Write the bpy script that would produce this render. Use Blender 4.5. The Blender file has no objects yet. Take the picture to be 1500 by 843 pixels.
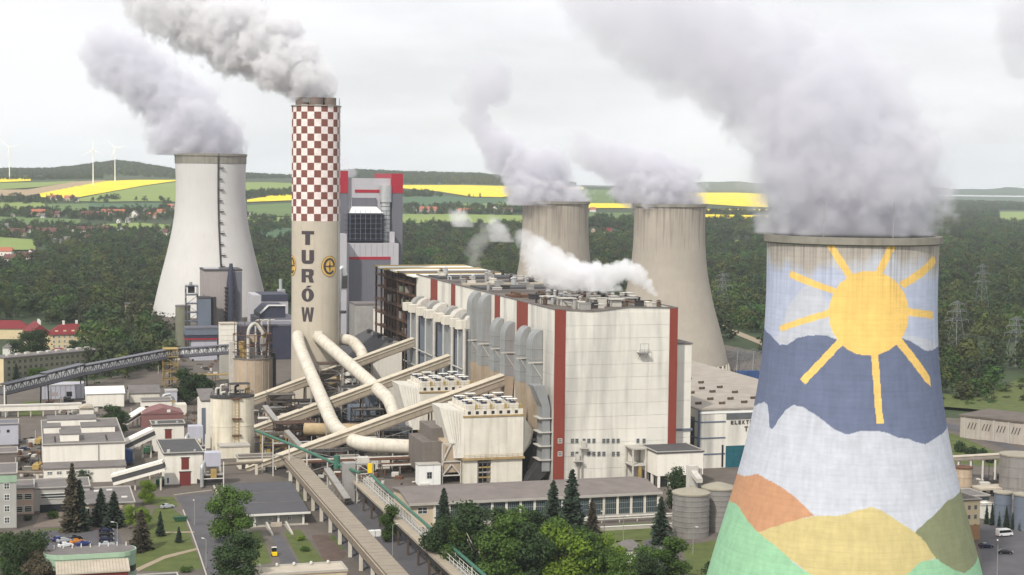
import bpy, bmesh, math, random
import numpy as np
from mathutils import Vector, Matrix
R = math.radians
SC = bpy.context.scene
COL = SC.collection

# ------------------------------------------------------------------ camera, sky, sun, exposure
F, CX, CY, HC, YH, ROLL = 2400.0, 750.0, 421.5, 108.0, 265.0, 0.0105
PITCH = math.atan((CY - YH) / F)
_f = Vector((0, math.cos(PITCH), -math.sin(PITCH)))
_u0 = Vector((0, math.sin(PITCH), math.cos(PITCH)))
_r = Vector((math.cos(ROLL), 0, 0)) + _u0 * math.sin(ROLL)
_u = _u0 * math.cos(ROLL) - Vector((math.sin(ROLL), 0, 0))
EYE = Vector((0, 0, HC))
cd = bpy.data.cameras.new('camera')
cam = bpy.data.objects.new('camera', cd)
COL.objects.link(cam)
cd.sensor_width = 36.0
cd.sensor_fit = 'HORIZONTAL'
cd.lens = 36.0 * F / 1500.0
cd.clip_start = 1.0
cd.clip_end = 60000.0
cam.matrix_world = Matrix(((_r.x, _u.x, -_f.x, 0), (_r.y, _u.y, -_f.y, 0), (_r.z, _u.z, -_f.z, HC), (0, 0, 0, 1)))
SC.camera = cam

SUN_EL, SUN_AZ = 44.0, 205.0          # azimuth clockwise from +Y: behind the camera, to its left
sun_dir = Vector((math.sin(R(SUN_AZ)) * math.cos(R(SUN_EL)), math.cos(R(SUN_AZ)) * math.cos(R(SUN_EL)), math.sin(R(SUN_EL))))
world = bpy.data.worlds.new('World')
SC.world = world
world.use_nodes = True
wn, wl = world.node_tree.nodes, world.node_tree.links
wn.clear()
wo = wn.new('ShaderNodeOutputWorld')
bg = wn.new('ShaderNodeBackground')
sky = wn.new('ShaderNodeTexSky')
sky.sky_type = 'NISHITA'
sky.sun_disc = False
sky.sun_elevation = R(SUN_EL)
sky.sun_rotation = R(SUN_AZ)
sky.air_density = 1.2
sky.dust_density = 3.0
bg.inputs['Strength'].default_value = 0.11
tc = wn.new('ShaderNodeTexCoord')
mp = wn.new('ShaderNodeMapping')
mp.inputs['Scale'].default_value = (1.6, 1.6, 6.0)
nz = wn.new('ShaderNodeTexNoise')
nz.inputs['Scale'].default_value = 1.7
nz.inputs['Detail'].default_value = 6.0
nz.inputs['Roughness'].default_value = 0.6
rp = wn.new('ShaderNodeMapRange')
rp.inputs['From Min'].default_value = 0.36
rp.inputs['From Max'].default_value = 0.54
rp.inputs['To Min'].default_value = 0.74
rp.inputs['To Max'].default_value = 0.96
mx = wn.new('ShaderNodeMix')
mx.data_type = 'RGBA'
mx.inputs['B'].default_value = (13.5, 13.6, 13.9, 1)      # thin white overcast sheet
wl.new(tc.outputs['Generated'], mp.inputs['Vector'])
wl.new(mp.outputs['Vector'], nz.inputs['Vector'])
wl.new(nz.outputs['Fac'], rp.inputs['Value'])
wl.new(rp.outputs['Result'], mx.inputs['Factor'])
wl.new(sky.outputs['Color'], mx.inputs['A'])
wl.new(mx.outputs['Result'], bg.inputs['Color'])
wl.new(bg.outputs['Background'], wo.inputs['Surface'])

sl = bpy.data.lights.new('sun', 'SUN')
sl.energy = 5.0
sl.angle = R(2.0)
sl.color = (1.0, 0.95, 0.87)
so = bpy.data.objects.new('sun', sl)
COL.objects.link(so)
so.rotation_euler = (-sun_dir).to_track_quat('-Z', 'Y').to_euler()
so.location = (0, 0, 400)

SC.view_settings.view_transform = 'Standard'
SC.view_settings.look = 'None'
SC.view_settings.exposure = -0.5
SC.view_settings.gamma = 1.0
SC.view_settings.use_curve_mapping = False
SC.render.engine = 'CYCLES'
cy = SC.cycles
cy.use_denoising = True
cy.max_bounces = 8
cy.diffuse_bounces = 2
cy.glossy_bounces = 2
cy.transmission_bounces = 2
cy.transparent_max_bounces = 12
cy.volume_bounces = 6
cy.volume_step_rate = 2.0
cy.volume_preview_step_rate = 1.5
cy.volume_max_steps = 256
cy.use_adaptive_sampling = True
cy.adaptive_threshold = 0.02

# ------------------------------------------------------------------ placing helpers
SA = R(16.5)                                   # the plant's street grid is turned by this angle
UX, VX = Vector((math.cos(SA), math.sin(SA), 0)), Vector((-math.sin(SA), math.cos(SA), 0))
def ray(x, y):
    return _f + _r * ((x - CX) / F) - _u * ((y - CY) / F)
def G(x, y, z=0.0):
    d = ray(x, y)
    return EYE + d * ((z - HC) / d.z)
O = G(817, 708)
def uv(w):
    return (w - O).dot(UX), (w - O).dot(VX)
def W(u, v, z=0.0):
    return O + UX * u + VX * v + Vector((0, 0, z))
def onv(x, y, v):
    d = ray(x, y)
    w = EYE + d * (((O - EYE).dot(VX) + v) / d.dot(VX))
    return (w - O).dot(UX), w.z
def atY(x, y, Y):
    d = ray(x, y)
    return EYE + d * (Y / d.y)
def S(x, y):
    return F / G(x, y).y

# ------------------------------------------------------------------ materials
def lin(r, g, b, k=1.0):
    f = lambda c: (c / 255 / 12.92 if c / 255 <= 0.04045 else ((c / 255 + 0.055) / 1.055) ** 2.4) * k
    return (f(r), f(g), f(b), 1)
MATS = {}
def mat(name, col, rough=0.85, metal=0.0, var=0.12, scale=0.25, streak=0.0, bump=0.0, bscale=3.0, rnd=0.0, spec=0.3, transl=0.0, stcol=None, hue=0.0, big=0.0):
    m = bpy.data.materials.new(name)
    m.use_nodes = True
    n, l = m.node_tree.nodes, m.node_tree.links
    p = n['Principled BSDF']
    p.inputs['Roughness'].default_value = rough
    p.inputs['Metallic'].default_value = metal
    p.inputs['Specular IOR Level'].default_value = spec
    geo = n.new('ShaderNodeNewGeometry')
    cur = None
    base = n.new('ShaderNodeRGB')
    base.outputs[0].default_value = col
    cur = base.outputs[0]
    def hsv(val_socket, src):
        h = n.new('ShaderNodeHueSaturation')
        l.new(val_socket, h.inputs['Value'])
        l.new(src, h.inputs['Color'])
        return h.outputs['Color']
    def maprange(src, a, b, c, d):
        r = n.new('ShaderNodeMapRange')
        for k, v in zip(('From Min', 'From Max', 'To Min', 'To Max'), (a, b, c, d)):
            r.inputs[k].default_value = v
        l.new(src, r.inputs['Value'])
        return r.outputs['Result']
    if var > 0:
        t = n.new('ShaderNodeTexNoise')
        t.inputs['Scale'].default_value = scale
        t.inputs['Detail'].default_value = 8
        t.inputs['Roughness'].default_value = 0.65
        l.new(geo.outputs['Position'], t.inputs['Vector'])
        cur = hsv(maprange(t.outputs['Fac'], 0.25, 0.75, 1 - var, 1 + var), cur)
    for streak, vsc in ((streak, (0.7, 0.7, 0.035)), (big, (0.10, 0.10, 0.014))):
        if streak <= 0:
            continue
        mpn = n.new('ShaderNodeMapping')
        mpn.inputs['Scale'].default_value = vsc
        l.new(geo.outputs['Position'], mpn.inputs['Vector'])
        t2 = n.new('ShaderNodeTexNoise')
        t2.inputs['Scale'].default_value = 1.0
        t2.inputs['Detail'].default_value = 5
        l.new(mpn.outputs['Vector'], t2.inputs['Vector'])
        fac = maprange(t2.outputs['Fac'], 0.5, 0.72, 0.0, streak)
        mm = n.new('ShaderNodeMix')
        mm.data_type = 'RGBA'
        mm.inputs['B'].default_value = stcol or (col[0] * 0.45, col[1] * 0.38, col[2] * 0.3, 1)
        l.new(fac, mm.inputs['Factor'])
        l.new(cur, mm.inputs['A'])
        cur = mm.outputs['Result']
    if rnd > 0:
        oi = n.new('ShaderNodeObjectInfo')
        cur = hsv(maprange(oi.outputs['Random'], 0, 1, 1 - rnd, 1 + rnd), cur)
    if hue > 0:
        oi2 = n.new('ShaderNodeObjectInfo')
        hs = n.new('ShaderNodeHueSaturation')
        wn_ = n.new('ShaderNodeTexWhiteNoise')
        wn_.noise_dimensions = '1D'
        l.new(oi2.outputs['Random'], wn_.inputs['W'])
        l.new(maprange(wn_.outputs['Value'], 0, 1, 0.5 - hue, 0.5 + hue), hs.inputs['Hue'])
        l.new(maprange(oi2.outputs['Random'], 0, 1, 0.75, 1.15), hs.inputs['Saturation'])
        l.new(cur, hs.inputs['Color'])
        cur = hs.outputs['Color']
    l.new(cur, p.inputs['Base Color'])
    if bump > 0:
        t3 = n.new('ShaderNodeTexNoise')
        t3.inputs['Scale'].default_value = bscale
        t3.inputs['Detail'].default_value = 4
        l.new(geo.outputs['Position'], t3.inputs['Vector'])
        b = n.new('ShaderNodeBump')
        b.inputs['Strength'].default_value = bump
        b.inputs['Distance'].default_value = 0.3
        l.new(t3.outputs['Fac'], b.inputs['Height'])
        l.new(b.outputs['Normal'], p.inputs['Normal'])
    if transl > 0:
        tr = n.new('ShaderNodeBsdfTranslucent')
        l.new(cur, tr.inputs['Color'])
        ms = n.new('ShaderNodeMixShader')
        ms.inputs['Fac'].default_value = transl
        l.new(p.outputs['BSDF'], ms.inputs[1])
        l.new(tr.outputs['BSDF'], ms.inputs[2])
        l.new(ms.outputs['Shader'], n['Material Output'].inputs['Surface'])
    MATS[name] = m
    return m

# ------------------------------------------------------------------ mesh builder
class MB:
    def __init__(s):
        s.v, s.f = [], []
    def add(s, vs, fs):
        o = len(s.v)
        s.v += [tuple(a) for a in vs]
        s.f += [tuple(i + o for i in f) for f in fs]
        return s
    def box(s, x0, x1, y0, y1, z0, z1):
        return s.add([(x0, y0, z0), (x1, y0, z0), (x1, y1, z0), (x0, y1, z0), (x0, y0, z1), (x1, y0, z1), (x1, y1, z1), (x0, y1, z1)],
                     [(3, 2, 1, 0), (4, 5, 6, 7), (0, 1, 5, 4), (1, 2, 6, 5), (2, 3, 7, 6), (3, 0, 4, 7)])
    def bar(s, p, q, w, h=None):
        p, q = Vector(p), Vector(q)
        h = h or w
        d = (q - p).normalized()
        up = Vector((0, 0, 1)) if abs(d.z) < 0.99 else Vector((0, 1, 0))
        a = d.cross(up).normalized() * (w / 2)
        b = a.cross(d).normalized() * (h / 2)
        return s.add([p - a - b, p + a - b, p + a + b, p - a + b, q - a - b, q + a - b, q + a + b, q - a + b],
                     [(0, 1, 2, 3), (7, 6, 5, 4), (0, 4, 5, 1), (1, 5, 6, 2), (2, 6, 7, 3), (3, 7, 4, 0)])
    def tube(s, pts, r, n=12, cap=True):
        pts = [Vector(p) for p in pts]
        rs = r if isinstance(r, (list, tuple)) else [r] * len(pts)
        t0 = (pts[1] - pts[0]).normalized()
        a = t0.orthogonal().normalized()
        vs, fs = [], []
        for i, p in enumerate(pts):
            t = (pts[min(i + 1, len(pts) - 1)] - pts[max(i - 1, 0)]).normalized()
            a = (a - t * a.dot(t)).normalized()
            b = t.cross(a)
            for k in range(n):
                th = 2 * math.pi * k / n
                vs.append(p + (a * math.cos(th) + b * math.sin(th)) * rs[i])
        for i in range(len(pts) - 1):
            for k in range(n):
                k2 = (k + 1) % n
                fs.append((i * n + k, i * n + k2, (i + 1) * n + k2, (i + 1) * n + k))
        if cap:
            fs.append(tuple(range(n - 1, -1, -1)))
            fs.append(tuple(range((len(pts) - 1) * n, len(pts) * n)))
        return s.add(vs, fs)
    def cyl(s, x, y, z0, z1, r, n=16, r1=None):
        return s.tube([(x, y, z0), (x, y, z1)], [r, r if r1 is None else r1], n)
    def lathe(s, prof, n=48, cx=0, cy=0, a0=0.0, a1=2 * math.pi):
        full = abs(a1 - a0 - 2 * math.pi) < 1e-6
        m = n if full else n + 1
        vs = [(cx + r * math.cos(a0 + (a1 - a0) * k / n), cy + r * math.sin(a0 + (a1 - a0) * k / n), z) for r, z in prof for k in range(m)]
        fs = []
        for i in range(len(prof) - 1):
            for k in range(n):
                k2 = (k + 1) % m
                fs.append((i * m + k, i * m + k2, (i + 1) * m + k2, (i + 1) * m + k))
        return s.add(vs, fs)
    def prism(s, poly, z0, z1):
        n = len(poly)
        return s.add([(x, y, z0) for x, y in poly] + [(x, y, z1) for x, y in poly],
                     [tuple(range(n - 1, -1, -1)), tuple(range(n, 2 * n))] + [(i, (i + 1) % n, n + (i + 1) % n, n + i) for i in range(n)])
    def exy(s, poly, y0, y1):           # polygon in x,z pushed along y
        n = len(poly)
        return s.add([(x, y0, z) for x, z in poly] + [(x, y1, z) for x, z in poly],
                     [tuple(range(n)), tuple(range(2 * n - 1, n - 1, -1))] + [(i, n + i, n + (i + 1) % n, (i + 1) % n) for i in range(n)])
    def exx(s, poly, x0, x1):           # polygon in y,z pushed along x
        n = len(poly)
        return s.add([(x0, y, z) for y, z in poly] + [(x1, y, z) for y, z in poly],
                     [tuple(range(n - 1, -1, -1)), tuple(range(n, 2 * n))] + [(i, (i + 1) % n, n + (i + 1) % n, n + i) for i in range(n)])
    def hexa(s, lo, hi):                # two quads of four points, bottom and top
        return s.add(list(lo) + list(hi), [(3, 2, 1, 0), (4, 5, 6, 7), (0, 1, 5, 4), (1, 2, 6, 5), (2, 3, 7, 6), (3, 0, 4, 7)])
    def mesh(s, name, m, smooth=False):
        me = bpy.data.meshes.new(name)
        me.from_pydata(s.v, [], s.f)
        me.update()
        if m is not None:
            me.materials.append(MATS[m] if isinstance(m, str) else m)
        if smooth:
            me.shade_smooth()
            if smooth == 'a':
                me.set_sharp_from_angle(angle=R(35))
        return me
    def build(s, name, m, parent=None, smooth=False, loc=None, rz=0.0):
        return link(name, s.mesh(name, m, smooth), parent, loc, rz)
def link(name, me, parent=None, loc=None, rz=0.0):
    o = bpy.data.objects.new(name, me)
    COL.objects.link(o)
    if parent is not None:
        o.parent = parent
    if loc is not None:
        o.location = loc
    if rz:
        o.rotation_euler = (0, 0, rz)
    return o
def tag(o, label, cat, group=None, kind=None):
    if label:
        o['label'] = label
    if cat:
        o['category'] = cat
    if group:
        o['group'] = group
    if kind:
        o['kind'] = kind
    return o
def thing(name, label, cat, loc, rz=0.0, group=None):
    o = bpy.data.objects.new(name, None)
    COL.objects.link(o)
    o.empty_display_size = 1
    o.location = loc
    o.rotation_euler = (0, 0, rz)
    return tag(o, label, cat, group)
def sth(name, label, cat, u, v, z=0.0, group=None):      # a thing standing on the plant's own grid
    return thing(name, label, cat, W(u, v, z), SA, group)
CACHE = {}
def shared(key, fn):
    if key not in CACHE:
        CACHE[key] = fn()
    return CACHE[key]
def windows(par, face, x0, z0, nx, dx, nz, dz, w, h, y=0.0, fm='frame_white', gm='glass', bars=(1, 1)):
    """a grid of real windows, frame with a pane set back in it; face f looks to -y, l to -x, r to +x"""
    key = ('win', round(w, 2), round(h, 2), fm, gm, bars)
    def mk():
        t = min(0.18, w * 0.14)
        a = MB()
        a.box(0, w, -0.10, 0.05, 0, t).box(0, w, -0.10, 0.05, h - t, h).box(0, t, -0.09, 0.05, t, h - t).box(w - t, w, -0.09, 0.05, t, h - t)
        for k in range(1, bars[0] + 1):
            c = w * k / (bars[0] + 1)
            a.box(c - t / 3, c + t / 3, -0.07, 0.04, t, h - t)
        for k in range(1, bars[1] + 1):
            c = h * k / (bars[1] + 1)
            a.box(t, w - t, -0.06, 0.03, c - t / 3, c + t / 3)
        b = MB().box(t * 0.5, w - t * 0.5, -0.03, 0.02, t * 0.5, h - t * 0.5)
        return a.mesh('window', fm), b.mesh('pane', gm)
    a, b = shared(key, mk)
    rz = {'f': 0, 'l': -math.pi / 2, 'r': math.pi / 2}[face]
    for i in range(nx):
        for j in range(nz):
            q, z = x0 + i * dx, z0 + j * dz
            loc = (q, y, z) if face == 'f' else ((y, q + w, z) if face == 'l' else (y, q, z))
            o = link('window', a, par, loc, rz)
            link('pane', b, o)
def bld(name, label, cat, u, v, w, d, h, wall='white_wall', roof='roof_grey', over=0.3, rt=0.35, group=None, pitch=0.0, base=None):
    """a plain building on the plant grid: walls, roof slab or gable roof, plinth; u,v is the near-left corner"""
    t = sth(name, label, cat, u, v, 0, group)
    if pitch > 0:
        MB().exx([(0, 0), (d, 0), (d, h), (d / 2, h + pitch), (0, h)], 0, w).build('wall', wall, t)
        MB().exx([(-over, h - over * 2 * pitch / d + 0.05), (d / 2, h + pitch + 0.05), (d + over, h - over * 2 * pitch / d + 0.05),
                  (d + over, h - over * 2 * pitch / d + 0.05 + rt), (d / 2, h + pitch + 0.05 + rt), (-over, h - over * 2 * pitch / d + 0.05 + rt)], -over, w + over).build('roof', roof, t)
    else:
        MB().box(0, w, 0, d, 0, h).build('wall', wall, t)
        r = MB().box(-over, w + over, -over, d + over, h + 0.01, h + rt)
        r.build('roof', roof, t)
        e = MB()
        for a in ((-over, w + over, -over, -over + 0.35), (-over, w + over, d + over - 0.35, d + over), (-over, -over + 0.35, -over + 0.35, d + over - 0.35), (w + over - 0.35, w + over, -over + 0.35, d + over - 0.35)):
            e.box(a[0], a[1], a[2], a[3], h + rt + 0.005, h + rt + 0.3)
        e.build('parapet', 'trim', t)
    MB().box(-0.12, w + 0.12, -0.12, d + 0.12, -0.3, 0.6).build('plinth', base or 'concrete_dark', t)
    return t
def legs4(par, x0, x1, y0, y1, z0, z1, m, w=0.4, name='post'):
    for x in (x0, x1):
        for y in (y0, y1):
            MB().box(x - w / 2, x + w / 2, y - w / 2, y + w / 2, z0, z1).build(name, m, par)

# ------------------------------------------------------------------ the palette
mat('white_wall', lin(236, 231, 220, 0.9), 0.8, var=0.08, scale=0.12, streak=0.22, rnd=0.03)
mat('cladding', lin(230, 226, 215, 0.88), 0.7, var=0.12, scale=0.04, streak=0.18, rnd=0.02, big=0.9, stcol=lin(136, 134, 130))
mat('cream', lin(228, 222, 208, 0.86), 0.75, var=0.12, scale=0.2, streak=0.35, rnd=0.02)
mat('duct_cream', lin(216, 209, 194, 0.86), 0.6, var=0.18, scale=0.3, streak=0.4, stcol=lin(168, 140, 100))
mat('gallery', lin(172, 160, 141, 0.85), 0.85, var=0.14, scale=0.3, streak=0.3)
mat('gallery_roof', lin(206, 195, 175, 0.88), 0.85, var=0.12, scale=0.3)
mat('gallery_dark', lin(120, 110, 98), 0.9, var=0.2, scale=0.4)
mat('red_stripe', lin(130, 60, 48), 0.7, var=0.08, scale=0.2, streak=0.12)
mat('red_gate', lin(112, 50, 46), 0.7, var=0.15)
mat('red_sheet', lin(158, 36, 52), 0.5, var=0.05)
mat('concrete', lin(190, 184, 170), 0.9, var=0.12, scale=0.15, streak=0.3, bump=0.15)
mat('concrete_dark', lin(112, 106, 100), 0.9, var=0.2, scale=0.3)
mat('roof_grey', lin(112, 107, 105), 0.92, var=0.2, scale=0.25, bump=0.1)
mat('roof_dark', lin(78, 77, 78), 0.9, var=0.18, scale=0.3, bump=0.1)
mat('roof_brown', lin(100, 92, 85), 0.92, var=0.3, scale=0.15, bump=0.1)
mat('roof_beige', lin(178, 168, 152), 0.9, var=0.15, scale=0.3)
mat('roof_white', lin(226, 226, 222), 0.8, var=0.06, scale=0.3)
mat('roof_red', lin(116, 42, 46), 0.8, var=0.15, scale=0.8)
mat('roof_orange', lin(162, 100, 78), 0.8, var=0.15, scale=0.6, rnd=0.12)
mat('roof_maroon', lin(98, 66, 62), 0.8, var=0.15, scale=0.6, rnd=0.1)
mat('wall_yellow', lin(208, 190, 154), 0.85, var=0.1)
mat('wall_pink', lin(188, 164, 148), 0.85, var=0.1)
mat('wall_beige', lin(196, 180, 156), 0.85, var=0.12, streak=0.2)
mat('wall_greyblue', lin(166, 165, 160), 0.8, var=0.1, streak=0.15)
mat('wall_olive', lin(120, 120, 104), 0.85, var=0.12, streak=0.2)
mat('shed_lilac', lin(176, 176, 186), 0.6, var=0.06, streak=0.1)
mat('shed_pink', lin(128, 92, 90), 0.8, var=0.12)
mat('trim', lin(170, 166, 158), 0.8, var=0.1)
mat('frame_white', lin(214, 212, 204), 0.6, var=0.05)
mat('frame_grey', lin(150, 152, 150), 0.6, var=0.05)
mat('glass', lin(58, 68, 74), 0.12, var=0.25, scale=0.6, spec=0.6)
mat('glass_dark', lin(40, 42, 46), 0.2, var=0.2, scale=0.6, spec=0.5)
mat('glass_teal', lin(36, 92, 104), 0.15, var=0.2, scale=0.3, spec=0.6)
mat('glass_hall', lin(58, 70, 74), 0.2, var=0.35, scale=0.8, spec=0.5)
mat('steel_grey', lin(150, 148, 144), 0.6, var=0.15, scale=0.3, streak=0.25)
mat('duct_grey', lin(148, 150, 150), 0.55, metal=0.2, var=0.12, scale=0.2, streak=0.3)
mat('galv', lin(186, 188, 188), 0.4, metal=0.5, var=0.12, scale=0.5, streak=0.2)
mat('silo_steel', lin(156, 152, 148), 0.45, metal=0.45, var=0.14, scale=0.3, streak=0.35)
mat('steel_dark', lin(58, 56, 56), 0.75, var=0.25, scale=0.4)
mat('steel_brown', lin(86, 73, 63), 0.85, var=0.3, scale=0.4)
mat('steel_pale', lin(190, 186, 178), 0.7, var=0.15, scale=0.4, streak=0.25)
mat('rust', lin(98, 70, 54), 0.9, var=0.35, scale=0.5)
mat('rust_dark', lin(78, 58, 48), 0.9, var=0.35, scale=0.5)
mat('yellow_paint', lin(164, 140, 84), 0.7, var=0.2, scale=0.5)
mat('yellow_bright', lin(236, 200, 20), 0.6, var=0.05)
mat('green_paint', lin(62, 104, 88), 0.6, var=0.15, scale=0.5)
mat('mint_wall', lin(148, 172, 148), 0.7, var=0.1, streak=0.15)
mat('blue_dark', lin(56, 58, 74), 0.6, var=0.15, scale=0.2)
mat('blue_grey', lin(104, 112, 124), 0.6, var=0.1, scale=0.15, streak=0.1)
mat('slate', lin(104, 104, 112), 0.6, var=0.07, scale=0.1, streak=0.1)
mat('slate_light', lin(176, 174, 178), 0.6, var=0.06, scale=0.1, streak=0.1)
mat('slate_warm', lin(158, 150, 148), 0.65, var=0.06, scale=0.1, streak=0.12)
mat('silo_brown', lin(176, 158, 136), 0.85, var=0.14, scale=0.25, streak=0.4)
mat('silo_white', lin(228, 220, 200, 0.88), 0.7, var=0.1, scale=0.25, streak=0.4)
mat('tower_new', lin(206, 203, 199, 0.88), 0.85, var=0.06, scale=0.05, streak=0.12, stcol=lin(160, 156, 150), bump=0.1)
mat('letter', lin(70, 62, 64), 0.8, var=0.1)
mat('gold', lin(214, 176, 96), 0.6, var=0.08)
mat('asphalt', lin(86, 84, 87), 0.92, var=0.22, scale=0.12, bump=0.1)
mat('yard', lin(98, 91, 84), 0.95, var=0.25, scale=0.08, bump=0.1)
mat('paving', lin(116, 105, 96), 0.92, var=0.15, scale=0.4)
mat('path', lin(150, 136, 116), 0.95, var=0.12, scale=0.4)
mat('grass', lin(82, 92, 46), 0.95, var=0.3, scale=0.2, bump=0.3)
mat('soil', lin(92, 78, 70), 0.95, var=0.3, scale=0.3, bump=0.3)
mat('kerb', lin(176, 170, 160), 0.9, var=0.1)
mat('rubber', lin(28, 28, 28), 0.9, var=0.1)
mat('blue_tarp', lin(52, 78, 124), 0.7, var=0.2)
mat('skip_green', lin(46, 86, 62), 0.6, var=0.15)
mat('wood_dark', lin(60, 46, 36), 0.9, var=0.2)
mat('trunk', lin(74, 62, 50), 0.95, var=0.3, scale=2.0)
mat('trunk_birch', lin(176, 170, 156), 0.9, var=0.35, scale=1.5)
mat('leaf_mid', lin(74, 98, 40), 0.75, var=0.35, scale=0.35, rnd=0.18, transl=0.25)
mat('leaf_bright', lin(112, 136, 44), 0.75, var=0.3, scale=0.35, rnd=0.12, transl=0.3)
mat('leaf_dark', lin(52, 70, 38), 0.8, var=0.35, scale=0.35, rnd=0.15, transl=0.2)
mat('leaf_brown', lin(92, 84, 66), 0.8, var=0.3, scale=0.35, rnd=0.1, transl=0.2)
mat('needle', lin(52, 64, 50), 0.8, var=0.3, scale=0.5, rnd=0.12, transl=0.1)
mat('needle_brown', lin(76, 70, 56), 0.85, var=0.3, scale=0.5, rnd=0.1, transl=0.1)
mat('forest_leaf', lin(65, 78, 42), 0.85, var=0.5, scale=0.012, rnd=0.42, transl=0.15, hue=0.05)
mat('terrain', lin(56, 68, 42), 0.95, var=0.4, scale=0.01)
mat('rape', lin(228, 202, 40), 0.9, var=0.2, scale=0.02)
mat('rape_pale', lin(222, 190, 60), 0.9, var=0.08, scale=0.02)
mat('crop_light', lin(122, 138, 72), 0.95, var=0.12, scale=0.01)
mat('crop_mid', lin(92, 112, 64), 0.95, var=0.15, scale=0.01)
mat('crop_dark', lin(70, 96, 66), 0.95, var=0.15, scale=0.01)
mat('crop_brown', lin(158, 138, 108), 0.95, var=0.1, scale=0.01)
mat('brick_tan', lin(160, 122, 88), 0.9, var=0.15)
mat('far_strip', lin(188, 190, 190), 0.9, var=0.1)
mat('wind_white', lin(236, 236, 236), 0.5, var=0.02)
mat('pylon', lin(128, 130, 132), 0.6, metal=0.3, var=0.1)

def color_attr_mat(name, rough=0.85):
    m = mat(name, (1, 1, 1, 1), rough, var=0.0)
    n, l = m.node_tree.nodes, m.node_tree.links
    p = n['Principled BSDF']
    at = n.new('ShaderNodeAttribute')
    at.attribute_name = 'paint'
    geo = n.new('ShaderNodeNewGeometry')
    # weathering on the paint: formwork grid, blotches, vertical streaks
    def noise(sc, detail, vec_scale=None):
        t = n.new('ShaderNodeTexNoise')
        t.inputs['Scale'].default_value = sc
        t.inputs['Detail'].default_value = detail
        if vec_scale:
            mpn = n.new('ShaderNodeMapping')
            mpn.inputs['Scale'].default_value = vec_scale
            l.new(geo.outputs['Position'], mpn.inputs['Vector'])
            l.new(mpn.outputs['Vector'], t.inputs['Vector'])
        else:
            l.new(geo.outputs['Position'], t.inputs['Vector'])
        return t.outputs['Fac']
    def rng(src, a, b, c, d):
        r = n.new('ShaderNodeMapRange')
        for k, v in zip(('From Min', 'From Max', 'To Min', 'To Max'), (a, b, c, d)):
            r.inputs[k].default_value = v
        l.new(src, r.inputs['Value'])
        return r.outputs['Result']
    def mul(a, b):
        q = n.new('ShaderNodeMath')
        q.operation = 'MULTIPLY'
        l.new(a, q.inputs[0])
        l.new(b, q.inputs[1])
        return q.outputs[0]
    v = mul(rng(noise(0.35, 8), 0.3, 0.7, 0.92, 1.05), rng(noise(1.0, 4, (0.9, 0.9, 0.06)), 0.35, 0.7, 1.03, 0.92))
    v = mul(v, rng(noise(1.0, 3, (0.35, 0.35, 2.6)), 0.3, 0.7, 0.955, 1.03))
    h = n.new('ShaderNodeHueSaturation')
    l.new(v, h.inputs['Value'])
    l.new(at.outputs['Color'], h.inputs['Color'])
    l.new(h.outputs['Color'], p.inputs['Base Color'])
    return m
color_attr_mat('painted_concrete')
mat('duct_taupe', lin(166, 150, 130), 0.7, var=0.15, scale=0.2, streak=0.3)
mat('rim_stone', lin(136, 132, 122), 0.9, var=0.15, scale=0.3, streak=0.3)
mat('flue_brown', lin(112, 100, 92), 0.8, var=0.2)
mat('green_grey', lin(112, 122, 104), 0.8, var=0.2)
mat('ledge_ochre', lin(158, 136, 96), 0.9, var=0.3, scale=0.5)
mat('cream_pale', lin(224, 219, 207, 0.84), 0.7, var=0.1, scale=0.2, streak=0.25)
mat('duct_rusty', lin(168, 148, 116), 0.8, var=0.3, scale=0.3)
mat('silo_ladder', lin(150, 120, 70), 0.8, var=0.2)
mat('silo_base', lin(216, 208, 190), 0.8, var=0.1, streak=0.3)
mat('roof_taupe', lin(156, 148, 138), 0.92, var=0.2, scale=0.15)
mat('trim_blue', lin(86, 98, 118), 0.6, var=0.1)
mat('upper_glaze', lin(96, 100, 102), 0.3, var=0.2)
mat('silo_roof', lin(150, 143, 128), 0.7, metal=0.1, var=0.15)
mat('roof_taupe_dark', lin(118, 110, 106), 0.92, var=0.18, scale=0.2, streak=0.0, bump=0.1)
mat('frame_hall', lin(128, 134, 132), 0.7, var=0.1)
mat('belt_brown', lin(128, 116, 102), 0.9, var=0.2, scale=0.3)
mat('belt_taupe', lin(142, 132, 118), 0.9, var=0.15, scale=0.3)
mat('belt_pink', lin(158, 147, 130), 0.9, var=0.15, scale=0.3)
mat('works_floor', lin(64, 58, 53), 0.95, var=0.3, scale=0.2, bump=0.2)
mat('roof_slate', lin(80, 79, 82), 0.9, var=0.12, scale=0.2, bump=0.1)
mat('hall_grey', lin(168, 160, 150), 0.85, var=0.15, scale=0.2, streak=0.25)
mat('fan_grey', lin(112, 105, 99), 0.8, var=0.15, scale=0.3, streak=0.3)
mat('yellow_cream', lin(206, 184, 130), 0.8, var=0.25, scale=0.4)
mat('car_glass', lin(24, 28, 32), 0.08, var=0.0, spec=0.6)
mat('tail_red', lin(150, 20, 20), 0.3, var=0.0)
mat('head_clear', lin(220, 220, 214), 0.2, var=0.0)
mat('rim_metal', lin(150, 150, 150), 0.35, metal=0.8, var=0.0)

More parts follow.
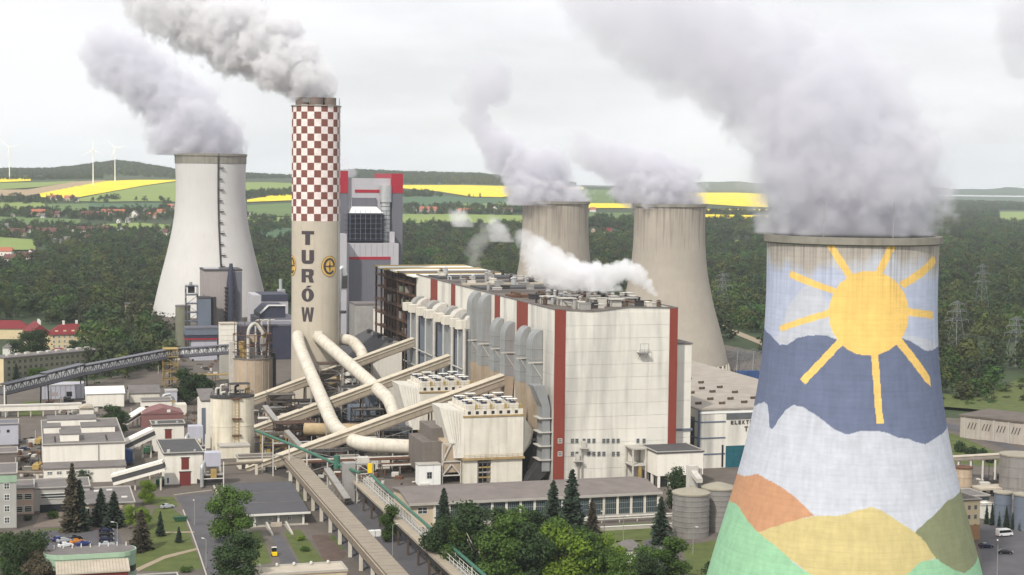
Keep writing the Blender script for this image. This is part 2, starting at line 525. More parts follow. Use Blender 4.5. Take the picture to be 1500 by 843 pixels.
# ------------------------------------------------------------------ terrain: flat plant site, slopes rising to farmland and wooded ridges
_px = [-700, -150, 0, 70, 110, 140, 170, 200, 230, 260, 300, 430, 520, 600, 700, 760, 860, 1000, 1120, 1375, 1650, 2300]
_A = [100, 106, 104, 103, 102, 102, 101, 100, 99.5, 99, 98, 91, 84, 78, 72, 70, 66, 56, 46, 14, 2, 0]
_B = [16, 14, 22, 26, 40, 56, 68, 62, 48, 34, 27, 20, 50, 48, 52, 36, 20, 14, 12, 8, 6, 5]
def sst(x):
    x = np.clip(x, 0, 1)
    return x * x * (3 - 2 * x)
def Tz(X, Y):
    X, Y = np.asarray(X, float), np.asarray(Y, float)
    t = 750 + F * X / np.maximum(Y, 50)
    a = sst((Y - 1700) / 3500.0)
    b = sst((Y - 5200) / 2000.0) - 0.75 * sst((Y - 7300) / 2500.0)
    z = np.interp(t, _px, _A) * a + np.interp(t, _px, _B) * b
    far = 78 * np.exp(-((Y - 14200) / 900.0) ** 2) * (0.86 + 0.09 * np.sin(t / 23.0) + 0.06 * np.sin(t / 9.0 + 1) + 0.10 * np.exp(-((t - 1480) / 28.0) ** 2) + 0.08 * np.exp(-((t - 1370) / 30.0) ** 2))
    roll = (np.sin(X / 310.0) * np.sin(Y / 420.0) * 2.5) * sst((Y - 1900) / 800.0)
    return z + far * sst((t - 850) / 250.0) + roll
def hit(x, y):
    d = ray(x, y)
    Y = np.geomspace(150, 15500, 6000)
    tt = Y / d.y
    zz = HC + d.z * tt
    g = zz - Tz(d.x * tt, Y)
    i = int(np.argmax(g < 0)) if (g < 0).any() else len(Y) - 1
    return Vector((d.x * tt[i], Y[i], float(Tz(d.x * tt[i], Y[i]))))
def proj_np(X, Y, Z):
    dx, dy, dz = X, Y, Z - HC
    zc = dy * _f.y + dz * _f.z
    return CX + F * (dx * _r.x + dy * _r.y + dz * _r.z) / zc, CY - F * (dx * _u.x + dy * _u.y + dz * _u.z) / zc

rows = np.concatenate([np.linspace(-400, 200, 8)[:-1], np.geomspace(500, 16500, 290) - 300])
cols = np.linspace(-0.62, 0.62, 190)
vs = []
for Yv in rows:
    wdt = max(Yv, 0) + 420
    vs.append(np.stack([cols * wdt, np.full_like(cols, Yv), Tz(cols * wdt, Yv)], 1))
vs = np.concatenate(vs)
nc = len(cols)
fs = [(i * nc + j, i * nc + j + 1, (i + 1) * nc + j + 1, (i + 1) * nc + j) for i in range(len(rows) - 1) for j in range(nc - 1)]
me = bpy.data.meshes.new('ground')
me.from_pydata(vs.tolist(), [], fs)
me.shade_smooth()
me.materials.append(MATS['terrain'])
tag(link('ground', me), 'dark green ground of the valley rising to far wooded ridges', 'ground', kind='structure')

def sheet(name, pts, m, z, label, cat='ground'):     # a flat sheet on the plant site, outline given in plant metres or world points
    w = [p if isinstance(p, Vector) else W(*p) for p in pts]
    c = sum((Vector((p.x, p.y, 0)) for p in w), Vector()) / len(w)
    o = MB().add([(p.x - c.x, p.y - c.y, z) for p in w], [tuple(range(len(w)))])
    bm = bmesh.new()
    mm = o.mesh(name, m)
    bm.from_mesh(mm)
    bmesh.ops.triangulate(bm, faces=bm.faces)
    bmesh.ops.recalc_face_normals(bm, faces=bm.faces)
    if bm.faces and sum(f.normal.z for f in bm.faces) < 0:
        bmesh.ops.reverse_faces(bm, faces=bm.faces)
    bm.to_mesh(mm)
    bm.free()
    return tag(link(name, mm, None, (c.x, c.y, 0)), label, cat, kind='structure')

def field(top, bot, m, label, n=24, k=6):            # a field draped over the slope, between two edges
    def edge(e, t):
        xs = [p[0] for p in e]
        ys = [p[1] for p in e]
        x = xs[0] + (xs[-1] - xs[0]) * t
        return x, float(np.interp(x, xs, ys))
    vs, fs = [], []
    for i in range(n + 1):
        a, b = edge(top, i / n), edge(bot, i / n)
        pa, pb = hit(*a), hit(*b)
        for j in range(k + 1):
            s = j / k
            X, Y = pa.x + (pb.x - pa.x) * s, pa.y + (pb.y - pa.y) * s
            vs.append((X, Y, float(Tz(X, Y)) + 1.6))
    for i in range(n):
        for j in range(k):
            q = i * (k + 1) + j
            fs.append((q, q + 1, q + k + 2, q + k + 1))
    o = MB().add(vs, fs).build('field', m)
    return tag(o, label, 'field', kind='structure')

field([(57, 285), (100, 276), (157, 266), (200, 264.5), (259, 264.5)], [(60, 290), (105, 292), (150, 284), (210, 273), (259, 266)], 'rape', 'wide yellow rapeseed field sweeping down the hillside beside the tall new cooling tower')
field([(-120, 261), (0, 261), (45, 261)], [(-120, 267), (0, 268), (45, 266)], 'rape', 'thin yellow rapeseed strip behind the westernmost wind turbine')
field([(-60, 279), (40, 279), (110, 267), (155, 265)], [(-60, 288), (40, 288), (110, 275), (155, 266)], 'crop_brown', 'brown ploughed field beside the rapeseed on the hillside')
field([(-120, 269), (0, 269), (60, 268), (110, 266)], [(-120, 279), (0, 279), (60, 275), (110, 267)], 'crop_light', 'pale green field under the westernmost rapeseed strip')
field([(115, 292), (150, 285), (210, 274), (262, 267)], [(115, 296), (150, 297), (210, 296), (262, 297)], 'crop_light', 'pale green slope below the wide rapeseed field')
field([(120, 299), (190, 299), (262, 299)], [(120, 304), (190, 306), (262, 306)], 'crop_dark', 'dark green crop strip above the village')
field([(-60, 298), (20, 298), (66, 297)], [(-60, 308), (20, 309), (66, 304)], 'crop_light', 'pale meadow left of the village trees')
field([(70, 300), (100, 300), (130, 300)], [(70, 312), (100, 312), (130, 311)], 'crop_mid', 'green meadow inside the village')
field([(-80, 318), (20, 319), (118, 323)], [(-80, 331), (20, 331), (118, 329)], 'crop_mid', 'green meadow between the two village rows')
field([(150, 330), (200, 328), (250, 331)], [(150, 335), (200, 337), (250, 337)], 'crop_light', 'narrow meadow below the village houses')
field([(-60, 348), (0, 349), (52, 353)], [(-60, 366), (0, 368), (52, 368)], 'crop_light', 'bright meadow above the dark-roofed houses at the picture edge')
field([(226, 347), (250, 347)], [(226, 356), (250, 356)], 'crop_light', 'small bright meadow beside the new cooling tower')
field([(355, 268), (395, 268), (440, 270)], [(355, 283), (395, 282), (440, 278)], 'crop_light', 'pale green slope between the new cooling tower and the chimney')
field([(362, 294), (395, 288), (440, 284)], [(362, 297), (395, 296), (440, 294)], 'rape', 'rapeseed strip between the new cooling tower and the chimney')
field([(362, 302), (395, 300), (440, 298)], [(362, 318), (395, 318), (440, 318)], 'crop_mid', 'green field below the rapeseed strip left of the chimney')
field([(362, 319.5), (395, 319.5), (440, 319.5)], [(362, 327), (395, 327), (440, 327)], 'crop_light', 'pale strip of crop left of the chimney')
field([(380, 336), (440, 336)], [(380, 352), (440, 352)], 'crop_dark', 'dark green crop left of the chimney')
field([(580, 272), (680, 272), (760, 274), (775, 277)], [(580, 276), (640, 281), (690, 289), (735, 290), (775, 284)], 'rape', 'large yellow rapeseed field under the wooded ridge')
field([(580, 290), (650, 288), (690, 291), (770, 291)], [(580, 304), (650, 305), (690, 305), (770, 304)], 'crop_dark', 'dark green crop under the large rapeseed field')
field([(670, 300), (770, 298)], [(670, 308), (770, 306)], 'crop_light', 'light green strip above the central houses')
field([(580, 315), (660, 315), (770, 317)], [(580, 328), (660, 329), (770, 332)], 'crop_light', 'light meadow below the central houses')
field([(775, 279), (830, 278), (900, 279)], [(775, 298), (830, 300), (900, 300)], 'crop_mid', 'green hillside between the two old cooling towers')
field([(812, 275), (855, 275)], [(812, 278), (855, 278)], 'rape', 'sliver of rapeseed high between the old cooling towers')
field([(862, 299), (925, 299)], [(862, 306), (925, 306)], 'rape', 'short rapeseed strip between the two old cooling towers')
field([(862, 313), (925, 313)], [(862, 324), (925, 323)], 'crop_mid', 'green field over the forest between the old cooling towers')
field([(930, 283), (1010, 283), (1080, 283), (1125, 285)], [(930, 296), (1010, 298), (1080, 303), (1125, 305)], 'rape', 'yellow rapeseed field right of the old cooling towers')
field([(1025, 307.5), (1125, 307.5)], [(1025, 311), (1125, 311)], 'rape_pale', 'pale field under the rapeseed near the painted tower')
field([(1025, 315), (1125, 317)], [(1025, 321), (1125, 323)], 'rape', 'lower rapeseed strip near the painted tower')
field([(1070, 354), (1118, 353)], [(1070, 359), (1118, 358)], 'crop_light', 'small clearing in the forest left of the painted tower')
field([(1465, 311), (1500, 311), (1600, 311)], [(1465, 326), (1500, 328), (1600, 328)], 'crop_light', 'meadow in the far forest at the right')
field([(1370, 286), (1500, 287.5), (1600, 288)], [(1370, 287.6), (1500, 289.2), (1600, 289.5)], 'far_strip', 'pale far strip under the horizon')  # thin pale grey band laid over the far ground
field([(1370, 578), (1420, 590), (1500, 556), (1640, 540)], [(1370, 600), (1420, 604), (1500, 612), (1640, 620)], 'grass', 'sunlit grass slope behind the grey hall')

# ------------------------------------------------------------------ plants
def leaf_np(blobs, n, size, seed, shell=0.55, rough=0.55):
    rg = np.random.default_rng(seed)
    b = np.array(blobs, float)
    wgt = (b[:, 3] * b[:, 4] * b[:, 5]) ** 0.7
    k = rg.choice(len(b), n, p=wgt / wgt.sum())
    d = rg.normal(size=(n, 3))
    d /= np.linalg.norm(d, axis=1, keepdims=True)
    rad = shell + (1 - shell) * rg.random((n, 1)) ** 0.6
    p = b[k, :3] + d * b[k, 3:] * rad + rg.normal(size=(n, 3)) * size * 0.3
    far = rg.random(n) < 0.10
    p[far] += d[far] * b[k[far], 3:4] * (0.5 * rg.random((far.sum(), 1)))
    nr = d + rg.normal(size=(n, 3)) * rough
    nr[:, 2] += 0.25
    nr /= np.linalg.norm(nr, axis=1, keepdims=True)
    a = np.cross(nr, rg.normal(size=(n, 3)))
    a /= np.linalg.norm(a, axis=1, keepdims=True)
    c = np.cross(nr, a)
    s = size * (0.55 + 0.8 * rg.random((n, 1)))
    e = s * (0.5 + 0.5 * rg.random((n, 1)))
    q = np.stack([p - a * s, p + c * e * 0.9 - a * s * 0.1, p + a * s, p - c * e], 1).reshape(-1, 3)
    return q
def quads_mesh(name, q, m):
    n = len(q) // 4
    me = bpy.data.meshes.new(name)
    me.vertices.add(len(q))
    me.vertices.foreach_set('co', q.astype(np.float32).ravel())
    me.loops.add(4 * n)
    me.loops.foreach_set('vertex_index', np.arange(4 * n, dtype=np.int32))
    me.polygons.add(n)
    me.polygons.foreach_set('loop_start', np.arange(0, 4 * n, 4, dtype=np.int32))
    me.update(calc_edges=True)
    me.materials.append(MATS[m])
    return me
def blob_set(seed, kind):
    rg = random.Random(seed)
    out = []
    if kind == 'round':                      # unit height 1, crown from 0.18 to 1
        for i in range(22):
            a, z = rg.uniform(0, 6.28), rg.uniform(0.16, 0.88)
            w = math.sqrt(max(0.05, 1 - ((z - 0.46) / 0.5) ** 2)) * 0.31
            r = rg.uniform(0.5, 1.0) * w
            s = rg.uniform(0.09, 0.19)
            out.append((math.cos(a) * r, math.sin(a) * r, z, s, s, s * rg.uniform(0.7, 1.0)))
        out.append((0, 0, 0.58, 0.2, 0.2, 0.3))
    elif kind == 'tall':
        for i in range(16):
            a, z = rg.uniform(0, 6.28), rg.uniform(0.14, 0.92)
            w = math.sqrt(max(0.04, 1 - ((z - 0.5) / 0.5) ** 2)) * 0.17
            r = rg.uniform(0.4, 1.0) * w
            s = rg.uniform(0.075, 0.12)
            out.append((math.cos(a) * r, math.sin(a) * r, z, s, s, s * 1.2))
        out.append((0, 0, 0.55, 0.1, 0.1, 0.36))
    elif kind == 'wide':
        for i in range(26):
            a, z = rg.uniform(0, 6.28), rg.uniform(0.15, 0.85)
            w = math.sqrt(max(0.05, 1 - ((z - 0.45) / 0.5) ** 2)) * 0.45
            r = rg.uniform(0.4, 1.0) * w
            s = rg.uniform(0.12, 0.2)
            out.append((math.cos(a) * r, math.sin(a) * r, z, s, s, s * 0.8))
    elif kind == 'shrub':
        for i in range(9):
            a = rg.uniform(0, 6.28)
            r = rg.uniform(0.1, 0.55)
            s = rg.uniform(0.25, 0.4)
            out.append((math.cos(a) * r, math.sin(a) * r, rg.uniform(0.25, 0.65), s, s, s * 0.9))
    return out
def trunk_mesh(kind, seed, m):
    rg = random.Random(seed)
    b = MB()
    top = 0.8 if kind != 'spruce' else 0.97
    b.tube([(0, 0, -0.02), (rg.uniform(-.01, .01), rg.uniform(-.01, .01), 0.3), (rg.uniform(-.02, .02), rg.uniform(-.02, .02), top)], [0.022, 0.016, 0.003], 7)
    if kind != 'spruce':
        for i in range(6):
            a, z = rg.uniform(0, 6.28), rg.uniform(0.22, 0.5)
            r = {'round': 0.24, 'tall': 0.12, 'wide': 0.34, 'shrub': 0.3}[kind]
            b.tube([(0, 0, z), (math.cos(a) * r * .5, math.sin(a) * r * .5, z + .12), (math.cos(a) * r, math.sin(a) * r, z + .27)], [0.010, 0.007, 0.002], 5)
    return b.mesh('trunk', m, True)
def spruce_np(seed, levels=26, br=12, rmax=0.2):
    rg = np.random.default_rng(seed)
    qs = []
    for i in range(levels):
        z = 0.06 + 0.92 * (i / (levels - 1)) ** 0.92
        rad = rmax * (1 - z) ** 0.85 * rg.uniform(0.75, 1.12) + 0.008
        nb = max(4, int(br * (0.5 + rad / rmax * 0.6)))
        a0 = rg.uniform(0, 6.28)
        for k in range(nb):
            a = a0 + 6.283 * k / nb + rg.normal() * 0.2
            L = rad * rg.uniform(0.65, 1.12)
            d = np.array([math.cos(a), math.sin(a), 0])
            s = np.array([-d[1], d[0], 0])
            for j in range(4):
                t = (j + 0.6) / 4
                p = d * L * t + np.array([0, 0, z - 0.05 * t * t * (L / rmax) * 1.6 + 0.008 * rg.normal()])
                w = 0.030 * (1.15 - 0.5 * t) * (0.5 + L / rmax)
                l = 0.032 * (0.6 + L / rmax)
                dz = np.array([0, 0, -0.012 - 0.02 * rg.random()])
                tw = np.array([0, 0, 0.02 * rg.normal()])
                qs += [p - d * l, p + s * w + dz + tw, p + d * l + dz * 0.6, p - s * w + dz - tw]
    return np.array(qs)
PLANT = {}
def plant_mesh(kind, leaf, var):
    key = (kind, leaf, var)
    if key not in PLANT:
        sd = hash((kind, var)) % 1000 if False else sum(map(ord, kind)) + var * 17
        if kind == 'spruce':
            PLANT[key] = (quads_mesh('crown', spruce_np(sd), leaf), trunk_mesh(kind, sd, 'trunk'))
        else:
            n, sz = {'round': (7500, 0.019), 'tall': (7000, 0.016), 'wide': (9000, 0.0195), 'shrub': (1100, 0.07)}[kind]
            PLANT[key] = (quads_mesh('crown', leaf_np(blob_set(sd, kind), n, sz, sd, 0.35), leaf), trunk_mesh(kind, sd, 'trunk_birch' if kind == 'tall' else 'trunk'))
    return PLANT[key]
_rt = random.Random(5)
def tree(name, label, kind, leaf, px, py, hpx, wide=1.0, var=0, group=None, base=None):
    b = base or G(px, py)
    h = hpx / (F / b.y)
    t = thing(name, label, 'shrub' if kind == 'shrub' else 'tree', b, _rt.uniform(0, 6.28), group)
    t.scale = (h * wide, h * wide, h)
    c, k = plant_mesh(kind, leaf, var)
    link('trunk', k, t)
    link('crown', c, t)
    return t

# ------------------------------------------------------------------ the woods: one mass of tree copies
def inpoly(px, py, poly):
    ins = np.zeros(len(px), bool)
    j = len(poly) - 1
    for i in range(len(poly)):
        xi, yi = poly[i]
        xj, yj = poly[j]
        c = ((yi > py) != (yj > py)) & (px < (xj - xi) * (py - yi) / (yj - yi + 1e-9) + xi)
        ins ^= c
        j = i
    return ins
proto = bpy.data.collections.new('wood_tree_kinds')
for i in range(6):
    kd = ('round', 'tall', 'wide', 'round', 'wide', 'spruce')[i]
    q = spruce_np(40 + i, 14, 9, 0.2) if kd == 'spruce' else leaf_np(blob_set(60 + i, kd), 420, 0.052 if kd != 'tall' else 0.036, 80 + i, 0.6, 0.3)
    o = bpy.data.objects.new('wood_tree', quads_mesh('wood_tree', q, 'forest_leaf'))
    proto.objects.link(o)
def gn_scatter():
    ng = bpy.data.node_groups.new('plant_wood', 'GeometryNodeTree')
    ng.interface.new_socket('Geometry', in_out='INPUT', socket_type='NodeSocketGeometry')
    ng.interface.new_socket('Geometry', in_out='OUTPUT', socket_type='NodeSocketGeometry')
    n, l = ng.nodes, ng.links
    gi, go = n.new('NodeGroupInput'), n.new('NodeGroupOutput')
    ci = n.new('GeometryNodeCollectionInfo')
    ci.inputs['Collection'].default_value = proto
    ci.inputs['Separate Children'].default_value = True
    ci.inputs['Reset Children'].default_value = True
    ip = n.new('GeometryNodeInstanceOnPoints')
    ip.inputs['Pick Instance'].default_value = True
    def na(name, t):
        a = n.new('GeometryNodeInputNamedAttribute')
        a.data_type = t
        a.inputs['Name'].default_value = name
        return [s for s in a.outputs if s.enabled and s.name == 'Attribute'][0]
    l.new(gi.outputs[0], ip.inputs['Points'])
    l.new(ci.outputs[0], ip.inputs['Instance'])
    l.new(na('pick', 'INT'), ip.inputs['Instance Index'])
    l.new(na('turn', 'FLOAT_VECTOR'), ip.inputs['Rotation'])
    l.new(na('size', 'FLOAT_VECTOR'), ip.inputs['Scale'])
    l.new(ip.outputs[0], go.inputs[0])
    return ng
NG_WOOD = gn_scatter()
def wood(name, label, pts, hts, seed, wide=1.0, conifer=0.06):
    rg = np.random.default_rng(seed)
    n = len(pts)
    me = bpy.data.meshes.new(name)
    me.vertices.add(n)
    me.vertices.foreach_set('co', pts.astype(np.float32).ravel())
    pick = rg.integers(0, 5, n)
    pick[rg.random(n) < conifer] = 5
    me.attributes.new('pick', 'INT', 'POINT').data.foreach_set('value', pick.astype(np.int32))
    tv = np.zeros((n, 3), np.float32)
    tv[:, 2] = rg.random(n) * 6.28
    me.attributes.new('turn', 'FLOAT_VECTOR', 'POINT').data.foreach_set('vector', tv.ravel())
    sv = np.stack([hts * wide * (0.85 + 0.4 * rg.random(n)), hts * wide * (0.85 + 0.4 * rg.random(n)), hts], 1).astype(np.float32)
    me.attributes.new('size', 'FLOAT_VECTOR', 'POINT').data.foreach_set('vector', sv.ravel())
    o = link(name, me)
    md = o.modifiers.new('planting', 'NODES')
    md.node_group = NG_WOOD
    return tag(o, label, 'forest', kind='stuff')
def scatter(poly, n_per_km2, hmin, hmax, seed, ymin, ymax, clear=()):
    rg = np.random.default_rng(seed)
    xs = [p[0] for p in poly]
    t0, t1 = (min(xs) - 750) / F, (max(xs) - 750) / F
    area = 0.5 * (t1 - t0) * (ymax ** 2 - ymin ** 2) / 1e6
    n = int(area * n_per_km2)
    Y = np.sqrt(rg.random(n) * (ymax ** 2 - ymin ** 2) + ymin ** 2)
    X = (t0 + (t1 - t0) * rg.random(n)) * Y
    Z = Tz(X, Y)
    px, py = proj_np(X, Y, Z)
    k = inpoly(px, py, poly)
    for c in clear:
        k &= ~inpoly(px, py, c)
    p = np.stack([X[k], Y[k], Z[k]], 1)
    h = hmin + (hmax - hmin) * rg.random(len(p)) ** 1.3
    return p, h
CL = [[(226, 344), (252, 344), (252, 357), (226, 357)], [(1068, 352), (1120, 351), (1120, 360), (1068, 361)], [(-70, 346), (54, 348), (54, 392), (-70, 392)], [(376, 334), (440, 334), (440, 354), (376, 354)],
      [(1460, 308), (1620, 308), (1620, 330), (1460, 330)], [(840, 336), (910, 336), (910, 350), (840, 350)], [(1045, 470), (1120, 497), (1120, 513), (1045, 486)]]
p1 = [(-160, 400), (0, 398), (60, 380), (130, 358), (250, 342), (330, 345), (372, 330), (440, 345), (600, 336), (770, 336), (870, 326), (1000, 326), (1130, 326), (1130, 508), (1060, 498), (1030, 515), (1000, 500), (860, 500),
      (760, 470), (590, 470), (430, 455), (250, 452), (255, 470), (240, 500), (246, 540), (190, 556), (140, 566), (108, 568), (112, 545), (138, 490), (130, 480), (110, 478), (60, 478), (52, 470), (-40, 472), (-160, 482)]
a, h = scatter(p1, 4200, 9, 22, 1, 790, 4700, CL)
wood('forest', 'dark mixed forest filling the valley behind the plant', a, h, 1)
p2 = [(1130, 326), (1250, 312), (1340, 296), (1640, 296), (1640, 545), (1500, 556), (1440, 592), (1340, 588), (1250, 560), (1130, 520)]
a, h = scatter(p2, 3400, 9, 23, 2, 780, 8000, CL)
wood('forest', 'dark forest with power pylons right of the painted tower', a, h, 2)
a, h = scatter([(1372, 576), (1420, 588), (1500, 556), (1640, 540), (1640, 600), (1500, 592), (1420, 600), (1372, 598)], 9000, 2, 5, 17, 600, 1200)
wood('scrub', 'low yellow-green scrub on the slope behind the grey hall', a, h, 17, 1.6)
p3 = [(-160, 238), (0, 246), (170, 232), (260, 240), (330, 246), (440, 252), (440, 262), (300, 263), (200, 263), (100, 262), (-160, 258)]
a, h = scatter(p3, 1500, 9, 17, 3, 5600, 8200)
wood('ridge_forest', 'hazy forest covering the far hill behind the wind turbines', a, h, 3, 1.2)
p4 = [(500, 244), (600, 246), (700, 247), (770, 255), (900, 266), (900, 272), (770, 273), (700, 271), (580, 270.5), (500, 270)]
a, h = scatter(p4, 1900, 12, 20, 4, 5300, 7600)
wood('ridge_forest', 'green wooded ridge above the large rapeseed field', a, h, 4, 1.2)
p5 = [(580, 283), (625, 283), (650, 289), (580, 290)]
a, h = scatter(p5, 3500, 10, 15, 5, 3500, 6000)
p6 = [(1030, 310), (1130, 311), (1130, 317), (1030, 315)]
a2, h2 = scatter(p6, 3500, 8, 12, 6, 3000, 6000)
wood('copse', 'small dark copse at the foot of the large rapeseed field', a, h, 5)
wood('copse', 'low belt of trees between rapeseed strips near the painted tower', a2, h2, 6)
vp = [[(-60, 292), (60, 290), (120, 297), (60, 300), (-60, 298)], [(-60, 309), (40, 309), (120, 312), (250, 307), (262, 322), (180, 328), (110, 322), (-60, 318)], [(-60, 331), (90, 330), (150, 336), (230, 338), (240, 348), (140, 345), (60, 352), (-60, 348)],
      [(50, 345), (150, 345), (150, 362), (80, 372), (50, 362)], [(355, 283), (440, 280), (440, 287), (355, 292)], [(358, 318), (440, 327), (440, 336), (358, 346)], [(590, 304), (770, 305), (770, 316), (590, 315)],
      [(1380, 288), (1640, 289), (1640, 298), (1380, 297)], [(-60, 262), (60, 262), (150, 258), (150, 262), (60, 264), (-60, 265)]]
for i, p in enumerate(vp):
    a, h = scatter(p, 3600, 8, 16, 30 + i, 1900, 6800)
    wood('tree_belt', ['loose trees along the top of the village under the ploughed field', 'trees around the middle row of village houses', 'trees around the long pale apartment blocks', 'trees between the yellow house and the forest',
                       'hedge of trees above the rapeseed strip left of the chimney', 'belt of trees above the forest left of the chimney', 'trees around the central farm houses', 'tree belt along the far pale strip', 'line of trees under the far hill'][i], a, h, 50 + i)
for i, (x, y, n) in enumerate([(163, 293, 9), (218, 295, 5), (249, 300, 4), (143, 297, 4), (686, 290, 3), (655, 303, 4)]):
    b = hit(x, y)
    for k in range(1):
        rg = np.random.default_rng(200 + i)
        pts = np.stack([b.x + rg.normal(size=n) * 14, b.y + rg.normal(size=n) * 16, np.zeros(n)], 1)
        pts[:, 2] = Tz(pts[:, 0], pts[:, 1])
        wood('copse', ['dark copse on the pale green slope above the orange barn', 'round pair of trees on the pale green slope', 'trees beside the new tower rim line on the slope', 'small trees below the wide rapeseed field',
                       'trees standing in the corner of the large rapeseed field', 'dark trees over the central farm houses'][i], pts, 10 + 5 * rg.random(n), 210 + i)

# ------------------------------------------------------------------ cooling towers
TP = [-4.74926e-07, 0.00011447, -0.00704821, -0.117217, 35.3037]
def trad(z, k=1.0):
    return float(np.polyval(TP, z / k)) * k
def tower_old_mat():
    m = mat('tower_old', lin(168, 160, 148, 0.92), 0.9, var=0.12, scale=0.06, streak=0.25, stcol=lin(150, 138, 122), bump=0.12)
    n, l = m.node_tree.nodes, m.node_tree.links
    p = n['Principled BSDF']
    src = p.inputs['Base Color'].links[0].from_socket
    geo = n.new('ShaderNodeNewGeometry')
    sx = n.new('ShaderNodeSeparateXYZ')
    l.new(geo.outputs['Position'], sx.inputs[0])
    r = n.new('ShaderNodeMapRange')
    for k, v in zip(('From Min', 'From Max', 'To Min', 'To Max'), (40, 97, 0.0, 0.42)):
        r.inputs[k].default_value = v
    l.new(sx.outputs['Z'], r.inputs['Value'])
    mpn = n.new('ShaderNodeMapping')
    mpn.inputs['Scale'].default_value = (0.85, 0.85, 0.03)
    l.new(geo.outputs['Position'], mpn.inputs['Vector'])
    t = n.new('ShaderNodeTexNoise')
    t.inputs['Scale'].default_value = 1.0
    t.inputs['Detail'].default_value = 6
    l.new(mpn.outputs['Vector'], t.inputs['Vector'])
    a = n.new('ShaderNodeMath')
    a.operation = 'ADD'
    l.new(t.outputs['Fac'], a.inputs[0])
    l.new(r.outputs['Result'], a.inputs[1])
    q = n.new('ShaderNodeMapRange')
    for k, v in zip(('From Min', 'From Max', 'To Min', 'To Max'), (0.8, 1.06, 0.0, 0.65)):
        q.inputs[k].default_value = v
    l.new(a.outputs[0], q.inputs['Value'])
    mm = n.new('ShaderNodeMix')
    mm.data_type = 'RGBA'
    mm.inputs['B'].default_value = lin(104, 96, 88)
    l.new(q.outputs['Result'], mm.inputs['Factor'])
    l.new(src, mm.inputs['A'])
    l.new(mm.outputs['Result'], p.inputs['Base Color'])
tower_old_mat()
def vleg(r0, r1, z1, half, w):
    b = MB()
    for s in (-1, 1):
        b.bar((r0, 0, -0.5), (r1 * math.cos(half), s * r1 * math.sin(half), z1), w, w)
    return b
def cooling_tower(base, label, kind='old', extra=None):
    t = thing('cooling_tower', label, 'cooling tower', base)
    if kind == 'new':
        H = 125.0
        zs = [0, 10, 27, 42, 53, 65, 79, 93, 106, 118, 124.2]
        rr = [43.5, 41.5, 38.0, 34.6, 31.1, 28.7, 26.3, 25.1, 24.8, 25.2, 25.5]
        c = np.polyfit(zs, rr, 5)
        prad = lambda z: float(np.polyval(c, z))
        z0 = 9.0
    else:
        H = 96.0
        prad = trad
        z0 = 6.5
    zz = np.linspace(z0, H - 1.2, 44)
    outer = [(prad(z), z) for z in zz]
    ru = outer[-1][0]
    if kind != 'mural':
        prof = outer + [(ru - 0.9, H - 1.2)] + [(r - 0.9, z) for r, z in reversed(outer)] + [outer[0]]
        MB().lathe(prof, 128).build('shell', 'tower_new' if kind == 'new' else 'tower_old', t, 'a')
    MB().lathe([(ru + 0.02, H - 1.9), (ru + 0.75, H - 1.6), (ru + 0.75, H), (ru - 0.9, H), (ru - 0.9, H - 1.19), (ru - 0.4, H - 1.19)], 128).build('rim', 'rim_stone', t, 'a')
    n = 40
    bl = shared(('vleg', kind == 'new'), lambda: vleg(prad(z0) + 1.6, prad(z0) - 0.4, z0 + 0.2, math.pi / n * 0.92, 1.0).mesh('leg', 'concrete'))
    for k in range(n):
        link('leg', bl, t, (0, 0, 0), 2 * math.pi * k / n)
    rb = prad(z0) + 3.0
    MB().lathe([(rb, -0.5), (rb, 1.8 if kind != 'new' else 9.5), (rb - 0.6, 1.8 if kind != 'new' else 9.5), (rb - 0.6, -0.5)], 96).build('basin_wall', 'concrete_dark', t, 'a')
    if kind == 'new':
        MB().lathe([(ru + 0.05, H - 7), (ru + 0.16, H - 6.9), (ru + 0.16, H - 1.7), (ru + 0.05, H - 1.6)], 128).build('rim_band', 'rim_stone', t, 'a')
        a = math.atan2(-base.y, -base.x) + R(12)
        b, pf = MB(), MB()
        zl = np.linspace(14, H, 40)
        pts = [Vector((math.cos(a) * (prad(z) + 0.5), math.sin(a) * (prad(z) + 0.5), z)) for z in zl]
        for i in range(len(pts) - 1):
            b.bar(pts[i], pts[i + 1], 1.1, 0.5)
        b.build('ladder', 'steel_dark', t)
        for k, z in enumerate(np.linspace(30, H - 10, 12)):
            r = prad(z) + 0.2
            ox = (0.8 if k % 2 else -0.2) / r
            p = MB()
            for dz in (0, 1.2):
                p.bar((math.cos(a + ox) * (r + 0.8), math.sin(a + ox) * (r + 0.8), z + dz), (math.cos(a + ox + 2.8 / r) * (r + 0.8), math.sin(a + ox + 2.8 / r) * (r + 0.8), z + dz), 1.6 if dz == 0 else 0.15, 0.35 if dz == 0 else 0.15)
            p.build('ladder_platform', 'steel_dark', t)
    return t, prad, H
BASE_SUN = Vector((80.5, 388.0, 0))
BASE_R = G(977, 548)
BASE_M = G(811, 527)
BASE_L = G(309, 478)
cooling_tower(BASE_R, 'old grey concrete cooling tower right behind the boiler house end, streaked below its rim')
cooling_tower(BASE_M, 'old grey concrete cooling tower half hidden behind the roof steam, smallest in view')
cooling_tower(BASE_L, 'tall pale new cooling tower with dark ladder, standing in the forest left of the chimney', 'new')
tsun, _, _ = cooling_tower(BASE_SUN, 'cooling tower painted with a big yellow sun over blue, orange and green hills', 'mural')

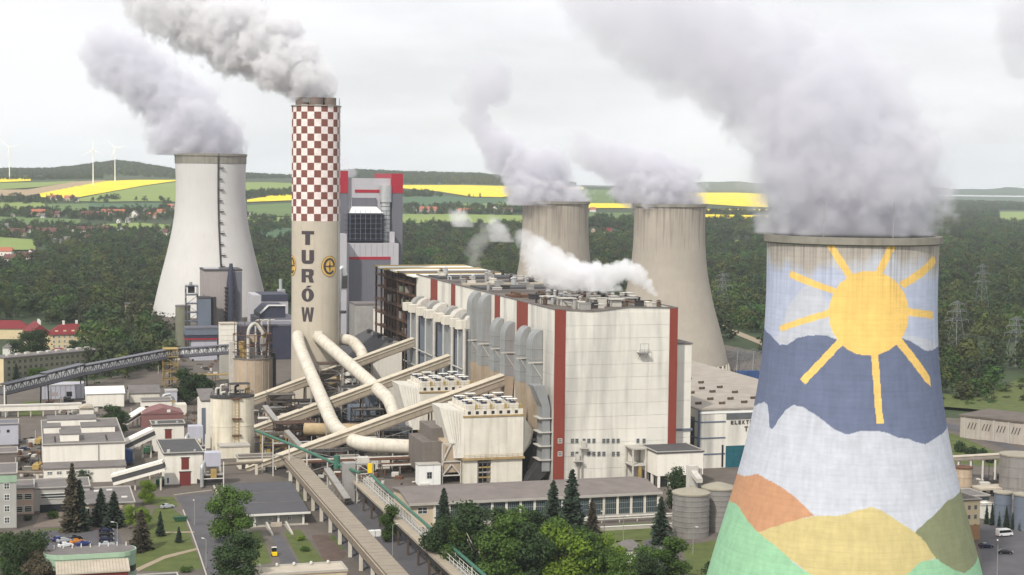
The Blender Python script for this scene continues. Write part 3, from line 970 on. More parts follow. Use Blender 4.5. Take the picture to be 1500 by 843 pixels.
# the mural: outlines as (degrees round the tower, metres up)
MURAL = {
'dark':[(-87.4,74.2),(-75.9,72.5),(-63.2,70.7),(-55.6,70.8),(-48.1,72.6),(-40.1,73.4),(-31.6,73.7),(-25.5,73.6),(-19.6,72.9),(-2.3,70.7),(22.5,73.4),(29.8,72.6),(38.2,71.1),(44.7,70.1),(50.7,70.1),(58.1,72.0),(56.6,61.5),(57.1,53.5),(45.8,50.2),(36.4,49.2),(29.5,49.9),(23.3,50.9),(17.4,51.1),(11.9,52.1),(4.8,52.8),(-3.9,52.7),(-12.3,51.8),(-19.2,52.8),(-28.5,55.3),(-38.6,57.1),(-46.1,57.4),(-51.4,56.1),(-56.2,53.5),(-60.1,51.2),(-62.6,51.4),(-68.7,56.4),(-73.9,56.8),(-81.3,55.3),(-89.4,53.4),(-89.1,65.5)],
'lightblue':[(-89.7,87.5),(-58.6,90.2),(-39.5,90.2),(-22.7,89.0),(-14.9,87.7),(28.2,85.4),(34.9,86.3),(61.1,87.0),(58.7,82.5),(54.1,70.0),(17.9,74.8),(-26.2,80.7),(-34.8,86.1),(-43.7,84.6),(-56.1,80.1),(-67.2,72.0),(-84.9,73.6)],
'orange':[(-91.9,29.6),(-100.7,36.1),(-76.8,39.1),(-64.9,40.6),(-51.0,39.5),(-43.2,38.4),(-36.1,36.8),(-29.5,34.7),(-26.8,33.7),(-36.9,32.0),(-46.1,30.1),(-54.7,28.0),(-64.2,27.5)],
'sand':[(-54.7,28.1),(-46.1,30.1),(-36.9,32.0),(-26.7,33.6),(-19.3,33.9),(-13.0,34.3),(-6.6,35.4),(0.0,36.2),(5.5,35.5),(12.0,33.4),(21.4,30.5),(26.2,28.2),(30.6,24.5),(23.5,24.4),(18.6,23.3),(14.3,21.3),(10.5,14.1),(-16.2,13.8),(-25.4,21.1),(-44.2,26.2)],
'mintL':[(-100.5,15.5),(-100.8,28.9),(-84.8,31.4),(-78.8,32.4),(-73.5,31.9),(-64.7,30.1),(-54.7,28.1),(-44.2,26.2),(-37.7,24.5),(-31.8,22.6),(-25.4,21.1),(-16.5,17.6),(-11.9,14.0),(-99.1,6.0)],
'olive':[(21.4,30.5),(26.6,32.1),(33.1,33.5),(45.9,36.1),(59.2,38.6),(61.1,30.9),(60.7,23.9),(52.8,21.4),(48.0,20.0),(38.6,21.8),(30.6,24.5),(26.2,28.2)],
'mintR':[(9.5,14.1),(14.3,21.3),(18.6,23.3),(23.5,24.4),(30.6,24.4),(38.7,21.9),(47.0,20.1),(52.8,21.4),(61.0,23.7),(62.9,18.3),(57.9,10.6)],
'sun':[(28.8,78.9),(27.7,76.4),(24.4,74.2),(19.5,72.2),(13.5,70.7),(6.9,69.8),(0.2,69.5),(-6.3,69.7),(-12.4,70.6),(-17.8,72.1),(-22.0,74.0),(-24.9,76.3),(-26.0,78.8),(-25.3,81.3),(-22.8,83.6),(-18.8,85.7),(-13.6,87.3),(-7.5,88.3),(-0.8,88.6),(6.1,88.3),(12.8,87.4),(19.0,85.8),(24.1,83.8),(27.6,81.4)],
'ray0':[(-32.2,96.1),(-26.7,96.2),(-10.0,87.7),(-14.8,86.9)],
'ray1':[(14.2,96.2),(20.3,96.4),(8.6,88.8),(2.5,88.8)],
'ray2':[(54.9,92.0),(60.6,90.2),(26.9,85.4),(22.3,86.8)],
'ray3':[(-55.0,88.1),(-56.9,86.5),(-24.4,83.6),(-22.1,85.0)],
'ray4':[(-65.2,74.9),(-62.5,73.7),(-25.9,78.3),(-27.1,80.0)],
'ray5':[(-16.6,71.6),(-21.5,72.5),(-43.1,63.4),(-39.3,62.3)],
'ray6':[(1.6,69.7),(7.0,69.7),(8.9,54.3),(4.5,54.3)],
'ray7':[(24.8,72.8),(19.0,71.7),(42.7,63.0),(48.8,61.8),(48.5,63.9)],
'ray8':[(29.8,80.3),(56.5,78.9),(56.5,77.1),(30.4,78.4)],
}
def paint_tower():
    H = 96.0
    th = np.concatenate([np.linspace(-128, 104, 520), np.linspace(104, 232, 50)[1:-1]])
    zz = np.linspace(6.5, H - 1.2, 430)
    TH, ZZ = np.meshgrid(th, zz)
    tx, zv = TH.ravel(), ZZ.ravel()
    tw = np.where(tx > 116, tx - 360, tx)
    # hand-painted edges wander a little
    wob = lambda s: 0.25 * np.sin(tw * 0.9 + s) + 0.25 * np.sin(zv * 1.7 + tw * 0.4 + s * 2)
    c = {'concrete': (178, 170, 160), 'pale': (194, 197, 206), 'lightblue': (184, 191, 211), 'dark': (106, 115, 141), 'orange': (192, 144, 110), 'sand': (198, 182, 128),
         'mint': (148, 194, 156), 'olive': (132, 136, 104), 'sun': (240, 200, 116)}
    C = {k: np.array(lin(*v)[:3]) * 0.95 for k, v in c.items()}
    col = np.tile(C['pale'], (len(tx), 1))
    def put(poly, k, stretch=True, soft=0.0):
        q = []
        for a, z in poly:
            if stretch:
                if a > 50:
                    a = 50 + (a - 50) * 8
                elif a < -78:
                    a = -78 + (a + 78) * 3
            q.append((a, z))
        m = inpoly(tw + wob(1) * 0.5, zv + wob(3) * 0.12, q)
        col[m] = C[k]
    put(MURAL['lightblue'], 'lightblue')
    # unpainted concrete under the rim, its lower edge rubbed away unevenly
    top = 88.5 + 1.6 * np.sin(np.radians(tw) * 3 + 1) + 1.0 * np.sin(np.radians(tw) * 11) + 0.5 * np.sin(np.radians(tw) * 29)
    m = zv > top
    k = np.clip((zv - top) / 3.0, 0, 1)[:, None]
    col = np.where(m[:, None], col * (1 - k) + C['concrete'] * k, col)
    for nm, k in (('dark', 'dark'), ('orange', 'orange'), ('sand', 'sand'), ('mintL', 'mint'), ('olive', 'olive'), ('mintR', 'mint')):
        put(MURAL[nm], k)
    low = (zv < 14.5) & (tw > -110)
    col[low & (tw < -14)] = C['mint']
    col[low & (tw >= -14) & (tw < 9)] = C['sand']
    col[low & (tw >= 9)] = C['mint']
    for nm in MURAL:
        if nm.startswith('ray') or nm == 'sun':
            q = MURAL[nm]
            if nm != 'sun':            # rays run into the disc
                q = [(a + (1.4 - a) * 0.12, z + (79 - z) * 0.12) if math.hypot((a - 1.4) * 0.36, z - 79) < 12.5 else (a, z) for a, z in q]
            put(q, 'sun', False)
    rg = np.random.default_rng(9)
    # rain streaks from the rim
    ang = np.linspace(-128, 232, 1441)
    s = rg.random(1441)
    s = np.convolve(s, np.ones(4) / 4, 'same')
    L = np.convolve(rg.random(1441), np.ones(5) / 5, 'same') * 26 + 1
    si, Li = np.interp(tx, ang, s), np.interp(tx, ang, L)
    f = np.clip((si - 0.42) * 3.2, 0, 1) * np.clip(1 - (H - 1.2 - zv) / Li, 0, 1)
    col = col * (1 - 0.42 * f)[:, None]
    # casting rings and formwork joints of the shell
    rg2 = np.random.default_rng(4)
    ring = rg2.random(80)[(zv / 1.25).astype(int) % 80]
    col = col * (0.97 + 0.045 * ring)[:, None] * np.where((zv % 1.25) < 0.33, 0.965, 1.0)[:, None]
    pan = rg2.random((80, 170))[(zv / 2.5).astype(int) % 80, ((tx + 130) / 2.2).astype(int) % 170]
    col = col * (0.985 + 0.022 * pan)[:, None]
    rad = np.polyval(TP, zv)
    a = np.radians(tx)
    P = np.stack([np.sin(a) * rad, -np.cos(a) * rad, zv], 1)
    n, r = len(th), len(zz)
    i, j = np.meshgrid(np.arange(r - 1), np.arange(n), indexing='ij')
    j2 = (j + 1) % n
    fs = np.stack([i * n + j, i * n + j2, (i + 1) * n + j2, (i + 1) * n + j], -1).reshape(-1, 4)
    me = bpy.data.meshes.new('shell')
    me.vertices.add(len(P))
    me.vertices.foreach_set('co', P.astype(np.float32).ravel())
    me.loops.add(fs.size)
    me.loops.foreach_set('vertex_index', fs.astype(np.int32).ravel())
    me.polygons.add(len(fs))
    me.polygons.foreach_set('loop_start', np.arange(0, fs.size, 4, dtype=np.int32))
    me.update(calc_edges=True)
    ca = me.color_attributes.new('paint', 'FLOAT_COLOR', 'POINT')
    ca.data.foreach_set('color', np.concatenate([col, np.ones((len(col), 1))], 1).astype(np.float32).ravel())
    me.shade_smooth()
    me.materials.append(MATS['painted_concrete'])
    link('shell', me, tsun)['label'] = 'concrete shell with the painted sun and hills'
    zz = np.linspace(6.5, H - 1.2, 20)
    MB().lathe([(trad(z) - 0.9, z) for z in reversed(zz)], 96).build('inner_shell', 'concrete_dark', tsun, True)
    for az in (-30, 14):                      # lightning rods on the rim
        x, y = math.sin(R(az)) * 20.6, -math.cos(R(az)) * 20.6
        MB().tube([(x, y, 95), (x, y, 104)], 0.09, 5).build('lightning_rod', 'steel_grey', tsun)
paint_tower()

# ------------------------------------------------------------------ the chimney
CH = G(462, 592)
CR = 11.45
def chimney_mat():
    m = mat('chimney', lin(182, 173, 157), 0.9, var=0.08, scale=0.15, streak=0.15, bump=0.1)
    n, l = m.node_tree.nodes, m.node_tree.links
    p = n['Principled BSDF']
    src = p.inputs['Base Color'].links[0].from_socket
    tcn = n.new('ShaderNodeTexCoord')
    sx = n.new('ShaderNodeSeparateXYZ')
    l.new(tcn.outputs['Object'], sx.inputs[0])
    def mth(op, a, b=None):
        q = n.new('ShaderNodeMath')
        q.operation = op
        for i, v in enumerate((a, b)):
            if v is None:
                continue
            if isinstance(v, (int, float)):
                q.inputs[i].default_value = v
            else:
                l.new(v, q.inputs[i])
        return q.outputs[0]
    ang = mth('MULTIPLY', mth('ARCTAN2', sx.outputs['Y'], sx.outputs['X']), 22 / (2 * math.pi))
    ci = mth('FLOOR', mth('ADD', ang, 40.35))
    ri = mth('FLOOR', mth('DIVIDE', mth('SUBTRACT', sx.outputs['Z'], 88.0), 3.42))
    par = mth('MODULO', mth('ADD', mth('ADD', ci, ri), 100), 2)
    def mixc(f, A, B):
        mm = n.new('ShaderNodeMix')
        mm.data_type = 'RGBA'
        l.new(f, mm.inputs['Factor'])
        for k, v in (('A', A), ('B', B)):
            if isinstance(v, tuple):
                mm.inputs[k].default_value = v
            else:
                l.new(v, mm.inputs[k])
        return mm.outputs['Result']
    chk = mixc(par, lin(238, 226, 220, 0.9), lin(122, 78, 69))
    t = n.new('ShaderNodeTexNoise')
    t.inputs['Scale'].default_value = 0.5
    t.inputs['Detail'].default_value = 6
    geo = n.new('ShaderNodeNewGeometry')
    l.new(geo.outputs['Position'], t.inputs['Vector'])
    h = n.new('ShaderNodeHueSaturation')
    r = n.new('ShaderNodeMapRange')
    for k, v in zip(('From Min', 'From Max', 'To Min', 'To Max'), (0.3, 0.7, 0.86, 1.08)):
        r.inputs[k].default_value = v
    l.new(t.outputs['Fac'], r.inputs['Value'])
    l.new(r.outputs['Result'], h.inputs['Value'])
    l.new(chk, h.inputs['Color'])
    l.new(mixc(mth('GREATER_THAN', sx.outputs['Z'], 88.0), src, h.outputs['Color']), p.inputs['Base Color'])
chimney_mat()
ch = thing('chimney', 'tall round chimney with red and white checks above dark letters and gold emblems', 'chimney', CH)
MB().lathe([(CR + 0.15, -1), (CR, 60), (CR, 142.6), (CR - 1.2, 142.6), (CR - 1.2, 138)], 128).build('shaft', 'chimney', ch, 'a')
MB().lathe([(0.01, 141.6), (CR - 1.25, 141.6)], 64).build('top_slab', 'concrete_dark', ch)
for x, y in ((-6.2, -2.5), (0.6, -5.2), (6.4, -1.5), (0.3, 5.6)):
    MB().lathe([(3.3, 141.7), (3.3, 146.2), (2.9, 146.2), (2.9, 142)], 32, x, y).build('flue', 'flue_brown', ch, 'a')
for o in ch.children:
    if o.name.startswith('flue'):
        o.data.materials[0] = MATS['flue_brown']
MB().lathe([(CR + 0.05, 142.0), (CR + 0.5, 142.0), (CR + 0.5, 142.5), (CR + 0.05, 142.5)], 96).build('top_ring', 'rim_stone', ch, 'a')
lad = MB()
aL = R(-18)
for k in (-0.35, 0.35):
    x, y = math.cos(aL + k / CR) * (CR + 0.5), math.sin(aL + k / CR) * (CR + 0.5)
    lad.tube([(x, y, 30), (x, y, 146)], 0.12, 5)
for z in np.arange(31, 146, 2.5):
    lad.bar((math.cos(aL - 0.35 / CR) * (CR + 0.5), math.sin(aL - 0.35 / CR) * (CR + 0.5), z), (math.cos(aL + 0.35 / CR) * (CR + 0.5), math.sin(aL + 0.35 / CR) * (CR + 0.5), z), 0.12)
lad.build('ladder', 'steel_grey', ch)
def font_bm(txt, bold=0.03):
    cu = bpy.data.curves.new('lettering', 'FONT')
    cu.body = txt
    cu.offset = bold
    cu.resolution_u = 4
    ob = bpy.data.objects.new('lettering', cu)
    COL.objects.link(ob)
    dg = bpy.context.evaluated_depsgraph_get()
    me = bpy.data.meshes.new_from_object(ob.evaluated_get(dg))
    bpy.data.objects.remove(ob)
    bm = bmesh.new()
    bm.from_mesh(me)
    return bm
def fit(bm, w, h):
    xs = [v.co.x for v in bm.verts]
    ys = [v.co.y for v in bm.verts]
    for v in bm.verts:
        v.co.x = ((v.co.x - min(xs)) / (max(xs) - min(xs)) - 0.5) * w
        v.co.y = (v.co.y - min(ys)) / (max(ys) - min(ys)) * h
        v.co.z = 0
def wrap(bm, az, z, rad, name, m, par, thick=0.12):
    """bend flat lettering in x,y round the shaft; az is the direction it faces, clockwise from the viewer's side"""
    for k in range(-24, 25):
        bmesh.ops.bisect_plane(bm, geom=bm.verts[:] + bm.edges[:] + bm.faces[:], plane_co=(k * 0.4, 0, 0), plane_no=(1, 0, 0))
    g = bmesh.ops.extrude_face_region(bm, geom=bm.faces[:])
    for v in [e for e in g['geom'] if isinstance(e, bmesh.types.BMVert)]:
        v.co.z = thick
    for v in bm.verts:
        a = R(az) + v.co.x / rad
        r = rad + 0.03 + v.co.z
        v.co = Vector((math.sin(a) * r, -math.cos(a) * r, z + v.co.y))
    bmesh.ops.recalc_face_normals(bm, faces=bm.faces)
    me = bpy.data.meshes.new(name)
    bm.to_mesh(me)
    bm.free()
    me.materials.append(MATS[m])
    return link(name, me, par)
view_az = math.degrees(math.atan2(CH.x, CH.y))            # the shaft's side that faces the viewpoint lies at -view_az
def chz(y):
    return (592 - y) / 3.07
ring_o = lambda rx, ry, cy: [(0.5 + rx * math.cos(a), cy + ry * math.sin(a)) for a in np.linspace(0, 2 * math.pi, 25)]
GLY = {'T': [[(0, .76), (1, .76), (1, 1), (0, 1)], [(.31, 0), (.69, 0), (.69, .755), (.31, .755)]],
       'U': [[(0, .25), (.36, .25), (.36, 1), (0, 1)], [(.64, .25), (1, .25), (1, 1), (.64, 1)], [(0, .245), (.1, .05), (.3, 0), (.7, 0), (.9, .05), (1, .245)]],
       'R': [[(0, 0), (.36, 0), (.36, 1), (0, 1)], [(.365, .8), (.6, .8), (.62, .76), (.62, .6), (.6, .55), (.365, .55), (.365, .38), (.55, .38), (.66, 0), (1, 0), (.86, .45), (.97, .58), (.97, .9), (.8, 1), (.365, 1)]],
       'O': [[(.36, .88), (.62, .88), (.84, 1), (.52, 1)]],
       'W': [[(0, 1), (.15, 0), (.37, 0), (.5, .62), (.63, 0), (.85, 0), (1, 1), (.77, 1), (.715, .42), (.60, 1), (.40, 1), (.285, .42), (.23, 1)]]}
for chx, y0, y1 in (('T', 336, 356), ('U', 363.5, 383.5), ('R', 391, 410.5), ('O', 415, 438.5), ('W', 446.5, 467.5)):
    bm = bmesh.new()
    for poly in GLY[chx]:
        bm.faces.new([bm.verts.new(((x - 0.5) * 6.2, y * (y1 - y0) / 3.07, 0)) for x, y in poly])
    if chx == 'O':
        a, b = ring_o(.5, .42, .42), ring_o(.13, .27, .42)
        for k in range(24):
            bm.faces.new([bm.verts.new(((x - 0.5) * 6.2, y * (y1 - y0) / 3.07, 0)) for x, y in (a[k], a[k + 1], b[k + 1], b[k])])
    bm.normal_update()
    bmesh.ops.triangulate(bm, faces=bm.faces)
    wrap(bm, view_az * -1 - 19.5, chz(y1), CR, 'letter', 'letter', ch)
def disc_bm(rx, ry, rin=0.0, a0=0.0, a1=2 * math.pi, n=40, cx=0, cy=0, w=1.0):
    bm = bmesh.new()
    o, i = [], []
    full = a1 - a0 > 6.28
    for k in range(n + (0 if full else 1)):
        a = a0 + (a1 - a0) * k / n
        o.append(bm.verts.new((cx + rx * math.cos(a), cy + ry * math.sin(a), 0)))
        if rin > 0:
            i.append(bm.verts.new((cx + (rx - rin * w) * math.cos(a), cy + (ry - rin) * math.sin(a), 0)))
    if rin > 0:
        for k in range(n):
            bm.faces.new((o[k], o[(k + 1) % len(o)], i[(k + 1) % len(o)], i[k]))
    else:
        bm.faces.new(o)
    return bm
for az in (-view_az + 34, -view_az - 74):
    zc = chz(387)
    em = wrap(disc_bm(4.3, 4.9), az, zc, CR, 'emblem', 'gold', ch)
    def sub(bm, nm, m, r=0.18):
        o = wrap(bm, az, zc, CR + r, nm, m, em, 0.08)
    sub(disc_bm(4.3, 4.9, 0.16), 'emblem_edge', 'letter')
    sub(disc_bm(3.3, 3.9, 0.95, R(8), R(322), 40, 0, 0, 1.25), 'emblem_ring', 'letter')
    bm = bmesh.new()
    for q in ([(-2.4, -0.28), (3.2, -0.28), (3.2, 0.28), (-2.4, 0.28)],):
        bm.faces.new([bm.verts.new((x, y, 0)) for x, y in q])
    sub(bm, 'emblem_bar', 'letter')
    bm = bmesh.new()
    bm.faces.new([bm.verts.new((x, y, 0)) for x, y in [(0, -3.2), (0.3, -0.45), (1.5, 0), (0.3, 0.45), (0, 3.2), (-0.3, 0.45), (-1.5, 0), (-0.3, -0.45)]])
    sub(bm, 'emblem_star', 'letter', 0.30)

# ------------------------------------------------------------------ boiler house
def onu(x, y, u):
    d = ray(x, y)
    w = EYE + d * (((O - EYE).dot(UX) + u) / d.dot(UX))
    return (w - O).dot(VX), w.z
HB = 62.5
U0 = -1.7
bh = sth('boiler_house', 'huge white clad boiler house with red-brown corner stripes and cluttered roof', 'building', U0, 0)
BW, BD = 46.8, 217.0
topline = [(0, 62.6), (14, 61.5), (28, 63.0), (BW, 62.5)]
MB().box(0, BW, 0.9, BD, 0, 61.1).build('wall', 'cladding', bh)
MB().exy([(0, 0), (BW, 0)] + list(reversed(topline)), 0.25, 0.88).build('end_wall', 'cladding', bh)
MB().box(0, 0.5, 0.9, BD, 61.11, 62.3).box(BW - 0.5, BW, 0.9, BD, 61.11, 62.3).build('parapet_wall', 'cladding', bh)
# end wall: cladding panels with open joints
prw, pcn = 13, 5
x0p, x1p = 4.0, BW - 3.0
pw, ph = (x1p - x0p) / pcn, 61.2 / prw
pm = MB().box(0.015, pw - 0.015, 0.1, 0.25, 0.05, ph - 0.04).mesh('panel', 'cladding')
for i in range(pcn):
    for j in range(prw):
        link('panel', pm, bh, (x0p + i * pw, 0, j * ph))
MB().box(-0.1, x0p - 0.05, -0.12, 0.3, 0, 62.4).build('corner_stripe', 'red_stripe', bh)
MB().box(x1p + 0.05, BW + 0.1, -0.12, 0.3, 0, 62.3).build('corner_stripe', 'red_stripe', bh)
# long side: panels between stripes
sv = [onu(773.3, 500, U0)[0], onu(756.9, 500, U0)[0], onu(732.8, 460, U0)[0], onu(724.8, 460, U0)[0]]
edges = [0.3, sv[0], sv[1], sv[2], sv[3], 112.0]
for a, b, st in ((sv[0], sv[1], 1), (sv[2], sv[3], 1)):
    MB().box(-0.14, 0.1, a, b, 0, 62.2).build('side_stripe', 'red_stripe', bh)
for a, b in ((0.35, sv[0] - 0.05), (sv[1] + 0.05, sv[2] - 0.05), (sv[3] + 0.05, 112.0)):
    m = max(1, round((b - a) / 7.5))
    w = (b - a) / m
    for i in range(m):
        for j in range(8):
            link('panel', shared(('sp', round(w, 2)), lambda: MB().box(-0.12, 0.12, 0.05, w - 0.05, 0.05, 62 / 8 - 0.06).mesh('panel', 'cladding')), bh, (0, a + i * w, j * 62 / 8))
vst = [onu(x, 425, U0)[0] for x in (641, 631, 667, 661)]
for a, b in ((vst[2], vst[3]), (vst[0], vst[1])):
    MB().box(-0.14, 0.1, a, b, 46, 62.2).build('side_stripe', 'red_stripe', bh)
MB().box(-0.1, 0.1, 112.2, 216.8, 0, 46).build('lower_wall', 'steel_grey', bh)
# roof deck, parapet and everything that stands on it
rf = MB().box(0.52, BW - 0.52, 0.9, BD, 61.12, 61.9).build('roof', 'roof_brown', bh)
MB().box(-0.2, 0.4, 0.0, BD, 62.2, 62.7).build('parapet', 'roof_grey', bh)
MB().box(BW - 0.4, BW + 0.2, 0.0, BD, 62.2, 62.7).build('parapet', 'roof_grey', bh)
pp = MB()
for (a, za), (b, zb) in zip(topline[:-1], topline[1:]):
    pp.bar((a, 0.1, za + 0.08), (b, 0.1, zb + 0.08), 0.5, 0.3)
pp.build('parapet', 'roof_grey', bh)
rr = random.Random(3)
for k in range(120):
    x, y = rr.uniform(4, BW - 4), rr.uniform(4, BD - 6) if k > 50 else rr.uniform(3, 60)
    q = rr.random()
    if q < 0.35:
        w, d, h = rr.uniform(1.5, 4.5), rr.uniform(1.5, 5), rr.uniform(1.2, 3.4)
        o = MB().box(-w / 2, w / 2, -d / 2, d / 2, 0, h).box(-w / 2 - 0.2, w / 2 + 0.2, -d / 2 - 0.2, d / 2 + 0.2, h, h + 0.2).build('roof_box', rr.choice(['steel_pale', 'steel_grey', 'cream', 'steel_dark']), bh)
    elif q < 0.7:
        r, h = rr.uniform(0.4, 1.1), rr.uniform(1.6, 4.2)
        o = MB().cyl(0, 0, 0, h, r, 12).cyl(0, 0, h + 0.3, h + 0.9, r * 1.5, 12, r * 0.4).cyl(0, 0, h, h + 0.3, r * 0.3, 6).build('roof_vent', rr.choice(['galv', 'steel_grey', 'steel_brown', 'steel_dark']), bh, 'a')
    elif q < 0.85:
        l = rr.uniform(5, 14)
        o = MB().tube([(0, 0, 0), (0, 0, 1.6), (0, l, 1.6), (0, l, 0)], 0.35, 8).build('roof_pipe', rr.choice(['galv', 'steel_grey', 'rust']), bh, 'a')
    else:
        l = rr.uniform(4, 10)
        b = MB()
        for t in np.linspace(0, l, 6):
            b.bar((t, 0, 0), (t, 0, 1.2), 0.08)
        b.bar((0, 0, 1.2), (l, 0, 1.2), 0.08)
        b.bar((0, 0, 0.6), (l, 0, 0.6), 0.06)
        o = b.build('roof_rail', 'steel_dark', bh)
    o.location = (x, y, 61.9)
for y0, y1, m in ((66, 74, 'rust'), (96, 99, 'roof_grey'), (112, 128, 'roof_dark'), (140, 143, 'roof_beige'), (160, 166, 'roof_grey'), (186, 205, 'roof_dark')):
    MB().box(3, BW - 5, y0, y1, 61.95, 62.9).build('roof_curb', m, bh)
for x, y in ((12, 24), (23, 20), (29, 17), (36, 22), (8, 33), (19, 36)):
    b = MB().box(-3, 3, -2.4, 2.4, 2.6, 3.0)
    for sx in (-2.6, 2.6):
        for sy in (-2, 2):
            b.box(sx - 0.12, sx + 0.12, sy - 0.12, sy + 0.12, 0, 2.6)
    b.box(-2, 1.8, -1.5, 1.5, 0, 2.2)
    b.build('roof_canopy', 'steel_pale', bh, False, (x, y, 61.9))
# windows in the end wall, two rows, and the little balconies
def bx(px, y, v=0.0):
    u, z = onv(px, y, v)
    return u - U0, z
for yy, xs in ((646, (836, 842.5, 853, 860, 867.5, 882, 888, 896, 903, 932, 941)), (665, (836, 842.5, 860, 867.5, 875, 882, 896, 903))):
    for x in xs:
        a, z = bx(x, yy)
        windows(bh, 'f', a, z - 0.9, 1, 1, 1, 1, 1.25, 1.7, 0.0, 'frame_grey', 'glass_dark')
for x, yy in ((817, 646), (817, 665)):
    a, z = bx(x, yy)
    windows(bh, 'f', a, z - 0.9, 1, 1, 1, 1, 1.6, 1.7, -0.12, 'frame_white', 'glass_dark')
def balcony(par, a, z, w, d, m='steel_grey'):
    b = MB().box(a, a + w, -d, -0.1, z, z + 0.25)
    for t in np.linspace(0, 1, 5):
        b.bar((a + w * t, -d + 0.05, z), (a + w * t, -d + 0.05, z + 1.3), 0.1)
    b.bar((a, -d + 0.05, z + 1.3), (a + w, -d + 0.05, z + 1.3), 0.1).bar((a, -d + 0.05, z + 0.7), (a + w, -d + 0.05, z + 0.7), 0.08)
    for t in (0.15, 0.85):
        b.bar((a + w * t, -d + 0.2, z), (a + w * t, -0.1, z - d * 0.8), 0.14)
    b.build('balcony', m, par)
a, z = bx(933, 517)
balcony(bh, a, z, 4.0, 2.6)
MB().bar((a + 0.4, -2.4, z), (a + 0.4, -2.4, z + 3.4), 0.14).bar((a + 3.6, -2.4, z), (a + 3.6, -2.4, z + 3.4), 0.14).bar((a + 0.4, -2.4, z + 3.4), (a + 3.6, -2.4, z + 3.4), 0.14).build('balcony_frame', 'steel_grey', bh)
for x, y in ((849, 657), (840, 676)):
    a, z = bx(x, y)
    balcony(bh, a, z, 3.2, 2.0, 'steel_pale')
    MB().box(a + 0.6, a + 2.0, -1.0, -0.02, z + 0.3, z + 2.6).build('balcony_cabin', 'steel_pale', bh)
a, z = bx(852, 657)
MB().tube([(a, -0.5, 0), (a, -0.5, z)], 0.3, 8).build('downpipe', 'steel_grey', bh)
MB().tube([(a - 1.4, -0.5, 0), (a - 1.4, -0.5, z - 5)], 0.22, 8).build('downpipe', 'steel_grey', bh)

# white slab hall on the far side and the bare steel end of the boiler house
sb = sth('bunker_hall', 'plain white clad hall beside the right stripe of the boiler house', 'building', 45.8, 6)
MB().box(0, 7.6, 0.2, 190, 0, 48.5).build('wall', 'cladding', sb)
pmh = MB().box(0.05, 7.55, -0.0, 0.2, 0.05, 48.4 / 7 - 0.05).mesh('panel', 'cladding')
for j in range(7):
    link('panel', pmh, sb, (0, 0, j * 48.4 / 7))
MB().box(-0.2, 7.9, -0.3, 190, 48.5, 49.0).build('roof', 'roof_grey', sb)
MB().box(-0.1, 8.3, -0.5, 0.15, 16.4, 17.2).build('band', 'blue_grey', sb)

of = sth('open_steel_block', 'rusty open steel block ending the boiler house, under yellow and white roof sheets', 'building', U0, 217.2)
MB().box(5, BW - 2, 0.5, 94, 0, 60).build('core', 'rust_dark', of)
for y in np.linspace(1, 96, 8):
    for x in (0.3, 5.0):
        MB().box(x - 0.45, x + 0.45, y - 0.45, y + 0.45, 0, 61).build('column', 'rust_dark', of)
for z in (14, 22, 30, 37, 44, 51, 57):
    MB().box(-0.6, 5.2, 0.5, 96.5, z, z + 0.35).build('floor_deck', 'rust', of)
    b = MB()
    for zz in (z + 0.8, z + 1.3):
        b.bar((-0.5, 0.5, zz), (-0.5, 96.5, zz), 0.12)
    b.build('railing', 'steel_brown', of)
for k in range(16):
    y, z = rr.uniform(2, 88), rr.choice((14.4, 22.4, 30.4, 37.4, 44.4, 51.4))
    MB().box(0.6, 4.6, y, y + rr.uniform(3, 7), z, z + rr.uniform(2.5, 5)).build('equipment_box', rr.choice(['steel_pale', 'steel_brown', 'rust', 'steel_grey', 'green_grey']), of)
y = -4
for k, (d, m) in enumerate(((15, 'roof_white'), (4, 'yellow_paint'), (17, 'roof_brown'), (7, 'yellow_paint'), (10, 'roof_white'), (9, 'yellow_paint'), (11, 'yellow_paint'), (10, 'roof_white'), (9, 'yellow_paint'))):
    MB().box(-2.5, BW, y, y + d - 0.3, 61.2 + 0.25 * (k % 3), 61.9 + 0.25 * (k % 3)).build('roof_sheet', m, of)
    y += d
lo = sth('low_side_building', 'low white building with dark shed roof at the foot of the rusty steel frame', 'building', -24, 226)
MB().exy([(0, 0), (18, 0), (18, 27), (0, 18)], 0, 84).build('wall', 'white_wall', lo)
MB().exy([(-0.6, 17.8), (18.2, 27.2), (18.2, 27.9), (-0.6, 18.5)], -0.6, 85).build('roof', 'roof_dark', lo)
for j in range(6):
    MB().box(15, 17.2, 6 + j * 13, 10 + j * 13, 26.6, 28.4).build('roof_box', ('steel_grey', 'steel_dark')[j % 2], lo)
MB().bar((4, -0.2, 21.5), (4, 84, 21.5), 0.8, 1.6).build('pipe_run', 'rust', lo)

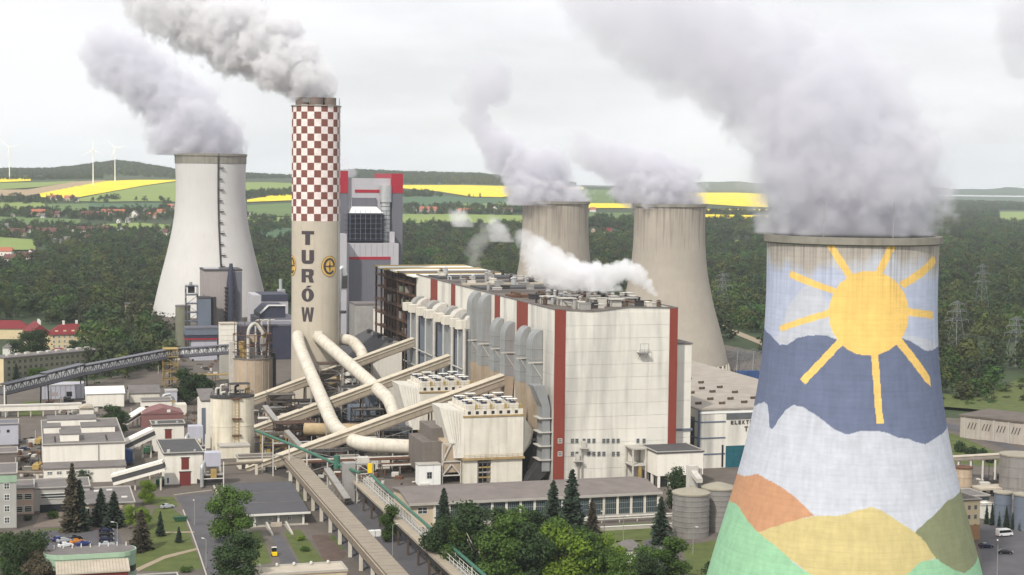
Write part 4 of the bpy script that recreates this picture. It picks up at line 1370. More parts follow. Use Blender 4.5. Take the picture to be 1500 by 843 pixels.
# grey flue-gas ducts against the long side
def flue_duct(px0, px1, ytop, label, low=33.0):
    va, zt = onu(px1, ytop, U0)
    dp = (px1 - px0) / (F / W(U0, va).y) * 0.97
    w = 7.0
    t = sth('flue_duct', label, 'duct', U0 - 0.3, va, 0, 'grey flue ducts along the boiler house')
    poly = [(0, low), (0, zt)]
    poly += [(-dp * math.sin(a), zt - dp * 1.5 + dp * 1.5 * math.cos(a)) for a in np.linspace(0.15, math.pi / 2, 9)]
    poly += [(-dp, low)]
    MB().exy(list(reversed(poly)), 0, w).build('hood', 'duct_grey', t)
    for z in (low + 4, low + 10, zt - 7):
        MB().box(-dp - 0.15, 0.05, -0.12, w + 0.1, z, z + 0.3).build('stiffener', 'steel_grey', t)
    MB().hexa([(-dp * 0.8, 0.6, 17), (-dp * 0.3, 0.6, 17), (-dp * 0.3, w - 0.8, 17), (-dp * 0.8, w - 0.8, 17)], [(-dp, 0.05, low - 0.05), (-0.1, 0.05, low - 0.05), (-0.1, w - 0.1, low - 0.05), (-dp, w - 0.1, low - 0.05)]).build('downcomer', 'duct_taupe', t)
    MB().hexa([(-9.5, 0.8, 1.5), (-5.5, 0.8, 1.5), (-5.5, w - 0.8, 1.5), (-9.5, w - 0.8, 1.5)], [(-dp * 0.85, 0.7, 16.95), (-dp * 0.2, 0.7, 16.95), (-dp * 0.2, w - 0.7, 16.95), (-dp * 0.85, w - 0.7, 16.95)]).build('lower_duct', 'steel_dark', t)
    b = MB()
    b.bar((-dp - 1.5, -0.3, low + 9), (0, -0.3, low + 9), 0.45).bar((-dp, -0.3, low + 9), (0, -0.3, low + 3), 0.28)
    b.build('bracket', 'steel_pale', t)
    MB().box(-8.5, -0.2, -4, w + 5, 14, 14.6).build('walkway', 'steel_dark', t)
    MB().box(-8.0, -4.4, 1, w, 14.65, 19).build('machine_box', 'steel_brown', t)
D = ['first grey flue duct from the front corner, with rounded hood', 'second grey flue duct from the front corner, with rounded hood', 'third grey flue duct from the front corner, left of the wide red stripe',
     'fourth grey flue duct from the front corner, with rounded hood', 'fifth grey flue duct from the front corner, taller pair under the roof edge', 'sixth grey flue duct from the front corner, farthest of the rounded hoods']
for i, (a, b, y) in enumerate(((779.5, 796, 484), (762, 778, 479), (740, 755.5, 472), (724, 739, 467), (706, 720, 432), (690.5, 705, 428))):
    flue_duct(a, b, y, D[i])
# big descending duct at the very front
fd = sth('flue_duct', 'tall grey descending duct at the front corner beside the red stripe', 'duct', U0 - 0.4, 2.2, 0, 'grey flue ducts along the boiler house')
MB().exy([(-3.2, 4), (-0.3, 4), (-0.3, 27), (-2.6, 35), (-6.8, 35), (-3.2, 27)], 0, 6.5).build('downcomer', 'duct_grey', fd)
for z in (8, 13, 18, 23):
    MB().box(-4.6, 0.1, -0.7, 6.9, z, z + 0.3).build('stiffener', 'steel_pale', fd)
MB().exy([(-9, 0.5), (-4, 0.5), (-0.5, 4), (-0.5, 8), (-3.2, 8)], 0.4, 6.1).build('elbow', 'steel_dark', fd)

# farther rectangular ducts with fan boxes on top
for i, (a, b) in enumerate(((674, 690), (648, 672), (622, 645), (603, 620))):
    v0, v1 = onu(b, 470, U0 - 4)[0], onu(a, 470, U0 - 4)[0]
    w = v1 - v0
    t = sth('duct_block', ['square grey duct block with white fan boxes, nearest of four', 'square grey duct block with white fan boxes, second of four', 'square grey duct block with white fan boxes, third of four', 'square grey duct block with white fan boxes, farthest, beside the rusty frame'][i],
            'duct', U0 - 0.3, v0, 0, 'square ducts under the fan boxes')
    MB().box(-7, 0, 0.3, w * 0.46, 12, 46).build('duct', 'duct_grey', t)
    MB().box(-6, 0, w * 0.5, w - 0.6, 12, 46).build('duct', 'blue_grey', t)
    for yy in (-0.7, w * 0.48):
        MB().tube([(-6.6, yy, 8), (-6.6, yy, 47)], 0.7, 8).build('standpipe', 'steel_pale', t, 'a')
    for z in (22, 30):
        MB().bar((-7.6, -1, z), (-7.6, w, z), 0.4).build('beam', 'steel_pale', t)
    for q in range(2):
        yy = w * (0.05 + 0.5 * q)
        d = w * 0.38
        MB().box(-9.4, -5.5, yy + d * 0.1, yy + d * 0.6, 46.3, 50.0).build('fan_box', 'cream', t)
        MB().box(-9.0, -5.6, yy + d * 0.64, yy + d * 0.8, 46.3, 49).build('fan_drive', 'yellow_paint', t)
        MB().exy([(-5.4, 46.3), (-0.2, 46.3), (-0.2, 53)] + [(-0.2 - 5.2 * math.sin(x), 49 + 4 * math.cos(x)) for x in np.linspace(0.2, 1.57, 6)], yy + d * 0.05, yy + d * 0.72).build('fan_hood', ('steel_pale', 'steel_grey')[q], t)
        MB().bar((-8, yy + 1, 46.2), (-0.5, yy + 1, 40), 0.3).bar((-8, yy + d * .7, 46.2), (-0.5, yy + d * .7, 40), 0.3).build('brace', 'steel_dark', t)

# ------------------------------------------------------------------ precipitators in front of the ducts
def precipitator(v0, label, front=True):
    t = sth('precipitator', label, 'filter house', -33.6, v0, 0, 'white filter houses along the boiler house')
    w, d = 22.0, 24.0
    MB().box(0, w, 0, d, 9.4, 24).build('casing', 'cream', t)
    for z0, z1 in ((9.4, 10.4),):
        MB().box(-0.5, w + 0.5, -0.6, d, 8.6, 9.35).build('ledge', 'ledge_ochre', t)
    MB().box(0.2, 5.2, 0.3, 5, 0, 8.55).build('lower_wall', 'cream', t)
    MB().box(10.2, w - 0.2, 0.3, 5, 0, 8.55).build('lower_wall', 'cream', t)
    MB().box(0.4, w - 0.4, 5.1, d - 0.5, 0, 8.5).build('hopper_bay', 'steel_dark', t)
    for k in range(4):
        b = MB()
        for q in range(3):
            b.bar((5.6 + q * 1.6, 0.6, 0), (5.6 + q * 1.6, 0.6, 8.5), 0.25)
        b.bar((5.4, 0.6, 2.2 + k * 1.8), (10, 0.6, 2.2 + k * 1.8), 0.25, 0.5)
        b.build('stair_frame', ('yellow_paint', 'steel_grey')[k % 2], t)
    MB().box(-0.3, w + 0.3, -0.3, d + 0.3, 24.02, 24.6).build('top_ledge', 'ledge_ochre', t)
    MB().box(0.1, w - 0.1, 0.1, d - 0.1, 24.6, 26.6).build('penthouse', 'cream', t)
    for k in range(7):
        windows(t, 'f', 1.4 + k * 2.9, 25.0, 1, 1, 1, 1, 1.1, 1.1, 0.1, 'steel_dark', 'glass_dark')
    MB().hexa([(-3.0, 3, 9), (0, 0.2, 9.5), (0, d - 0.2, 9.5), (-3.0, d - 3, 9)], [(-7.5, 6, 27), (0, 0.2, 26), (0, d - 0.2, 26), (-7.5, d - 6, 27)]).build('inlet_funnel', 'cream_pale', t)
    for k in range(5):
        MB().bar((-0.4 - 5.8 * (k + 1) / 6, 0.6 + 4.4 * (k + 1) / 6, 25.6 + 1.0 * k / 6), (-0.3 - 2.3 * (k + 1) / 6, 0.6 + 2.2 * (k + 1) / 6, 10), 0.25).build('funnel_rib', 'steel_pale', t)
    MB().hexa([(w, 0.3, 10), (w + 4.5, 5, 13), (w + 4.5, d - 5, 13), (w, d - 0.3, 10)], [(w, 0.3, 24), (w + 5.5, 5, 17.5), (w + 5.5, d - 5, 17.5), (w, d - 0.3, 24)]).build('outlet_funnel', 'cream', t)
    bm_ = MB().box(0, 3.4, 0, 2.4, 0, 1.9).mesh('transformer_box', 'cream_pale')
    tm = MB().box(0.5, 2.4, 0.6, 1.9, 1.92, 2.6).mesh('transformer_cap', 'blue_dark')
    cm = MB().box(-0.3, 3.6, -0.4, 1.8, 3.0, 3.15).box(0.1, 0.25, 0.1, 0.25, 0, 3.0).box(2.9, 3.05, 0.1, 0.25, 0, 3.0).mesh('canopy', 'roof_white')
    am = MB().box(0, 1.0, 0, 2.4, 0, 1.6).mesh('drive_box', 'yellow_paint')
    for i in range(4):
        for j in range(4):
            x, y = 0.8 + i * 5.4, 0.5 + j * 5.8
            o = link('transformer_box', bm_, t, (x, y, 26.62))
            link('transformer_cap', tm, o, (0, 0, 0))
            link('drive_box', am, t, (x + 3.5, y + 0.3, 26.62))
            if (i + j) % 2 == 0 or j == 0:
                link('canopy', cm, t, (x, y + 3.0, 26.62))
    b = MB()
    for x in np.linspace(0, w, 12):
        b.bar((x, -0.2, 26.6), (x, -0.2, 27.8), 0.08)
    b.bar((0, -0.2, 27.8), (w, -0.2, 27.8), 0.08)
    b.build('railing', 'yellow_paint', t)
    b = MB()
    for x in np.linspace(0, w, 12):
        b.bar((x, -0.5, 9.4), (x, -0.5, 10.5), 0.08)
    b.bar((0, -0.5, 10.5), (w, -0.5, 10.5), 0.08)
    b.build('railing', 'yellow_paint', t)
    return t
precipitator(5, 'white filter house in front, with rows of boxes on its roof and ochre ledges')
precipitator(73, 'second white filter house, seen between the two lower conveyor galleries')

# ------------------------------------------------------------------ inclined conveyor galleries across the yard
def gallery(p, q, w, h, label, legs=5, name='conveyor_gallery', body='gallery', top='gallery_roof', legm='steel_brown', foot=0.0, lw=0.6):
    """enclosed gallery from p to q (plant metres), with roof, side band and trestles"""
    a, b = W(*p), W(*q)
    base = Vector((a.x, a.y, 0))
    t = thing(name, label, 'conveyor', base)
    a, b = a - base, b - base
    d = (b - a).normalized()
    s = d.cross(Vector((0, 0, 1))).normalized()
    up = s.cross(d)
    def slab(nm, m, s0, s1, z0, z1):
        lo = [a + s * s0 + up * z0, a + s * s1 + up * z0, b + s * s1 + up * z0, b + s * s0 + up * z0]
        hi = [a + s * s0 + up * z1, a + s * s1 + up * z1, b + s * s1 + up * z1, b + s * s0 + up * z1]
        MB().hexa(lo, hi).build(nm, m, t)
    slab('body', body, -w / 2, w / 2, 0.25, h)
    slab('roof', top, -w / 2 - 0.35, w / 2 + 0.35, h + 0.02, h + 0.3)
    slab('floor_beam', 'gallery_dark', -w / 2 - 0.15, w / 2 + 0.15, -0.25, 0.24)
    for sg in (-1, 1):
        slab('side_band', 'gallery_dark', sg * (w / 2 + 0.01) - 0.06, sg * (w / 2 + 0.01) + 0.06, h * 0.52, h * 0.62)
        slab('side_rail', 'gallery_roof', sg * (w / 2 + 0.06) - 0.06, sg * (w / 2 + 0.06) + 0.06, h * 0.62 + 0.02, h * 0.72)
    L = (b - a).length
    n = max(2, int(L / 4.0))
    rm = MB().add(*(lambda m_: (m_.v, m_.f))(MB().bar((0, 0, 0), tuple(s * (w + 0.9)), 0.1, 0.08))).mesh('roof_seam', top)
    for k in range(1, n):
        pnt = a + d * (L * k / n) + up * (h + 0.33) - s * (w / 2 + 0.45)
        link('roof_seam', rm, t, pnt)
    for k in range(legs):
        f = (k + 0.7) / (legs + 0.4)
        c = a + d * (L * f)
        if c.z > 2.5:
            for sg in (-1, 1):
                MB().bar(Vector((c.x, c.y, foot)) + s * sg * (w / 2 + (0.6 if lw < 1 else -0.4)), c + s * sg * (w / 2 - 0.4) - up * 0.2, lw, lw).build('trestle_leg', legm, t)
            if c.z > 7:
                MB().bar(Vector((c.x, c.y, c.z * 0.5)) - s * (w / 2), Vector((c.x, c.y, c.z * 0.5)) + s * (w / 2), 0.3, 0.4).build('trestle_beam', legm, t)
    return t
gallery((-104, 52, -2.5), (U0 - 1, 52, 30.3), 5.2, 3.6, 'long pale conveyor gallery climbing across the yard, nearest and largest of three')
gallery((-91, 124, 1.5), (U0 - 1, 124, 31.5), 5.2, 3.6, 'middle pale conveyor gallery climbing behind the cream ducts')
gallery((-86, 192, 4), (U0 - 1, 192, 32.5), 5.0, 3.4, 'far conveyor gallery running behind the chimney foot')
# ------------------------------------------------------------------ cream flue ducts from the chimney
def arc(pts, r=6.0, n=7):
    """round the corners of a polyline"""
    out = [Vector(pts[0])]
    for i in range(1, len(pts) - 1):
        p, c, q = Vector(pts[i - 1]), Vector(pts[i]), Vector(pts[i + 1])
        rr_ = min(r, (p - c).length * 0.48, (q - c).length * 0.48)
        a, b = c + (p - c).normalized() * rr_, c + (q - c).normalized() * rr_
        for k in range(n + 1):
            t = k / n
            out.append(a * (1 - t) ** 2 + c * 2 * t * (1 - t) + b * t * t)
    out.append(Vector(pts[-1]))
    return out
def pipe(name, label, pts, r, m, corner=8.0, rings=0, legs=(), n=20, cat='pipe', rm=None):
    w = [p if isinstance(p, Vector) else W(*p) for p in pts]
    base = Vector((w[0].x, w[0].y, 0))
    t = thing(name, label, cat, base)
    path = arc([p - base for p in w], corner)
    MB().tube(path, r, n).build('pipe_run', m, t, 'a')
    if rings:
        L = [0]
        for i in range(len(path) - 1):
            L.append(L[-1] + (path[i + 1] - path[i]).length)
        for k in range(1, rings):
            s = L[-1] * k / rings
            i = max(j for j in range(len(L)) if L[j] <= s)
            i = min(i, len(path) - 2)
            dd = (path[i + 1] - path[i]).normalized()
            c = path[i] + dd * (s - L[i])
            MB().tube([c - dd * 0.18, c + dd * 0.18], r * 1.02, n).build('ring', rm or m, t, 'a')
    for (u, v, z) in legs:
        c = W(u, v, z) - base
        for sg in (-1, 1):
            MB().bar((c.x + sg * r * 0.9, c.y, 0), (c.x + sg * r * 0.7, c.y, c.z - r * 0.6), 0.5).build('support_leg', 'steel_grey', t)
        MB().bar((c.x - r, c.y, c.z * 0.55), (c.x + r, c.y, c.z * 0.55), 0.35).build('support_beam', 'steel_grey', t)
    return t
pipe('flue_pipe', 'left cream flue pipe falling steeply from the chimney to the yard', [(-59.6, 213, 34), (-60.6, 207, 32.5), (-62, 190, 29.5), (-66.6, 80, 10.6), (-64.5, 42, 9.6), (-43.5, 37, 8.6)], 2.8, 'duct_cream', 10, 13, [(-63.5, 140, 22), (-65.5, 90, 15)])
pipe('flue_pipe', 'right cream flue pipe slanting from the chimney towards the second filter house', [(-50.2, 216, 33.3), (-49.8, 205, 32.6), (-38.5, 104, 17), (-37.4, 96, 6)], 2.8, 'duct_cream', 11, 12, [(-45, 165, 27), (-41, 125, 20)])
pipe('flue_pipe', 'short grey-green flue pipe bending down behind the chimney', [(-40, 226, 31), (-33, 218, 31), (-31.5, 200, 27), (-31, 195, 19)], 2.7, 'duct_cream', 8, 8)
pipe('flue_pipe', 'rusty lower duct running level behind the nearest gallery', [(-75, 100, 7), (-52, 92, 7), (-38, 88, 7)], 2.6, 'duct_rusty', 6, 6)
bpy.data.objects['flue_pipe.003'].children[0].data.materials[0] = MATS['duct_rusty']
pipe('flue_pipe', 'rusty round duct stub beside the chimney base', [(-58, 205, 13), (-46, 203, 13), (-40, 203, 13)], 2.4, 'duct_rusty', 3, 4)
for s in (-1, 1):
    MB().box(-1.8, 1.8, -1.0, 1.2, -2.6, 1.9).build('duct_collar', 'cream', ch, False, W(-59.8 if s < 0 else -50.2, 212.2, 34.2) - CH, SA)

# ------------------------------------------------------------------ buildings told by their faces: rectangle seen on the plane v, given depth
def fb(par, x0, yt, x1, yb, v, d, m, name='block', zb=None, out=0.0):
    pu, pv = uv(par.location)
    u0, z1 = onv(x0, yt, v)
    u1, _ = onv(x1, yt, v)
    z0 = onv((x0 + x1) / 2, yb, v)[1] if zb is None else zb
    return MB().box(u0 - pu, u1 - pu, v - pv - out, v - pv + d, z0, z1).build(name, m, par)
def up(par, x, y, v):
    u, z = onv(x, y, v)
    return u - uv(par.location)[0], v - uv(par.location)[1], z
# new unit block with red corners
V = 596.0
b11 = sth('unit_block', 'tall grey power unit block with red corner tops, right behind the chimney', 'building', onv(500, 400, V)[0], V)
fb(b11, 497, 283, 509.5, 480, V, 60, 'slate', 'corner_tower', 0)
fb(b11, 574, 283.5, 590, 480, V, 60, 'slate', 'corner_tower', 0)
fb(b11, 496.5, 250.5, 509.8, 283, V, 60, 'red_sheet', 'red_top', None, 0.3)
fb(b11, 573.7, 254.5, 590.3, 283.2, V, 60, 'red_sheet', 'red_top', None, 0.3)
fb(b11, 509.7, 261, 573.6, 357, V + 3.5, 56, 'slate_light', 'upper_wall', 50)
fb(b11, 520, 278, 558, 282.5, V + 3.2, 1, 'red_sheet', 'red_band')
fb(b11, 508, 357, 584, 480, V - 14, 26, 'slate_light', 'front_wall', 0)
fb(b11, 511.5, 381, 572, 480, V - 14.3, 1, 'slate', 'front_panel', 0)
fb(b11, 511.5, 376.5, 572, 380.6, V - 14.4, 1, 'red_sheet', 'red_band')
for i in range(9):
    x = 511 + i * 8.2
    fb(b11, x, 358, x + 0.35, 376, V - 14.06, 0.2, 'slate', 'panel_joint')
x0, y0, zt = up(b11, 517, 290, V)
x1, _, _ = up(b11, 552, 290, V)
z1, z2 = up(b11, 517, 303, V)[2], up(b11, 517, 312.5, V)[2]
MB().box(x0, x1, 2, 11.5, z1, zt).build('duct', 'slate', b11)
MB().hexa([(x0 - 3, -4, z2), (x1 + 4, -4, z2), (x1 + 4, 11.4, z2), (x0 - 3, 11.4, z2)], [(x0, 2, z1 - .02), (x1, 2, z1 - .02), (x1, 11.4, z1 - .02), (x0, 11.4, z1 - .02)]).build('white_hood', 'roof_white', b11)
MB().box(x0 - 3, x1 + 4, -3.5, 11, up(b11, 517, 356, V)[2], z2 - 0.1).build('boiler_core', 'blue_dark', b11)
for k in range(6):
    z = z2 - 1 - k * 3.6
    MB().box(x0 - 7, x1 + 5.5, -7, -3.6, z - 0.25, z).build('deck', 'steel_dark', b11)
    b = MB()
    for q in range(9):
        xx = x0 - 7 + (x1 - x0 + 12.5) * q / 8
        b.box(xx - 0.15, xx + 0.15, -6.9, -6.6, z, z + 3.3)
    b.bar((x0 - 7, -6.8, z + 1.2), (x1 + 5.5, -6.8, z + 1.2), 0.15)
    b.build('deck_frame', 'blue_grey', b11)
xs, _, zs = up(b11, 565.5, 272, V)
zb = up(b11, 565.5, 356, V)[2]
MB().cyl(xs, 1, zb, zs - 12, 3.4, 20).build('stack', 'galv', b11, 'a')
MB().cyl(xs, 1, zs - 11.9, zs, 4.4, 20).build('stack_head', 'galv', b11, 'a')
for k in range(9):
    MB().cyl(xs, 1, zb + 1 + k * 3.1, zb + 1.3 + k * 3.1, 3.6, 20).build('stack_ring', 'steel_dark', b11, 'a')
fb(b11, 571.5, 340, 578, 356, V - 8, 6, 'slate_light', 'side_cabin')
fb(b11, 497, 343, 508, 470, V - 30, 14, 'slate_light', 'stair_tower', 0)
fb(b11, 497.5, 404, 509, 422, V - 31, 3, 'steel_dark', 'stair_gap')
pipe('vent_stack', 'silver bent vent pipe standing before the grey unit block', [(16, 520, 0), (16, 520, 30), (17, 520, 48), (19, 520, 49.5), (20.5, 520, 44)], 1.8, 'galv', 4, 8)
MB().box(-5, 5, -4, 4, 19, 20.5).build('platform', 'steel_dark', bpy.data.objects['vent_stack'])
for i, (xa, ya, xb, m, lab) in enumerate(((520, 447, 556, 'steel_grey', 'low grey service building at the foot of the unit block'), (556, 455, 592, 'white_wall', 'low white service building right of the vent pipe'))):
    t = sth('service_building', lab, 'building', onv(xa, 470, 500)[0], 500 - i * 30)
    fb(t, xa, ya, xb, 500, 500 - i * 30, 20, m, 'wall', 0)
    fb(t, xa - 0.5, ya - 2, xb + 0.5, ya, 500 - i * 30, 20, 'roof_grey', 'roof', None, 0.4)

# blue-grey plant in front of the new tower
V = 452.0
gp = sth('desulphurisation_block', 'flat-roofed warm grey block with dark pipe tower on its face, before the new cooling tower', 'building', onv(298, 500, V)[0], V)
fb(gp, 298.5, 397, 354.5, 522, V, 24, 'slate_warm', 'wall', 0)
fb(gp, 298, 395, 355, 397, V, 24, 'roof_dark', 'roof', None, 0.4)
fb(gp, 299.5, 393, 321, 394.8, V + 4, 8, 'slate_light', 'roof_rail')
fb(gp, 343, 399, 354.3, 522, V - 0.3, 1, 'slate', 'side_panel', 0)
for k in range(3):
    fb(gp, 330 + k * 5.5, 421, 330.8 + k * 5.5, 470, V - 4, 0.8, 'steel_dark', 'frame_post', 0)
for k in range(10):
    fb(gp, 329.5, 421.5 + k * 6, 346.5, 422.2 + k * 6, V - 4.2, 4, 'steel_dark', 'frame_deck')
x, y, z = up(gp, 337, 415, V)
MB().tube([(x, -2, 8), (x, -2, z), (x + 0.5, -1, z + 12)], [2.4, 2.4, 1.0], 12).build('pipe_stack', 'blue_dark', gp, 'a')
t = sth('blue_tower_block', 'slim blue-grey clad tower block left of the warm grey block', 'building', onv(290, 500, V - 14)[0], V - 14)
fb(t, 290.5, 437, 309, 485, V - 14, 10, 'blue_grey', 'wall', 0)
fb(t, 290, 435.5, 309.5, 437, V - 14, 10, 'roof_dark', 'roof', None, 0.4)
fb(t, 309.3, 436, 317, 478, V - 12, 6, 'steel_dark', 'stair_frame', 0)
t = sth('filter_building', 'wide blue-grey building with a dark band and red line at its foot', 'building', onv(271, 500, V - 30)[0], V - 30)
fb(t, 272, 482, 321, 491, V - 30, 14, 'blue_grey', 'upper_wall')
fb(t, 272, 491, 318, 496.5, V - 29.7, 13, 'blue_dark', 'dark_band')
fb(t, 272, 496.5, 318, 498, V - 30.1, 13, 'red_sheet', 'red_band')
fb(t, 280, 498, 318, 515, V - 29, 12, 'shed_lilac', 'lower_wall', 0)
fb(t, 271.5, 480.5, 321.5, 482, V - 30, 14, 'slate', 'roof', None, 0.3)
t = sth('grey_green_tank', 'grey-green round tank by the new cooling tower', 'tank', onv(268, 500, V + 30)[0], V + 30)
MB().cyl(0, 0, 0, onv(268, 449, V + 30)[1], 4.6, 20).build('wall', 'wall_olive', t, 'a')
MB().cyl(0, 0, onv(268, 449, V + 30)[1] + .01, onv(268, 448, V + 30)[1] + .3, 4.8, 20).build('roof', 'roof_grey', t, 'a')
def lattice(name, label, u, v, w, d, h, n, m='steel_dark', deck='steel_dark', cat='steel frame', group=None, every=1, z0=0.0, brace=True, pw=0.35):
    """a braced steel frame: four posts, decks, diagonals, railings"""
    t = sth(name, label, cat, u, v, z0, group)
    legs4(t, 0, w, 0, d, 0, h, m, pw)
    for k in range(1, n + 1):
        z = h * k / n
        for a, b in (((0, 0, z), (w, 0, z)), ((0, d, z), (w, d, z)), ((0, 0, z), (0, d, z)), ((w, 0, z), (w, d, z))):
            MB().bar(a, b, pw * 0.8).build('beam', m, t)
        if deck and k % every == 0:
            MB().box(-0.3, w + 0.3, -0.3, d + 0.3, z + pw * 0.45, z + pw * 0.45 + 0.12).build('deck', deck, t)
            b = MB()
            for q in np.linspace(0, w, max(3, int(w / 2))):
                b.bar((q, -0.2, z), (q, -0.2, z + 1.2), 0.08)
            b.bar((0, -0.2, z + 1.2), (w, -0.2, z + 1.2), 0.1).bar((-0.2, 0, z + 1.2), (-0.2, d, z + 1.2), 0.1)
            b.build('railing', m, t)
        if brace:
            zl = h * (k - 1) / n
            a = ((0, 0, zl), (w, 0, z)) if k % 2 else ((w, 0, zl), (0, 0, z))
            MB().bar(a[0], a[1], pw * 0.6).build('brace', m, t)
            a = ((0, 0, zl), (0, d, z)) if k % 2 else ((0, d, zl), (0, 0, z))
            MB().bar(a[0], a[1], pw * 0.6).build('brace', m, t)
    return t
u = onv(273, 500, V - 8)[0]
t = lattice('open_stair_tower', 'dark open steel stair tower left of the blue-grey tower block', u, V - 8, 7, 7, onv(273, 420, V - 8)[1], 8, 'blue_dark', 'blue_grey')
MB().box(1.4, 5.2, 2, 5, onv(273, 430, V - 8)[1], onv(273, 419, V - 8)[1]).build('cabin', 'steel_dark', t)
MB().tube([(3, 3.4, onv(273, 425, V - 8)[1]), (3, 3.4, onv(273, 414, V - 8)[1])], 1.0, 10).build('stack', 'steel_grey', t, 'a')
# grey sheds between block and chimney
V2 = 470.0
t = sth('gypsum_shed', 'dark-roofed shed with a pale raking edge, left of the chimney', 'building', onv(378, 470, V2)[0], V2)
x0, _, z0 = up(t, 381, 460, V2)
pts = [up(t, x, y, V2) for x, y in ((381, 460), (393, 448.5), (418, 448.5), (418, 466), (381, 466))]
MB().exy([(p[0], p[2]) for p in reversed(pts)], 0, 30).build('slope_roof', 'blue_dark', t)
MB().bar((pts[0][0], -0.4, pts[0][2] + 0.4), (pts[1][0], -0.4, pts[1][2] + 0.4), 1.0, 1.0).bar((pts[1][0], -0.4, pts[1][2] + 0.4), (pts[2][0], -0.4, pts[2][2] + 0.4), 1.0, 0.8).build('edge_trim', 'roof_white', t)
fb(t, 376, 466, 432, 474, V2, 30, 'slate', 'wall', 0)
fb(t, 385, 470, 432, 479, V2 - 3, 3, 'slate_light', 'lower_band')
t = sth('slate_hall', 'light grey hall with dark upper band behind the raking shed roof', 'building', onv(372, 470, V2 + 60)[0], V2 + 60)
fb(t, 371, 433, 383, 470, V2 + 60, 30, 'slate_light', 'wall', 0)
fb(t, 383, 441.5, 422, 470, V2 + 60, 30, 'slate_light', 'wall', 0)
fb(t, 382.8, 432, 422, 441.2, V2 + 59.5, 30, 'blue_dark', 'upper_band')
t = sth('round_cap_tank', 'small silver tank with a stub stack behind the grey hall', 'tank', onv(412, 470, V2 + 100)[0], V2 + 100)
zt = onv(412, 424, V2 + 100)[1]
MB().cyl(0, 0, 0, zt, 2.9, 16).build('wall', 'galv', t, 'a')
MB().cyl(-0.5, 0, zt, zt + 7, 1.1, 12).build('stub', 'galv', t, 'a')
t = sth('blue_machine_house', 'dark blue machine hall with pipes beside the brown silo', 'building', onv(352, 500, 420)[0], 420)
fb(t, 352, 478, 432, 540, 420, 20, 'blue_dark', 'wall', 0)
fb(t, 351.5, 476, 432, 478, 420, 20, 'slate', 'roof', None, 0.3)
for k in range(3):
    x, y, z = up(t, 374 + k * 9, 474, 418)
    MB().tube(arc([(x, -3, 0), (x, -3, z + 2), (x + 4, -3, z + 2)], 2), 0.45, 8).build('pipe', 'steel_pale', t, 'a')
t = sth('white_silo_house', 'narrow white panelled silo house beside the rusty silo top', 'building', onv(322, 515, 330)[0], 330)
for k in range(5):
    fb(t, 323, 476 + k * 8, 347, 483.4 + k * 8, 330, 9, 'white_wall', 'panel')
fb(t, 323.6, 476, 346.6, 530, 330.3, 8, 'trim', 'core', 0)
fb(t, 322.5, 474, 347.6, 475.8, 330, 9, 'roof_beige', 'roof', None, 0.3)

# silos
def silo(name, label, u, v, r, h, m, ribs=14, roof=None, cone=0.0, rib=True, rings=3):
    t = sth(name, label, 'silo', u, v)
    MB().cyl(0, 0, 0, h, r, 40).build('wall', m, t, 'a')
    MB().lathe([(r + 0.3, h + 0.01), (r + 0.3, h + 0.45), (r - 0.6, h + 0.45 + cone * 0.2), (0.3, h + 0.45 + cone)], 40).build('roof', roof or m, t, 'a')
    if rib:
        rm = MB().box(r - 0.05, r + 0.16, -0.18, 0.18, 0.1, h - 0.1).mesh('rib', 'trim')
        for k in range(ribs):
            link('rib', rm, t, (0, 0, 0), 2 * math.pi * k / ribs)
    for k in range(rings):
        z = h * (k + 1) / (rings + 1)
        MB().lathe([(r, z), (r + 0.12, z), (r + 0.12, z + 0.35), (r, z + 0.35)], 40).build('ring', m, t, 'a')
    return t
rs = silo('brown_silo', 'large brown concrete silo with rusty machinery on top, left of the chimney', -73.4, 272, 10.3, 17.5, 'silo_brown', 16, 'concrete_dark', 0.2, True, 0)
for k in range(12):
    a = 2 * math.pi * k / 12
    MB().box(-0.15, 0.15, -0.15, 0.15, 17.9, 30 + 4 * (k % 3)).build('frame_post', ('rust', 'steel_brown')[k % 2], rs, False, (math.cos(a) * 9.5, math.sin(a) * 9.5, 0))
for z, r in ((21, 9.9), (25, 9.6), (29.5, 9.0)):
    MB().lathe([(r, z), (r + 0.7, z), (r + 0.7, z + 0.3), (r, z + 0.3), (r, z)], 32).build('walkway', 'rust', rs)
for k in range(9):
    a, q = rr.uniform(0, 6.28), rr.uniform(1.5, 6.5)
    z = rr.choice((18.2, 21.4, 25.4))
    MB().box(-1.6, 1.6, -1.5, 1.5, 0, rr.uniform(3, 7)).build('machine_box', rr.choice(['rust', 'yellow_paint', 'steel_brown', 'steel_grey', 'silo_brown']), rs, False, (math.cos(a) * q, math.sin(a) * q, z))
MB().tube(arc([(-3, -7, 17), (-3, -7, 33), (1, -4, 36), (5, -5, 30)], 3), 0.9, 10).build('pipe', 'steel_pale', rs, 'a')
MB().tube(arc([(6, -6, 17), (7, -5, 30), (2, 0, 36)], 3), 0.7, 10).build('pipe', 'steel_brown', rs, 'a')
MB().box(-11.5, -9.2, -3, 2, 0, 26).build('lift_shaft', 'steel_pale', rs)
MB().box(9.6, 11.6, -3, 2, 0, 20).build('stair_shaft', 'steel_dark', rs)
ws = []
